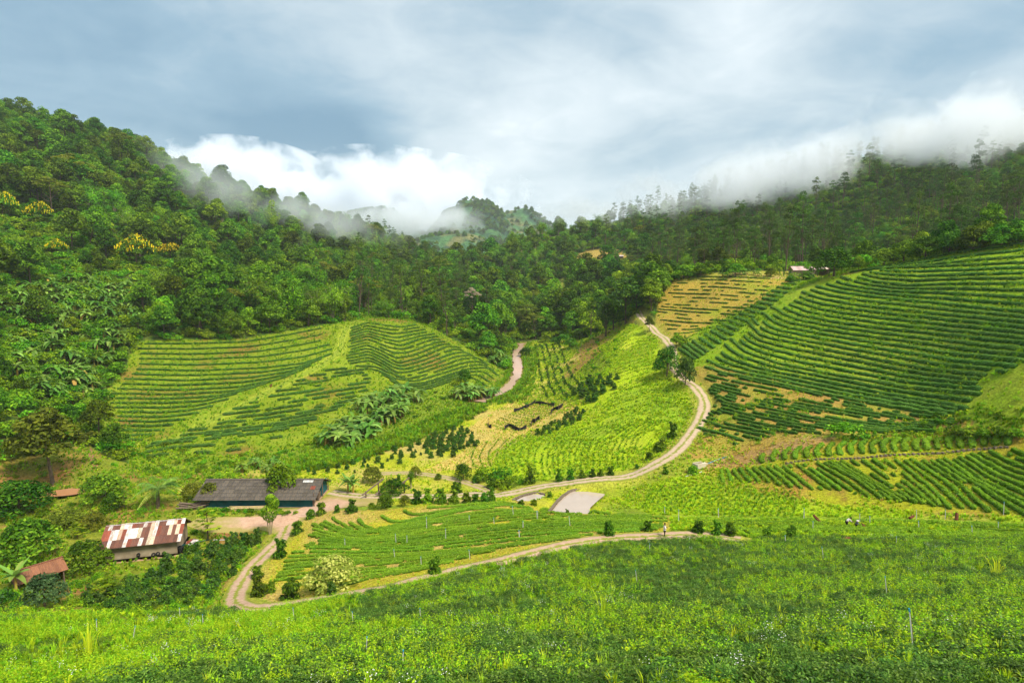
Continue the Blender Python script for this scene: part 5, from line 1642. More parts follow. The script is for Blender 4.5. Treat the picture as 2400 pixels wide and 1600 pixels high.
nb += bushes(zone([(1230,795),(1290,790),(1330,870),(1320,918),(1245,915),(1225,850)]), 2.4, 'in the grid plantation beside the stream', 'bushes in the grid plantation', .42, .7, 110, jitter=.12, rows=1.7, name='young_bush')
nb += bushes(zone([(1230,1000),(1270,975),(1330,935),(1350,955),(1290,990),(1250,1010)]), 1.8, 'beside the netted nursery', 'bushes beside the nursery', .5, .8, 40)
nb += bushes(zone([(1315,905),(1360,870),(1440,860),(1420,890),(1350,930)]), 2.2, 'in the hollow of the lime slope', 'bushes in the lime slope hollow', .7, 1.2, 40)
print('bushes', nb)

# ------------------------------------------------------------------ grasses and weeds (stuff)
T_G = [tuft(16, .38, .035, .30, M['grass']) for _ in range(4)]
T_D = [tuft(16, .42, .035, .30, M['grass_dk']) for _ in range(4)]
T_S = [tuft(14, .34, .03, .28, M['straw']) for _ in range(3)]
W_L = [leafy(95, .36, .34, .056, M['weed'], sprigs=3) for _ in range(5)]
TEA = [leafy(360, .52, .56, .050, M['tea_front'], aspect=.42, jit=.22, sprigs=2) for _ in range(5)]
def cover(name, spec, label, cat='grass'):
    """spec: list of (outline, plants per square metre, meshes, smallest, largest)"""
    P, I, S, ms = [], [], [], []
    for poly, dens, meshes, s0, s1, cond in spec:
        q = fill(poly, dens, cond)
        if not len(q): continue
        q = q[VIS[cell(q[:, 0], q[:, 1])]]
        base = len(ms)
        ms += [m for m in meshes]
        P.append(q); I.append(base + rng.integers(0, len(meshes), len(q))); S.append(rng.uniform(s0, s1, len(q)))
    P, I, S = np.concatenate(P), np.concatenate(I), np.concatenate(S)
    print(name, len(P))
    return scatter(name, ms, P, rots(len(P), .15), S, I, label, cat)
def clear(X, Y):
    return off_tracks(X, Y, 1.25)
def patchy(lo, sc, seed):
    return lambda X, Y: (fbm(X / sc + seed, Y / sc, 3) > lo) & off_tracks(X, Y, 1.25)
def wavy(X, Y):      # mown strips that follow the planted lines
    return off_tracks(X, Y, 1.4)
def lines_of(guides, counts, step=.42):
    n = 60
    Gs = [resample(g, n) for g in guides]
    rows = []
    for a, b, c in zip(Gs[:-1], Gs[1:], counts):
        rows += [a + (b - a) * (k / c) for k in range(c)]
    rows.append(Gs[-1])
    flat = np.concatenate(rows)
    hit = ground(flat[:, 0], flat[:, 1])[:, :2].reshape(len(rows), n, 2)
    out = []
    for P in hit:
        arc = np.concatenate([[0], np.cumsum(np.hypot(*np.diff(P, axis=0).T))])
        s_ = np.arange(0, arc[-1], step)
        q = np.column_stack([np.interp(s_, arc, P[:, 0]), np.interp(s_, arc, P[:, 1])]) + rng.normal(0, .10, (len(s_), 2))
        out.append(q[rng.random(len(q)) < .85])
    return np.concatenate(out)
def C3d(p): return conv(p, 1176, 980, .3125)
_L = [lines_of([C3d(g) for g in ([(-260,120),(-300,240),(-250,340)], [(140,60),(20,140),(0,240),(40,330)], [(420,40),(280,110),(225,200),(215,300),(250,370)], [(700,-40),(560,20),(440,100),(380,200),(380,330)], [(860,-60),(720,10),(600,90),(555,190),(550,320)], [(1000,-60),(880,10),(780,90),(735,180),(740,310)], [(1100,-40),(1010,20),(930,90),(900,170),(890,280)])], [5,4,4,4,4,4]),
      lines_of([[(1500,765),(1450,772),(1415,795)], [(1512,800),(1455,812),(1400,842)], [(1525,842),(1465,850),(1405,872)], [(1560,900),(1480,895),(1410,915)], [(1590,940),(1500,925),(1420,950),(1350,975)]], [5,5,4,5]),
      lines_of([C3d(g) for g in ([(1060,440),(1000,520),(960,600)], [(1280,430),(1180,540),(1120,620)], [(1480,420),(1350,540),(1290,640)], [(1640,440),(1530,550),(1470,650)], [(1800,450),(1700,560),(1640,660)], [(1960,470),(1890,570),(1840,670)], [(2120,490),(2080,580),(2050,680)])], [4,4,4,4,4,4])]
_q = np.concatenate(_L); _q = _q[off_tracks(_q[:, 0], _q[:, 1], 1.5)]
_q = np.column_stack([_q, h(_q[:, 0], _q[:, 1])])
SEED = [leafy(26, .22, .36, .085, M['grass_dk'], base=.35) for _ in range(3)] + [tuft(18, .42, .04, .28, M['grass_dk'], 0, .6) for _ in range(2)]
print('seedlings', len(_q))
scatter('seedling_lines', SEED, _q, rots(len(_q), .15), rng.uniform(.7, 1.25, len(_q)), rng.integers(0, len(SEED), len(_q)), 'young tea seedlings planted in curved lines on the lime green slopes', 'seedlings')
LOWZ = zone([(1565,850),(1640,835),(1900,905),(2240,970),(2180,985),(1850,1000),(1700,1045),(1570,1055),(1620,960)])
NURSERY = zone(conv([(400,640),(650,690),(1140,620),(1500,400),(1700,250),(1215,210),(820,370),(500,480)], 1078, 901.6, .125))
cover('grass', [
  (Z['streamside'], 1.6, T_D + T_G[:2], .8, 1.6, clear), (Z['road_bend'], 2.2, T_G + T_S[:1], .7, 1.3, clear), (Z['meadow_bank'], 1.6, T_G + T_D[:2], .8, 1.5, lambda X, Y: off_tracks(X, Y, 1.3) & ~inside(X, Y, Z['bank'])), (Z['gully_end'], 3.0, T_D + T_G[:2], .8, 1.5, clear),
  (Z['lime'], 2.6, T_G, .8, 1.5, patchy(-.30, 6, 3)), (Z['lime2'], 4.0, T_G, .7, 1.3, clear), (Z['valley'], 1.5, T_G, .6, 1.1, patchy(-.1, 8, 9)), (Z['straw'], 1.2, T_S, .6, 1.1, clear),
  (Z['block3'], 3.2, T_S + T_G[:1], .35, .65, clear), (Z['shoulder'], 7.0, T_G, .6, 1.2, clear), (Z['terraces'], 2.6, T_G + T_S[:1], .6, 1.2, patchy(-.12, 5, 4)),
  (Z['right_tea'], 1.0, T_D, .8, 1.6, lambda X, Y: (fbm(X / 7 + 5, Y / 7, 3) > -.1) & off_tracks(X, Y, 1.3) & ~inside(X, Y, LOWZ)), (Z['right_tea'], .5, T_G, .8, 1.4, patchy(.05, 9, 6)), (LOWZ, .8, T_S, .7, 1.1, clear), (NURSERY, 7.0, T_D, .35, .8, lambda X, Y: np.sin((X * .8 + Y * .6) * 3.2) > -.2), (Z['left_tea'], .55, T_D, .8, 1.6, clear), (Z['brown_field'], .7, T_S + T_G[:2], .8, 1.3, clear),
  (Z['orchard'], 2.4, T_D + T_G[:2], .6, 1.3, patchy(-.12, 4, 8)), (Z['gully'], 1.5, T_S + T_G[:1], .7, 1.2, clear), (Z['bank'], 1.0, T_S + T_G[:2], .8, 1.3, clear), (Z['hut_shelf'], .5, T_G, .8, 1.3, clear),
 ], 'mixed grass growing over the slopes and between the tea rows')

# ------------------------------------------------------------------ buildings
def metal_mat(name, base, rust, amount):
    m, t = new_mat(name)
    tc = t.n('ShaderNodeTexCoord'); oi = t.n('ShaderNodeObjectInfo')
    va = t.n('ShaderNodeVectorMath', operation='ADD'); t.l(tc.outputs['Object'], va.inputs[0]); t.l(oi.outputs['Random'], va.inputs[1])
    mp = t.n('ShaderNodeMapping'); mp.inputs['Scale'].default_value = (4.0, .8, 1.0); t.l(va.outputs[0], mp.inputs[0])
    n1 = t.noise(mp.outputs[0], 2.2, 5.0, .65); n2 = t.noise(va.outputs[0], 9.0, 3.0, .6)
    c = t.mix(t.ramp(t.math('MULTIPLY_ADD', n2, .3, n1), [(.62 - amount * .4, 0.0), (.86 - amount * .4, 1.0)]), base, rust)
    v = t.math('MULTIPLY_ADD', oi.outputs['Random'], .5, .75)
    hs = t.n('ShaderNodeHueSaturation'); t.l(v, hs.inputs['Value']); t.l(c, hs.inputs['Color'])
    finish(t, hs.outputs[0], .6, .3)
    return m
M['tin_white'] = metal_mat('zinc_sheet', (.62,.64,.66), (.42,.30,.22), .25)
M['tin_red'] = metal_mat('red_rust_sheet', (.34,.085,.04), (.20,.05,.028), .4)
M['tin_brown'] = metal_mat('dark_rust_sheet', (.085,.042,.036), (.16,.06,.035), .35)
M['tin_orange'] = metal_mat('orange_rust_sheet', (.50,.24,.12), (.55,.42,.32), .4)
M['tin_cream'] = metal_mat('cream_sheet', (.60,.58,.48), (.44,.34,.22), .3)
M['fibre'] = metal_mat('grey_fibre_cement', (.055,.050,.050), (.13,.10,.065), .22)
M['fibre_pale'] = metal_mat('new_fibre_cement', (.55,.55,.54), (.36,.34,.30), .2)
M['tin_pink'] = metal_mat('pinkish_rust_sheet', (.46,.22,.20), (.50,.36,.33), .45)
M['hut_brown'] = metal_mat('brown_thatch_board', (.30,.13,.06), (.20,.08,.04), .4)

def corrugated(w, l, wave, depth, n):
    """one roof sheet in its own plane: x across, y up the slope; a thin folded solid"""
    mb = MB()
    xs = np.linspace(-w / 2, w / 2, n)
    zs = depth * np.abs(((xs / wave) % 1.0) - .5) * 2
    top = np.concatenate([np.stack([xs, np.full(n, -l / 2), zs], 1), np.stack([xs, np.full(n, l / 2), zs], 1)])
    bot = top - [0, 0, .012]
    F = []
    for i in range(n - 1):
        F += [(i, i + 1, n + i + 1, n + i), (2*n + i + 1, 2*n + i, 3*n + i, 3*n + i + 1)]
    for i in range(n - 1):
        F += [(i + 1, i, 2*n + i, 2*n + i + 1), (n + i, n + i + 1, 3*n + i + 1, 3*n + i)]
    F += [(0, n, 3*n, 2*n), (2*n - 1, n - 1, 3*n - 1, 4*n - 1)]
    mb.add(np.concatenate([top, bot]), F)
    return mb
def part(name, mb, mat, parent):
    return link(name, mb.mesh(name, mat), parent)
def rot_x(a):
    c, s = math.cos(a), math.sin(a)
    return np.array([(1, 0, 0), (0, c, -s), (0, s, c)])

def rusty_house():
    x, y, z, yaw = HOUSE
    o = thing('farmhouse', (x, y, z), yaw)
    tag(o, 'low rendered house with a patchwork rusty tin roof', 'house')
    Lw, D, Hw, rise, ov = 9.2, 5.6, 2.2, 1.75, .75
    mb = MB()                                  # walls with gables, as four slabs
    mb.box((0, -D/2, Hw/2), (Lw, .15, Hw)); mb.box((0, D/2, Hw/2), (Lw, .15, Hw))
    for s in (-1, 1):
        xx = s * (Lw/2 - .08)
        V = [(xx - .075, -D/2 + .08, 0), (xx - .075, D/2 - .08, 0), (xx - .075, D/2 - .08, Hw), (xx - .075, 0, Hw + rise * .93), (xx - .075, -D/2 + .08, Hw)]
        V += [(a + .15, b, c) for a, b, c in V]
        mb.add(V, [(0, 1, 2, 4), (5, 9, 7, 6), (0, 5, 6, 1), (0, 4, 9, 5), (1, 6, 7, 2)]); mb.add(V, [(4, 2, 3), (9, 8, 7)]); mb.add(V, [(4, 3, 8, 9), (3, 2, 7, 8)])
    w_ = part('wall', mb, M['concrete'], o)
    mb = MB(); mb.box((-.2, -.5, -.22), (Lw + 1.2, D + 1.4, .34)); part('footing', mb, M['concrete_dk'], o)
    mb = MB(); mb.box((-Lw/2 + .55, -D/2 - .09, 1.1), (.7, .06, 1.0)); part('shutter', mb, M['wood'], o)
    mb = MB(); mb.box((Lw/2 + .02, 1.0, 1.0), (.06, .9, 2.0)); part('door', mb, M['wood'], o)
    run = D / 2 + ov
    ang = math.atan2(rise + .25, run)
    sl = math.hypot(run, rise + .25)
    roof = link('roof', None, o); roof.empty_display_size = .1
    mb = MB()
    for s in (-1, 1):
        mb.box((0, s * run / 2, Hw + rise / 2 - .185), (Lw + .9, sl * .98, .03), rot_x(-s * ang))
    part('roof_deck', mb, M['wood'], roof)
    mats = ['tin_white', 'tin_red', 'tin_brown', 'tin_orange', 'tin_cream']
    low = 'brown brown white brown brown brown white red brown brown white brown cream orange brown brown brown brown brown brown white'.split()
    mid = 'red red white white orange red white white white cream brown brown orange white red brown brown orange brown orange red'.split()
    up = 'brown white brown brown orange white white red brown brown white brown orange white brown brown white white orange red white'.split()
    n = 21
    W = (Lw + 1.3) / n
    key = {'brown': 'tin_brown', 'white': 'tin_white', 'red': 'tin_red', 'orange': 'tin_orange', 'cream': 'tin_cream'}
    lens = ((low, .0, .36), (mid, .33, .47), (up, .77, .25))
    cache = {}
    for side in (-1, 1):
        for names, f0, fl in lens:
            for i in range(n):
                c = names[i] if side < 0 else names[(i * 7 + 3) % n]
                k = (c, fl)
                if k not in cache:
                    cache[k] = corrugated(W * 1.04, sl * fl, W / 4.0, .022, 9).mesh('roof_sheet', M[key[c]])
                u = f0 + fl / 2                      # fraction up the slope
                yy = side * run * (1 - u)
                zz = Hw - .25 + (rise + .25) * u + .05 + (.018 if f0 == .33 else .036 if f0 > .5 else 0) + (i % 2) * .006
                link('roof_sheet', cache[k], roof, (-(Lw + 1.3)/2 + W * (i + .5) + rng.uniform(-.015, .015), yy, zz + rng.uniform(0, .01)), (-side * ang if side > 0 else ang, 0, rng.uniform(-.006, .006)))
    mb = MB(); mb.box((0, 0, Hw + rise + .08), (Lw + 1.2, .36, .03)); part('ridge_cap', mb, M['tin_white'], roof)
rusty_house()

def to_world(base, yaw, p):
    c, s = math.cos(yaw), math.sin(yaw)
    return Vector((base[0] + c * p[0] - s * p[1], base[1] + s * p[0] + c * p[1], base[2] + p[2]))
def tyre(loc, rot, label):
    mb = MB()
    th = np.linspace(0, 2*np.pi, 18, endpoint=False); ph = np.linspace(0, 2*np.pi, 8, endpoint=False)
    V = [((.20 + .09*math.cos(b)) * math.cos(a), (.20 + .09*math.cos(b)) * math.sin(a), .1*math.sin(b)) for a in th for b in ph]
    F = [(i*8 + j, ((i+1) % 18)*8 + j, ((i+1) % 18)*8 + (j+1) % 8, i*8 + (j+1) % 8) for i in range(18) for j in range(8)]
    mb.add(V, F)
    o = link('tyre', mb.mesh('tyre', M['black'], True), None, loc, rot); tag(o, label, 'tyre', 'old tyres by the house wall')
for k, (xx, zz) in enumerate(((-.4, .42), (1.5, .22), (2.1, .30), (2.9, .24))):
    tyre(to_world(HOUSE, HOUSE[3], (xx, -2.98, zz)), (R(62 - 9 * k), R(6 * k), HOUSE[3] + R(14 * k - 20)), ('single old tyre leaning at the middle of the house wall', 'first old tyre in the heap at the house wall', 'middle old tyre in the heap at the house wall', 'last old tyre in the heap at the house wall')[k])
def barrel(loc):
    o = thing('barrel', loc); tag(o, 'black water barrel at the right corner of the rusty-roofed house', 'barrel')
    mb = MB(); mb.tube([(0, 0, -.1), (0, 0, .15), (0, 0, .5), (0, 0, .85), (0, 0, .95)], [.36, .40, .42, .40, .36], 16); part('body', mb, M['black'], o)
    mb = MB(); mb.tube([(0, 0, .95), (0, 0, 1.0)], [.34, .30], 16); part('lid', mb, M['trousers'], o)
barrel(to_world(HOUSE, HOUSE[3], (5.0, -2.6, -.1)))
def tin_heap():
    o = thing('tin_sheet_heap', to_world(HOUSE, HOUSE[3], (6.0, -.9, .1)), HOUSE[3]); tag(o, 'heap of loose rusty tin sheets right of the house', 'scrap heap')
    for k in range(5):
        me = corrugated(.8, 2.2, .1, .02, 17).mesh('tin_sheet', M[('tin_red', 'tin_white', 'tin_brown')[k % 3]])
        link('tin_sheet', me, o, (rng.uniform(-.5, .5), rng.uniform(-.5, .5), .15 + .12 * k), (R(rng.uniform(-8, 14)), R(rng.uniform(-14, 8)), rng.uniform(-.5, .5)))
tin_heap()

def long_shed():
    x, y, z, yaw = SHED
    o = thing('long_shed', (x, y, z), yaw)
    tag(o, 'long low shed with a dark grey corrugated roof', 'shed')
    Lw, D, Hw, rise, ov = 19.4, 8.4, 1.75, 1.7, .8
    mb = MB(); mb.box((0, -D/2, Hw/2), (Lw, .12, Hw)); mb.box((0, D/2, Hw/2), (Lw, .12, Hw)); mb.box((-Lw/2 + .06, 0, Hw/2), (.12, D - .13, Hw)); mb.box((Lw/2 - .06, 2.4, Hw/2 + .3), (.12, 3.4, Hw + .6)); part('wall', mb, M['teal'], o)
    mb = MB(); mb.box((Lw/2 - .06, -.4, .55), (.08, 1.9, 1.1)); mb.box((Lw/2 - .06, -3.3, .6), (.08, 1.4, 1.2)); part('gate_board', mb, M['wood'], o)
    for yy in (-D/2 + .1, -1.5, .8, D/2 - .1):
        mb = MB(); mb.box((Lw/2 + .25, yy, (Hw + .7) / 2 - .1), (.13, .13, Hw + .7 + (rise * .55 if abs(yy) < 2 else 0))); part('post', mb, M['wood'], o)
    mb = MB(); mb.box((0, 0, -.08), (Lw + .6, D + .6, .14)); part('floor_slab', mb, M['concrete_dk'], o)
    run = D / 2 + ov; top = Hw + rise; ev = Hw - .30
    ang = math.atan2(top - ev, run); sl = math.hypot(run, top - ev)
    roof = link('roof', None, o)
    nx, ny = 24, 6
    W, Ls = (Lw + 1.6) / nx, sl / ny
    plain = [corrugated(W * 1.05, Ls * 1.12, W / 5.0, .05, 11).mesh('roof_sheet', M['fibre']) for _ in range(2)]
    pale = corrugated(W * 1.05, Ls * 1.12, W / 5.0, .05, 11).mesh('roof_sheet', M['fibre_pale'])
    red = corrugated(W * 1.05, Ls * 1.12, W / 5.0, .05, 11).mesh('roof_sheet', M['tin_red'])
    for side in (-1, 1):
        for r in range(ny):
            for i in range(nx):
                u = (r + .5) / ny
                me = plain[(i + r) % 2]
                if side < 0 and r == ny - 1 and i in (15, 16, 20, 21): me = pale
                if side < 0 and r == 3 and i == 22: me = red
                tl = .045
                link('roof_sheet', me, roof, (-(Lw + 1.6)/2 + W * (i + .5) + (.9 if side < 0 else 0) * (u - .5) * 0, side * run * (1 - u), ev + (top - ev) * u + .06 + .012 * (i % 2) + rng.uniform(0, .012)), ((ang - tl) if side < 0 else -(ang - tl), 0, rng.uniform(-.004, .004)))
    mb = MB()
    mb.box((0, -.16, top + .10), (Lw + 1.7, .42, .03), rot_x(.35)); mb.box((0, .16, top + .10), (Lw + 1.7, .42, .03), rot_x(-.35)); part('ridge_cap', mb, M['fibre'], roof)
    for yy in (-run + .3, -run / 2, 0, run / 2, run - .3):
        mb = MB(); mb.box((0, yy, ev + (top - ev) * (1 - abs(yy) / run) - .06), (Lw + 1.3, .09, .12)); part('purlin', mb, M['wood'], roof)
long_shed()

def gable_hut(name, label, px, py, yaw, Lw, D, Hw, rise, roof_m, wall_m, n, ymin=0.0, ov=.4, open_front=False):
    g = G(px, py, ymin)
    o = thing(name, (g.x, g.y, g.z - .05), yaw); tag(o, label, 'hut')
    mb = MB()
    mb.box((0, D/2, Hw/2), (Lw, .1, Hw)); mb.box((-Lw/2, 0, Hw/2), (.1, D - .11, Hw)); mb.box((Lw/2, 0, Hw/2), (.1, D - .11, Hw))
    if not open_front:
        mb.box((-Lw*.28, -D/2, Hw/2), (Lw * .44, .1, Hw)); mb.box((Lw*.36, -D/2, Hw/2), (Lw * .28, .1, Hw))
    part('wall', mb, wall_m, o)
    if not open_front:
        mb = MB(); mb.box((Lw*.08, -D/2 + .05, Hw*.45), (Lw*.26, .06, Hw*.9)); part('door', mb, M['wood'], o)
    for xx in (-Lw/2 + .1, Lw/2 - .1):
        mb = MB(); mb.box((xx, -D/2 - .5, Hw/2 - .1), (.12, .12, Hw + .2)); part('post', mb, M['wood'], o)
    roof = link('roof', None, o)
    run = D/2 + ov + .3; ev = Hw - .05; top = ev + rise
    ang = math.atan2(rise, run); sl = math.hypot(run, rise)
    W = (Lw + .8) / n
    me = [corrugated(W * 1.05, sl * 1.0, W / 4.0, .03, 9).mesh('roof_sheet', m) for m in roof_m]
    for side in (-1, 1):
        for i in range(n):
            link('roof_sheet', me[(i * 5 + (side > 0)) % len(me)], roof, (-(Lw + .8)/2 + W*(i + .5), side * run / 2, (ev + top) / 2 + .01 * (i % 2)), (ang if side < 0 else -ang, 0, 0))
    mb = MB(); mb.box((0, 0, top + .05), (Lw + .9, .3, .03)); part('ridge_cap', mb, roof_m[0], roof)
    return o
gable_hut('ridge_hut', 'rusty pink-roofed hut on the ridge beside the big dark tree', 1840, 634, R(-4), 7.0, 4.6, 2.1, 1.5, [M['tin_pink'], M['tin_pink'], M['tin_red'], M['tin_pink'], M['tin_cream']], M['concrete'], 12, ymin=120)
gable_hut('ridge_shelter', 'low open shelter behind the rusty pink-roofed ridge hut', 1884, 633, R(-4), 4.2, 3.4, 2.4, .9, [M['tin_brown'], M['tin_cream']], M['wood'], 7, ymin=120, open_front=True)
gable_hut('brown_hut', 'small brown-roofed hut beside the large banana plant', 88, 1338, R(52), 4.8, 2.8, 1.5, 1.1, [M['hut_brown']], M['wood'], 8, open_front=True)
gable_hut('tiny_far_hut', 'tiny pale-roofed hut in the clearing on the right hillside', 1424, 594, R(10), 4.0, 3.0, 1.8, 1.0, [M['tin_white'], M['tin_pink']], M['wood'], 5, ymin=300)

# ------------------------------------------------------------------ farm clutter
def beam_frame():
    g = G(866, 1138)
    o = thing('timber_frame', g); tag(o, 'dark timber frame of sloping beams on posts beside the yard', 'timber frame')
    for k in range(3):
        x0 = -1.2 + k * 2.3
        a, b = np.array([x0 - 1.0, -1.2 + .3*k, .7]), np.array([x0 + 1.6, 1.6 + .3*k, 2.2])
        mb = MB(); mb.tube([a - (b - a) * .05, b + (b - a) * .15], .14, 6); part('beam', mb, M['wood'], o)
        for p in (a + (b - a) * .15, a + (b - a) * .85):
            mb = MB(); mb.box((p[0], p[1], p[2] / 2 - .1), (.2, .2, p[2] + .5)); part('post', mb, M['wood'], o)
beam_frame()
def pile(name, label, cat, px, py, n, L, r, mat, yaw, piece, spread=.8, lift=.0):
    g = G(px, py)
    o = thing(name, g, yaw); tag(o, label, cat)
    for k in range(n):
        mb = MB(); l = L * rng.uniform(.6, 1.0); dx = rng.uniform(-.1, .1) * L
        yy, zz = rng.uniform(-spread, spread), r + (k % 3) * r * 1.7
        mb.tube([(dx - l/2, yy, zz + rng.uniform(0, lift)), (dx, yy + rng.uniform(-.05, .05), zz), (dx + l/2, yy + rng.uniform(-.4, .4), zz + rng.uniform(0, lift))], r * rng.uniform(.8, 1.1), 6)
        part(piece, mb, mat, o)
pile('log_pile', 'pile of dark weathered logs left of the yard', 'log pile', 444, 1168, 9, 5.0, .16, M['wood'], R(12), 'log', .9, .5)
pile('bamboo_stack', 'stack of pale split bamboo poles in front of the shed', 'bamboo stack', 566, 1168, 12, 7.0, .07, M['bamboo_pole'], R(3), 'bamboo_pole', .7, .1)
def ground_pipe(name, pts, r, mat, label):
    P = ground([p[0] for p in pts], [p[1] for p in pts]); P[:, 2] += .12
    mb = MB(); mb.tube(spline(P, 5), r, 6)
    tag(link(name, mb.mesh(name, mat, True)), label, 'pipe')
ground_pipe('water_hose', [(243,1262),(280,1259),(330,1257),(360,1254),(400,1256),(440,1248),(480,1240)], .05, M['teal'], 'thin green-blue hose lying along the front of the rusty-roofed house')
ground_pipe('white_pipe', [(490,1241),(515,1241),(540,1240)], .06, M['white'], 'pale pipe on the grass below the yard')
ground_pipe('white_pipe', [(1574,1095),(1595,1090),(1612,1084)], .05, M['white'], 'short white pipe at the foot of the gully')
ground_pipe('blue_pipe', [(1620,1068),(1650,1056),(1668,1050)], .06, M['blue_cap'], 'blue pipe leading into the gully trough')
def fallen(px, py, L, r, yaw, pitch, label, ymin=0.0):
    g = G(px, py, ymin)
    o = thing('rotten_log', g + Vector((0, 0, .25)), yaw); tag(o, label, 'log')
    d = np.array([math.cos(pitch), 0, math.sin(pitch)])
    mb = MB(); mb.tube([-.3*d*L, 0*d, .4*d*L, .7*d*L], [r*1.1, r, r*.95, r*.7], 8); part('log', mb, M['red_log'], o)
    mb = MB(); mb.tube([d*.2*L, d*.2*L + np.array([.1, .15, .35])], [r*.4, r*.2], 5); part('branch_stub', mb, M['red_log'], o)
fallen(1883, 1203, 1.7, .2, R(160), R(48), 'long reddish log leaning in the tea behind the crouching pickers')
fallen(2197, 1193, .9, .2, R(60), R(70), 'upright forked reddish stump at the right end of the shoulder')
fallen(2092, 1192, .8, .16, R(20), R(15), 'small reddish stump in the tea right of the pickers')
fallen(1940, 1243, 1.0, .22, R(10), R(10), 'dark red log lying in the foreground weeds')
fallen(1984, 1212, .6, .16, R(100), R(20), 'small dark red stump just right of the crouching pickers')
fallen(622, 888, .9, .25, R(60), R(50), 'reddish stump beside the diagonal grass path')

# stone walls: every stone a piece
def stone_wall(name, label, pts_xy, base_z, hgt, size):
    o = thing(name, (pts_xy[0][0], pts_xy[0][1], base_z)); tag(o, label, 'wall')
    L = spline(np.array(pts_xy), 6)
    arc = np.concatenate([[0], np.cumsum(np.hypot(*np.diff(L, axis=0).T))])
    stones = []
    for k in range(4):
        mb = MB()
        V = np.array([(sx, sy, sz) for sx in (-.5, .5) for sy in (-.5, .5) for sz in (-.5, .5)]) * rng.uniform(.8, 1.0, (8, 3))
        mb.add(V, [(0, 1, 3, 2), (4, 6, 7, 5), (0, 4, 5, 1), (2, 3, 7, 6), (0, 2, 6, 4), (1, 5, 7, 3)]); stones.append(mb.mesh('stone', M['stone']))
    rows_ = max(2, int(hgt / (size * .6)))
    cnt = 0
    for r in range(rows_):
        for s in np.arange((r % 2) * size * .5, arc[-1], size):
            x, y = np.interp(s, arc, L[:, 0]), np.interp(s, arc, L[:, 1]); x2, y2 = np.interp(s + .1, arc, L[:, 0]), np.interp(s + .1, arc, L[:, 1])
            q = link('stone', stones[(cnt * 7 + r) % 4], o, (x - pts_xy[0][0] + rng.uniform(-.05, .05), y - pts_xy[0][1] + rng.uniform(-.05, .05), (r + .3) * size * .6), (rng.uniform(-.1, .1), rng.uniform(-.1, .1), math.atan2(y2 - y, x2 - x)), 1.0)
            q.scale = (size * rng.uniform(.9, 1.15), .5, size * .66); cnt += 1
    return cnt
def lvl(pts, z): return at_level([p[0] for p in pts], [p[1] for p in pts], z)[:, :2].tolist()
stone_wall('pond_wall', 'long stone retaining wall behind the big pond', lvl([(1254,1182),(1285,1144),(1312,1125),(1340,1121),(1400,1112),(1450,1105),(1472,1102)], POND_Z + .3), POND_Z - .5, 1.3, .75)
stone_wall('small_pond_wall', 'low curved stone wall round the small pond', lvl([(1176,1146),(1200,1135),(1232,1128),(1258,1134)], POND2_Z + .3), POND2_Z - .4, .9, .55)
_p = C4([(640,357),(900,330),(1200,312),(1500,296),(1800,270),(2010,256)])
_q = ground([p[0] for p in _p], [p[1] for p in _p])
def stone_line():
    L = spline(_q[:, :2], 8)
    o = thing('stone_line', tuple(_q[0])); tag(o, 'line of flat brown stones dividing the curved terraces', 'stone edging')
    arc = np.concatenate([[0], np.cumsum(np.hypot(*np.diff(L, axis=0).T))])
    mb = MB(); mb.box((0, 0, 0), (1, 1, 1), taper=.8); me = mb.mesh('stone', M['stone'])
    for s in np.arange(0, arc[-1], .62):
        x, y = np.interp(s, arc, L[:, 0]), np.interp(s, arc, L[:, 1])
        q = link('stone', me, o, (x - _q[0][0], y - _q[0][1], float(h(x, y)) - _q[0][2] + .08), (rng.uniform(-.1, .1), rng.uniform(-.1, .1), rng.uniform(0, 3)))
        q.scale = (rng.uniform(.4, .6), rng.uniform(.35, .5), rng.uniform(.22, .32))
stone_line()
def trough():
    g = G(1606, 1072)
    o = thing('concrete_trough', g, R(25)); tag(o, 'broken pale concrete trough at the foot of the gully', 'trough')
    for c, s in (((0, -.6, .35), (2.0, .16, .8)), ((0, .6, .35), (2.0, .16, .8)), ((-1, 0, .35), (.16, 1.05, .8)), ((1.4, .3, .2), (.9, .9, .5))):
        mb = MB(); mb.box(c, s); part('slab', mb, M['tin_cream'], o)
trough()

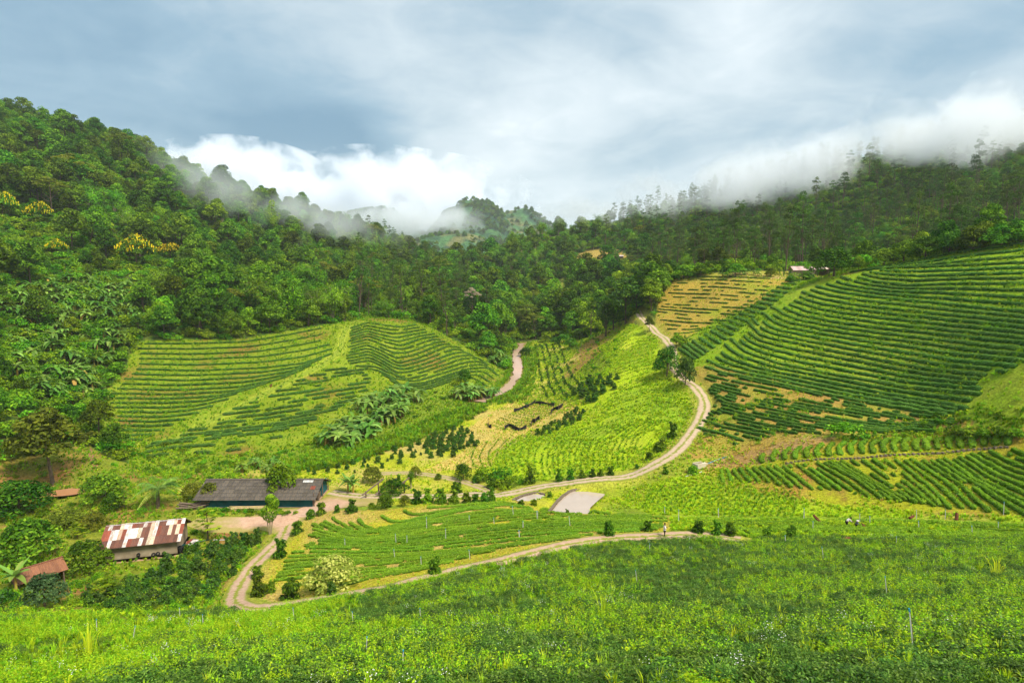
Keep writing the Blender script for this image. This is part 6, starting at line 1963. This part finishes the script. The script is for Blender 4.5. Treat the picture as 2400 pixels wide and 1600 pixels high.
# nursery: sagging black shade net on stakes, seed beds with stakes inside
def nursery():
    cr = lambda p: conv(p, 1078, 901.6, .125)
    runs = [[(350,560),(355,640),(405,655)], [(650,690),(735,620),(840,690),(930,700),(1050,665)], [(1140,620),(1160,535),(1210,555),(1265,485),(1290,510)], [(1505,400),(1545,325),(1640,315),(1725,235)], [(1560,255),(1450,235),(1330,225),(1215,205)], [(1215,190),(1130,240),(1050,295)], [(1050,280),(930,320),(820,360)]]
    o = thing('shade_net_fence', G(*cr([(900, 500)])[0])); tag(o, 'sagging black shade net fence round the small nursery', 'fence')
    g0 = np.array(o.location)
    for r_ in runs:
        p = cr(r_); P = ground([q[0] for q in p], [q[1] for q in p])
        L = spline(P[:, :2], 5)
        tops = spline(np.column_stack([np.arange(len(r_)), np.where(np.arange(len(r_)) % 2 == 0, 1.15, .75)]), 5)[:, 1]
        zb = h(L[:, 0], L[:, 1])
        V = np.concatenate([np.column_stack([L, zb - .05]), np.column_stack([L, zb + tops])]) - g0
        n = len(L)
        V = np.concatenate([V, V + [.03, .03, 0]])
        F = [(i, i + 1, n + i + 1, n + i) for i in range(n - 1)] + [(2*n + i + 1, 2*n + i, 3*n + i, 3*n + i + 1) for i in range(n - 1)] + [(n + i, n + i + 1, 3*n + i + 1, 3*n + i) for i in range(n - 1)]
        mb = MB(); mb.add(V, F); part('net_panel', mb, M['net'], o)
        for k in range(len(P)):
            mb = MB(); b = P[k] - g0; mb.tube([b - [0, 0, .2], b + [0, 0, 1.3]], .05, 5); part('stake', mb, M['wood'], o)
    k = 0
    for (a, b) in (((855,640),(860,560)), ((960,590),(965,515)), ((1075,530),(1080,460)), ((1185,460),(1190,395)), ((1280,400),(1282,350)), ((1010,440),(1015,370)), ((1100,395),(1105,315)), ((1190,345),(1192,265)), ((1295,290),(1297,250))):
        p = cr([a])[0]; g = G(*p); k += 1
        mb = MB(); mb.tube([(0, 0, -.2), (.02, 0, 1.25)], .045, 5)
        tag(link('bed_stake', mb.mesh('bed_stake', M['wood']), None, g), 'thin brown stake inside the netted nursery, %s counted' % ordinal(k), 'stake', 'stakes inside the nursery')
nursery()

# ------------------------------------------------------------------ sprinkler poles
POLES = [C4([(1365,1310),(1415,1540)]), C4([(1230,1080),(1252,1185)]), C4([(848,890),(865,960)]), C4([(625,815),(630,855)]), C4([(740,645),(742,710)]), C4([(1080,680),(1084,728)]), C4([(1142,700),(1147,732)]), C4([(215,650),(220,685)]), C4([(1440,725),(1448,765)]), C4([(1428,665),(1431,695)]), C4([(1605,660),(1608,695)]), C4([(1765,755),(1775,805)]), C4([(1962,610),(1965,670)]), C4([(1305,825),(1308,865)]), C4([(795,730),(797,765)]), C4([(1928,740),(1932,775)])]
C3 = lambda p: conv(p, 1176, 980, .3125)
POLES += [C3([(905,1080),(922,1165)]), C3([(1010,890),(1012,935)]), C3([(180,635),(186,685)]), C3([(418,680),(428,740)]), C3([(1222,630),(1225,705)]), C3([(1120,610),(1122,645)]), C3([(80,715),(80,755)]), C3([(50,780),(52,825)]), C3([(2142,640),(2142,695)]), C3([(1515,620),(1518,655)])]
POLES += [C2([(1045,570),(1045,630)]), C2([(1305,560),(1308,590)]), C2([(1455,575),(1460,605)]), C2([(1570,500),(1578,550)]), C2([(1725,530),(1725,570)]), C2([(1635,600),(1638,630)]), C2([(1612,650),(1614,690)]), C2([(1162,640),(1162,700)]), C2([(855,670),(858,715)]), C2([(925,680),(925,720)]), C2([(545,700),(545,735)]), C2([(845,765),(850,805)]), C2([(1010,820),(1012,850)]), C2([(1305,770),(1310,810)]), C2([(230,1140),(232,1190)]), C2([(592,1175),(595,1230)]), C2([(1005,1160),(1010,1210)]), C2([(683,1325),(675,1430)]), C2([(905,1430),(895,1545)])]
POLES += [conv(p, 0, 980, .375) for p in ([(835,1260),(810,1320)], [(598,1220),(593,1270)], [(1245,1180),(1243,1230)], [(1103,1155),(1103,1180)])]
def poles():
    ps = []
    for a, b in POLES:
        g = G(*b); d = g.y * math.cos(PITCH) - g.z * math.sin(PITCH)
        L = min(1.9, max(.9, math.hypot(a[0]-b[0], a[1]-b[1]) * d / FPX / .9))
        ps.append((b[0], g, L, (a[0] - b[0]) * d / FPX, d))
    near = sorted(range(len(ps)), key=lambda i: ps[i][4])
    areas = {}
    for i in sorted(range(len(ps)), key=lambda i: ps[i][0]):
        px, g, L, dx, d = ps[i]
        w = 'on the near weedy slope' if d < 66 else ('inside the track bend' if g.x < 16 else 'along the grassy shoulder')
        areas.setdefault(w, []).append(i)
    for w, ids in areas.items():
        for j, i in enumerate(ids):
            px, g, L, dx, d = ps[i]
            dx = max(-.5, min(.5, dx))
            o = thing('sprinkler_pole', g); tag(o, 'thin white sprinkler pole %s, %s from the left' % (w, ordinal(j + 1)), 'sprinkler pole', 'sprinkler poles ' + w)
            r = .019 if d < 66 else .030
            top = np.array([dx, 0, L + .25])
            mb = MB(); mb.tube([np.array([0, 0, -.2]), top * .5, top], r, 6); part('pipe', mb, M['white'], o)
            mb = MB(); mb.tube([top * .97, top * 1.04], r * 1.5, 6); part('cap', mb, M['blue_cap'], o)
            mb = MB(); mb.tube([np.array([.14, .03, -.2]), top * .85 + [.02, 0, 0]], r * .7, 5); part('support_stick', mb, M['wood'], o)
poles()

# ------------------------------------------------------------------ people
def skin_mesh(name, V, E, rad, mat, sub=2):
    me = bpy.data.meshes.new(name + '_frame')
    me.from_pydata([tuple(v) for v in V], E, [])
    ob = bpy.data.objects.new(name + '_frame', me); COL.objects.link(ob)
    md = ob.modifiers.new('skin', 'SKIN'); ob.modifiers.new('sub', 'SUBSURF').levels = sub
    if not me.skin_vertices:
        bpy.context.view_layer.objects.active = ob
        bpy.ops.mesh.customdata_skin_add()
    for i, r in enumerate(rad):
        me.skin_vertices[0].data[i].radius = (r, r) if isinstance(r, (int, float)) else r
        me.skin_vertices[0].data[i].use_root = i == 0
    dg = bpy.context.evaluated_depsgraph_get()
    out = bpy.data.meshes.new_from_object(ob.evaluated_get(dg))
    bpy.data.objects.remove(ob)
    out.name = name
    out.materials.clear(); out.materials.append(mat)
    for p in out.polygons: p.use_smooth = True
    return out
def head_detail(o, head, face_dir, hat=None):
    """hair cap, nose, eyes, mouth and ears on a head centre"""
    hx, hy, hz = head
    a = math.atan2(face_dir[1], face_dir[0])
    h_ = link('head', None, o, head, (0, 0, a))
    mb = MB()
    th = np.linspace(0, 2*np.pi, 14, endpoint=False)
    rings = [(-.115, .035), (-.09, .06), (-.04, .078), (.02, .084), (.07, .075), (.11, .045), (.125, .005)]
    V = [((r * 1.12) * math.cos(t) + (.012 if z < 0 else 0), r * math.sin(t), z) for z, r in rings for t in th]
    F = [(i*14 + j, i*14 + (j+1) % 14, (i+1)*14 + (j+1) % 14, (i+1)*14 + j) for i in range(6) for j in range(14)]
    mb.add(V, F); mb.add([V[j] for j in range(14)] + [(0, 0, -.115)], [((j+1) % 14, j, 14) for j in range(14)])
    link('face', mb.mesh('face', M['skin'], True), h_)
    mb = MB(); mb.add([(.088, -.014, -.03), (.088, .014, -.03), (.118, 0, -.028), (.09, 0, .018)], [(0, 1, 2), (1, 3, 2), (3, 0, 2)]); link('nose', mb.mesh('nose', M['skin']), h_)
    for s in (-1, 1):
        mb = MB(); mb.box((.083, s * .032, .012), (.014, .022, .010)); link('eye', mb.mesh('eye', M['black']), h_)
        mb = MB(); mb.tube([(0, s * .082, -.03), (-.005, s * .096, 0), (0, s * .084, .03)], [.012, .018, .012], 6); link('ear', mb.mesh('ear', M['skin']), h_)
    mb = MB(); mb.box((.080, 0, -.058), (.012, .042, .008)); link('mouth', mb.mesh('mouth', M['red_log']), h_)
    mb = MB()
    V = [(r * 1.2 * math.cos(t) - .012, r * 1.1 * math.sin(t), z + .012) for z, r in ((-.05, .074), (.0, .086), (.05, .084), (.09, .066), (.125, .03), (.132, .004)) for t in th]
    F = [(i*14 + j, i*14 + (j+1) % 14, (i+1)*14 + (j+1) % 14, (i+1)*14 + j) for i in range(5) for j in range(14) if not (i < 2 and math.cos(th[j]) > .45)]
    mb.add(V, F); link('hair', mb.mesh('hair', M['hair'], True), h_)
    if hat is not None:
        mb = MB(); V = [(r * math.cos(t), r * math.sin(t), z) for r, z in ((.20, .06), (.11, .085), (.10, .14), (.05, .17), (.004, .175)) for t in th]
        F = [(i*14 + j, i*14 + (j+1) % 14, (i+1)*14 + (j+1) % 14, (i+1)*14 + j) for i in range(4) for j in range(14)]
        mb.add(V, F); link('hat', mb.mesh('hat', hat, True), h_)
def hand(o, wrist, d, up):
    """palm with four fingers of unequal length and a thumb"""
    d = np.array(d, float); d /= np.linalg.norm(d); up = np.array(up, float); up -= d * (up @ d); up /= np.linalg.norm(up); s = np.cross(d, up)
    w = np.array(wrist, float)
    V = [w, w + d * .05, w + d * .09]; E = [(0, 1), (1, 2)]; Rr = [.024, .034, .034]
    for k, (off, ln) in enumerate(((-.03, .065), (-.01, .078), (.01, .072), (.03, .055))):
        b = len(V)
        V += [w + d * .10 + s * off, w + d * (.10 + ln * .5) + s * off - up * .012, w + d * (.10 + ln * .85) + s * off - up * .035]
        E += [(2, b), (b, b+1), (b+1, b+2)]; Rr += [.010, .009, .008]
    b = len(V); V += [w + d * .05 - s * .045, w + d * .085 - s * .062 - up * .012]; E += [(1, b), (b, b+1)]; Rr += [.011, .009]
    link('hand', skin_mesh('hand', V, E, Rr, M['skin'], 1), o)
def standing_person():
    g = G(1526, 1232)
    o = thing('person', g, R(-8)); tag(o, 'person in a long white shirt and dark trousers standing on the track', 'person')
    # facing +X (towards the right of the photograph), arms raised in front of the chest
    body = [(0, 0, .86), (0, 0, 1.08), (0, 0, 1.28), (0, 0, 1.40), (.01, 0, 1.50),
            (0, -.16, 1.36), (.05, -.24, 1.12), (.24, -.13, 1.17), (0, .16, 1.36), (.06, .23, 1.12), (.25, .11, 1.19),
            (0, -.09, .82), (.02, -.10, .46), (0, -.10, .09), (.12, -.11, .04), (0, .09, .82), (.04, .10, .46), (.03, .10, .09), (.15, .11, .04)]
    edges = [(0,1),(1,2),(2,3),(3,4),(3,5),(5,6),(6,7),(3,8),(8,9),(9,10),(0,11),(11,12),(12,13),(13,14),(0,15),(15,16),(16,17),(17,18)]
    rad = [.13,.125,.14,.10,.055,.06,.045,.032,.06,.045,.032,.09,.06,.045,.04,.09,.06,.045,.04]
    link('body', skin_mesh('person_body', body, edges, rad, M['skin']), o)
    sh = [(0,0,.66),(0,0,.88),(0,0,1.08),(0,0,1.28),(0,0,1.40),(0,-.16,1.36),(.05,-.245,1.12),(.19,-.155,1.155),(0,.16,1.36),(.06,.235,1.12),(.20,.14,1.175)]
    link('shirt', skin_mesh('shirt', sh, [(0,1),(1,2),(2,3),(3,4),(4,5),(5,6),(6,7),(4,8),(8,9),(9,10)], [(.20,.20),.175,.16,.17,.12,.085,.065,.05,.085,.065,.05], M['shirt']), o)
    tr = [(0,0,.82),(0,-.09,.76),(.02,-.10,.46),(0,-.10,.10),(0,.09,.76),(.04,.10,.46),(.03,.10,.10)]
    link('trousers', skin_mesh('trousers', tr, [(0,1),(1,2),(2,3),(0,4),(4,5),(5,6)], [.14,.105,.08,.065,.105,.08,.065], M['trousers']), o)
    for sx, sy in ((.05, -.11), (.08, .11)):
        mb = MB(); mb.box((sx, sy, .035), (.27, .10, .08), taper=.85); part('shoe', mb, M['black'], o)
    hand(o, (.24, -.13, 1.17), (.5, .5, .3), (0, 0, 1)); hand(o, (.25, .11, 1.19), (.5, -.5, .3), (0, 0, 1))
    head_detail(o, (.02, 0, 1.60), (1, 0))
standing_person()
def picker(px, py, label, shirt, lean, hat=None, face=(0, -1), sc=1.0):
    g = G(px, py)
    o = thing('person', g, 0, sc); tag(o, label, 'person')
    fx = lean
    body = [(0, 0, .80), (.12*fx, 0, .95), (.28*fx, 0, 1.06), (.36*fx, 0, 1.10), (.46*fx, 0, 1.16), (.33*fx, -.15, 1.06), (.50*fx, -.20, .84), (.72*fx, -.12, .82), (.33*fx, .15, 1.06), (.52*fx, .20, .86), (.72*fx, .10, .84),
            (0, -.09, .76), (.05*fx, -.10, .42), (0, -.10, .06), (.11, -.11, .03), (0, .09, .76), (.06*fx, .10, .42), (0, .10, .06), (.11, .11, .03)]
    edges = [(0,1),(1,2),(2,3),(3,4),(3,5),(5,6),(6,7),(3,8),(8,9),(9,10),(0,11),(11,12),(12,13),(13,14),(0,15),(15,16),(16,17),(17,18)]
    rad = [.13,.125,.14,.10,.055,.06,.045,.032,.06,.045,.032,.09,.06,.045,.04,.09,.06,.045,.04]
    link('body', skin_mesh('picker_body', body, edges, rad, M['skin']), o)
    link('shirt', skin_mesh('picker_shirt', [(0, 0, .80)] + body[1:4] + [body[5], body[6], body[8], body[9]], [(0,1),(1,2),(2,3),(3,4),(4,5),(3,6),(6,7)], [.16,.155,.165,.12,.085,.06,.085,.06], shirt), o)
    link('trousers', skin_mesh('picker_trousers', [(0,0,.78),(0,-.09,.72),(.05*fx,-.10,.42),(0,-.10,.10),(0,.09,.72),(.06*fx,.10,.42),(0,.10,.10)], [(0,1),(1,2),(2,3),(0,4),(4,5),(5,6)], [.14,.105,.08,.065,.105,.08,.065], M['trousers']), o)
    hand(o, body[7], (.6*fx, .2, -.2), (0, 0, 1)); hand(o, body[10], (.6*fx, -.2, -.2), (0, 0, 1))
    head_detail(o, (.52*fx, 0, 1.25), face, hat)
picker(1944, 1211, 'tea picker in a white top bending over the tea rows', M['shirt'], 1.0, None, (1, -.3))
picker(1966, 1215, 'crouching tea picker in a pale hat and blue top', M['blue_cloth'], .35, M['shirt'], (.3, -1), .85)

# ------------------------------------------------------------------ near slope: overgrown tea and weeds (stuff)
def front_tea():
    poly = Z['front']
    q = fill(poly, 5.2, lambda X, Y: off_tracks(X, Y, 1.7))
    # old rows run along the slope; bushes stand thick in them and are smothered between
    row = np.sin((q[:, 1] * 1.0 + q[:, 0] * .10 + 3.0 * fbm(q[:, 0] / 20, q[:, 1] / 20, 2)) * 2 * np.pi / 2.2)
    dens = fbm(q[:, 0] / 7.0 + 3, q[:, 1] / 7.0, 3)
    k = (row > -.05) & (dens + .10 * row + np.clip((q[:, 0] + 2) / 60, -.35, .35) + rng.normal(0, .08, len(q)) > -.20)
    q = q[k]
    q = q[VIS[cell(q[:, 0], q[:, 1])]]
    print('front tea', len(q))
    scatter('tea_shrubs', TEA, q, rots(len(q), .1), np.column_stack([rng.uniform(.85, 1.35, len(q))] * 2 + [rng.uniform(.75, 1.25, len(q))]), rng.integers(0, len(TEA), len(q)), 'overgrown tea bushes covering the near slope', 'tea shrubs')
front_tea()
WEEDF = [leafy(30, .16, .14, .05, M['weed'], base=.7) for _ in range(3)]
def flower_specks():
    mb = MB()
    n = 9
    P = np.column_stack([rng.normal(0, .18, n), rng.normal(0, .18, n), rng.uniform(.45, .65, n)])
    mb.leaves(P, rng.normal(0, .3, (n, 3)) + [0, -.4, 1], .022, .9, .8)
    return mb.mesh('white_flowers', M['white'])
cover('weeds', [(Z['front'], 6.2, W_L, .7, 1.35, lambda X, Y: (fbm(X / 5 + 40, Y / 5, 3) > -.10) & off_tracks(X, Y, 1.5)), (Z['front'], 2.2, T_D, .6, 1.1, lambda X, Y: off_tracks(X, Y, 1.4)), (Z['front'], .5, [tuft(16, .75, .012, .35, M['grass'], .2, .9) for _ in range(3)], .7, 1.2, lambda X, Y: off_tracks(X, Y, 1.4)),
   (Z['front'], .35, [flower_specks()], .8, 1.2, lambda X, Y: (fbm(X / 6 + 10, Y / 6, 3) > .05) & off_tracks(X, Y, 1.5)),
   (Z['orchard'], .8, W_L, .8, 1.6, lambda X, Y: (fbm(X / 5 + 4, Y / 5, 3) > .0) & off_tracks(X, Y, 1.3)), (Z['right_tea'], .30, W_L, .9, 1.8, lambda X, Y: (fbm(X / 7 + 24, Y / 7, 3) > .05) & off_tracks(X, Y, 1.5)), (Z['left_tea'], .2, W_L, .9, 1.6, lambda X, Y: off_tracks(X, Y, 1.5)), (Z['shoulder'], 2.0, W_L, .6, 1.1, clear)],
  'bright leafy weeds growing through the tea', 'weeds')
# hedgerow of reeds and shrubs along the stream below the bananas
HEDGEROW = zone([(640,1075),(700,1050),(800,1035),(900,1000),(1000,960),(1080,935),(1110,930),(1115,945),(1040,985),(960,1015),(860,1050),(760,1075),(680,1090)])
BANKS = zone([(1195,860),(1215,800),(1232,800),(1235,850),(1225,900),(1190,925),(1140,930),(1170,905)])
_n = np.gradient(STREAM[:, :2], axis=0); _n = np.stack([-_n[:, 1], _n[:, 0]], 1) / np.linalg.norm(_n, axis=1)[:, None]
_sb = np.concatenate([STREAM[:, :2] + _n * (sg * (2.7 + 1.2 * rng.random(len(STREAM)))[:, None]) + rng.normal(0, .4, (len(STREAM), 2)) for sg in (-1, 1) for _ in range(7)])
_sb = np.column_stack([_sb, h(_sb[:, 0], _sb[:, 1])])
REED = [tuft(30, 1.5, .05, .7, M['grass_dk'], .3, .95) for _ in range(3)]
cover('hedgerow', [(HEDGEROW, .45, [p[1] for p in PROTO['thicket']], .35, .65, lambda X, Y: off_tracks(X, Y, 1.0)), (HEDGEROW, 1.2, REED, .7, 1.2, clear), (BANKS, .6, REED, .6, 1.1, clear), (BANKS, .10, [p[1] for p in PROTO['thicket']], .3, .5, clear),
   (zone([(330,1085),(420,1075),(560,1070),(640,1062),(700,1035),(560,1050),(330,1070)]), .10, [p[1] for p in PROTO['thicket']], .3, .6, clear), (Z['orchard'], .035, [p[1] for p in PROTO['thicket']], .25, .5, lambda X, Y: off_tracks(X, Y, 2.0)), (rect(SHED[0] - 1, SHED[1] - 6.6, 18, 1.6, 0), .9, [p[1] for p in PROTO['thicket']], .22, .38, None), (Z['streamside'], .05, [p[1] for p in PROTO['thicket']], .3, .6, clear), (Z['gully_end'], .10, [p[1] for p in PROTO['thicket']], .25, .5, clear), (Z['meadow_bank'], .05, [p[1] for p in PROTO['thicket']], .25, .5, clear)],
  'dense hedgerow of reeds and shrubs along the stream', 'hedgerow')
scatter('stream_reeds', REED, _sb, rots(len(_sb), .15), rng.uniform(.5, 1.0, len(_sb)), rng.integers(0, len(REED), len(_sb)), 'reeds crowding both banks of the stream', 'reeds')
GR = [tuft(26, 1.6, .02, 1.0, M['grass'], .5, 1.0) for _ in range(2)]
for x, y, lab in ((205,1508,'tall pale grass clump on the near slope at lower left'),(1385,1425,'tall pale grass clump in the middle of the near slope'),(2290,1330,'tall feathery grass clump at the right edge')):
    g = G(x, y); o = thing('grass_clump', g); tag(o, lab, 'grass clump'); link('blades', GR[0], o, None, None, 1.1)

# ------------------------------------------------------------------ far hills, air, mist and low cloud
def far_hills():
    nx, ny = 220, 120
    xs, yv = np.linspace(-1500, 1300, nx), np.linspace(1000, 2700, ny)
    X, Y = np.meshgrid(xs, yv)
    z = np.full(X.shape, -40.0)
    def hill(px, py, Yd, rx, ry, ext=0.0):
        nonlocal z
        ax, az = ray(px, py); cx, top = float(ax) * Yd, float(az) * Yd
        e = np.exp(-(((X - cx) / rx) ** 2 + ((Y - Yd) / ry) ** 2))
        z = np.maximum(z, -60 + (top + 60) * e)
    hill(1085, 470, 2000, 210, 420); hill(1180, 500, 2150, 260, 400); hill(1040, 555, 1600, 260, 260); hill(835, 480, 2200, 300, 420); hill(1240, 540, 1750, 260, 300); hill(930, 560, 1500, 230, 220)
    hill(600, 520, 2100, 500, 400); hill(1700, 480, 2300, 700, 400)
    z += fbm(X / 140, Y / 140, 4) * 55 * np.clip((z + 40) / 80, 0, 1)
    n1 = fbm(X / 60 + 9, Y / 60, 4)
    col = np.zeros(X.shape + (3,)); col[:] = (.07, .17, .055)  # blue of the distant haze is mixed into these hill greens
    col[n1 > .12] = (.025, .075, .035); col[n1 < -.32] = (.17, .17, .06)
    idx = np.arange(nx * ny).reshape(ny, nx)
    F = np.stack([idx[:-1, :-1], idx[:-1, 1:], idx[1:, 1:], idx[1:, :-1]], -1).reshape(-1, 4)
    mb = MB(); mb.add(np.stack([X, Y, z], -1), F)
    m, t = new_mat('far_hill_cover')
    a_ = t.n('ShaderNodeAttribute', attribute_name='zone'); geo = t.n('ShaderNodeNewGeometry')
    nz = t.noise(geo.outputs['Position'], .035, 5.0, .7); nf = t.noise(geo.outputs['Position'], .16, 4.0, .7)
    c_ = t.mix(t.ramp(nz, [(.42, 0.0), (.62, .9)]), a_.outputs['Color'], (.020, .062, .030))
    c_ = t.mix(1.0, c_, t.ramp(nf, [(.3, .55), (.7, 1.3)]), 'MULTIPLY')
    finish(t, c_, .95, .05, bump=nf, bump_str=.8, bump_dist=4.0)
    me = mb.mesh('far_hills', m, True)
    at = me.attributes.new('zone', 'FLOAT_COLOR', 'POINT')
    at.data.foreach_set('color', np.concatenate([col.reshape(-1, 3), np.ones((nx*ny, 1))], 1).ravel().astype(np.float32))
    tag(link('far_hills', me), 'hazy green hills far up the valley', 'hills', kind='structure')
    # groves on the far hills
    m = 16000
    P = np.column_stack([rng.uniform(-700, 700, m), rng.uniform(1100, 2400, m)])
    fi = (P[:, 1] - yv[0]) / (yv[1] - yv[0]); fj = (P[:, 0] - xs[0]) / (xs[1] - xs[0])
    i0, j0 = fi.astype(int), fj.astype(int)
    zz = z[i0, j0]
    k = ((n1[i0, j0] > .06) | (rng.random(m) < .12)) & (zz > 0)
    P = np.column_stack([P[k], zz[k] - 1])
    ms = [joined('broad', q) for q in range(2)]
    scatter('far_woods', ms, P, rots(len(P), .05), rng.uniform(1.0, 1.9, len(P)), rng.integers(0, 2, len(P)), 'dark groves on the far hills', 'forest')
far_hills()

def volume_mat(name, density, noise_scale=None, lo=.45, hi=.75, color=(.95,.97,1.0), aniso=.2, falloff=True, detail=4.0):
    m, t = new_mat(name)
    out = t.n('ShaderNodeOutputMaterial')
    v = t.n('ShaderNodeVolumePrincipled')
    v.inputs['Color'].default_value = (*color, 1)
    v.inputs['Anisotropy'].default_value = aniso
    if noise_scale is None:
        v.inputs['Density'].default_value = density
    else:
        tc = t.n('ShaderNodeTexCoord'); geo = t.n('ShaderNodeNewGeometry')
        nz = t.noise(geo.outputs['Position'], noise_scale, detail, .6, .4)
        # object space runs -1..1 inside the bank: thin out towards its rim
        ln = t.n('ShaderNodeVectorMath', operation='LENGTH'); t.l(tc.outputs['Object'], ln.inputs[0])
        edge = t.ramp(ln.outputs['Value'], [(.15, 1.0), (.95, 0.0)], 'EASE')
        # noise is compared with a threshold that rises to the rim, so the outline is ragged
        d = t.math('SUBTRACT', t.math('ADD', nz, t.math('MULTIPLY', edge, hi - lo)), hi)
        d = t.math('MULTIPLY', t.math('MAXIMUM', d, 0.0), density * 6.0)
        t.l(d, v.inputs['Density'])
    t.l(v.outputs[0], out.inputs['Volume'])
    return m
def haze():
    mb = MB()
    x0, x1, y0, y1, z0, z1 = -1750, 1550, -60, 2750, -140, 420
    mb.box(((x0 + x1) / 2, (y0 + y1) / 2, (z0 + z1) / 2), (x1 - x0, y1 - y0, z1 - z0))
    o = link('haze', mb.mesh('haze', volume_mat('valley_air', .00009, color=(.90, .95, 1.0), aniso=.0)))
    tag(o, 'thin bluish haze filling the valley air', 'haze', kind='stuff')
haze()
def ico():
    mb = MB()
    th = np.linspace(0, 2*np.pi, 20, endpoint=False); ph = np.linspace(0, np.pi, 11)
    V = [(math.sin(p)*math.cos(t), math.sin(p)*math.sin(t), math.cos(p)) for p in ph for t in th]
    F = [(i*20 + j, (i+1)*20 + j, (i+1)*20 + (j+1) % 20, i*20 + (j+1) % 20) for i in range(10) for j in range(20)]
    mb.add(V, F)
    return mb
def bank(name, label, px, py, Yd, rx, ry, rz, dens, ns, lo=.35, hi=.62, yaw=0.0, roll=0.0, detail=4.0):
    ax, az = ray(px, py)
    o = link(name, ico().mesh(name, volume_mat(name + '_vapour', dens, ns, lo, hi, detail=detail)), None, (float(ax) * Yd, Yd, float(az) * Yd), (0, roll, yaw))
    o.scale = (rx, ry, rz)
    return tag(o, label, 'mist', kind='stuff')
bank('mist', 'torn mist trailing below the left ridge', 470, 420, 405, 125, 34, 26, .013, .034, .30, .66, R(-32), R(17), 3.0)
bank('mist', 'mist hanging over the low end of the left ridge', 720, 500, 470, 110, 40, 28, .014, .032, .30, .66, R(-20), R(12), 3.0)
bank('mist', 'mist patch lying on the spur at the valley centre', 1420, 480, 540, 130, 50, 20, .013, .030, .30, .66, R(5), R(-3), 3.0)
bank('mist', 'thick mist rolling over the right ridge', 1790, 400, 490, 190, 60, 38, .028, .026, .28, .66, R(12), R(-11), 3.0)
bank('mist', 'cloud hiding the top of the right ridge', 2260, 300, 415, 170, 70, 36, .028, .026, .26, .66, R(20), R(-8), 3.0)
bank('mist', 'low cloud lying across the far hills', 930, 505, 1750, 330, 160, 80, .012, .009, .26, .62, 0, R(2), 4.0)
bank('cloud', 'white cloud bank towering behind the far hills', 900, 450, 3300, 850, 380, 260, .016, .0046, .25, .54, 0, R(3), 6.0)
bank('cloud', 'white cloud bank rising behind the left ridge', 560, 410, 3400, 560, 360, 230, .020, .0046, .25, .54, 0, R(6), 6.0)
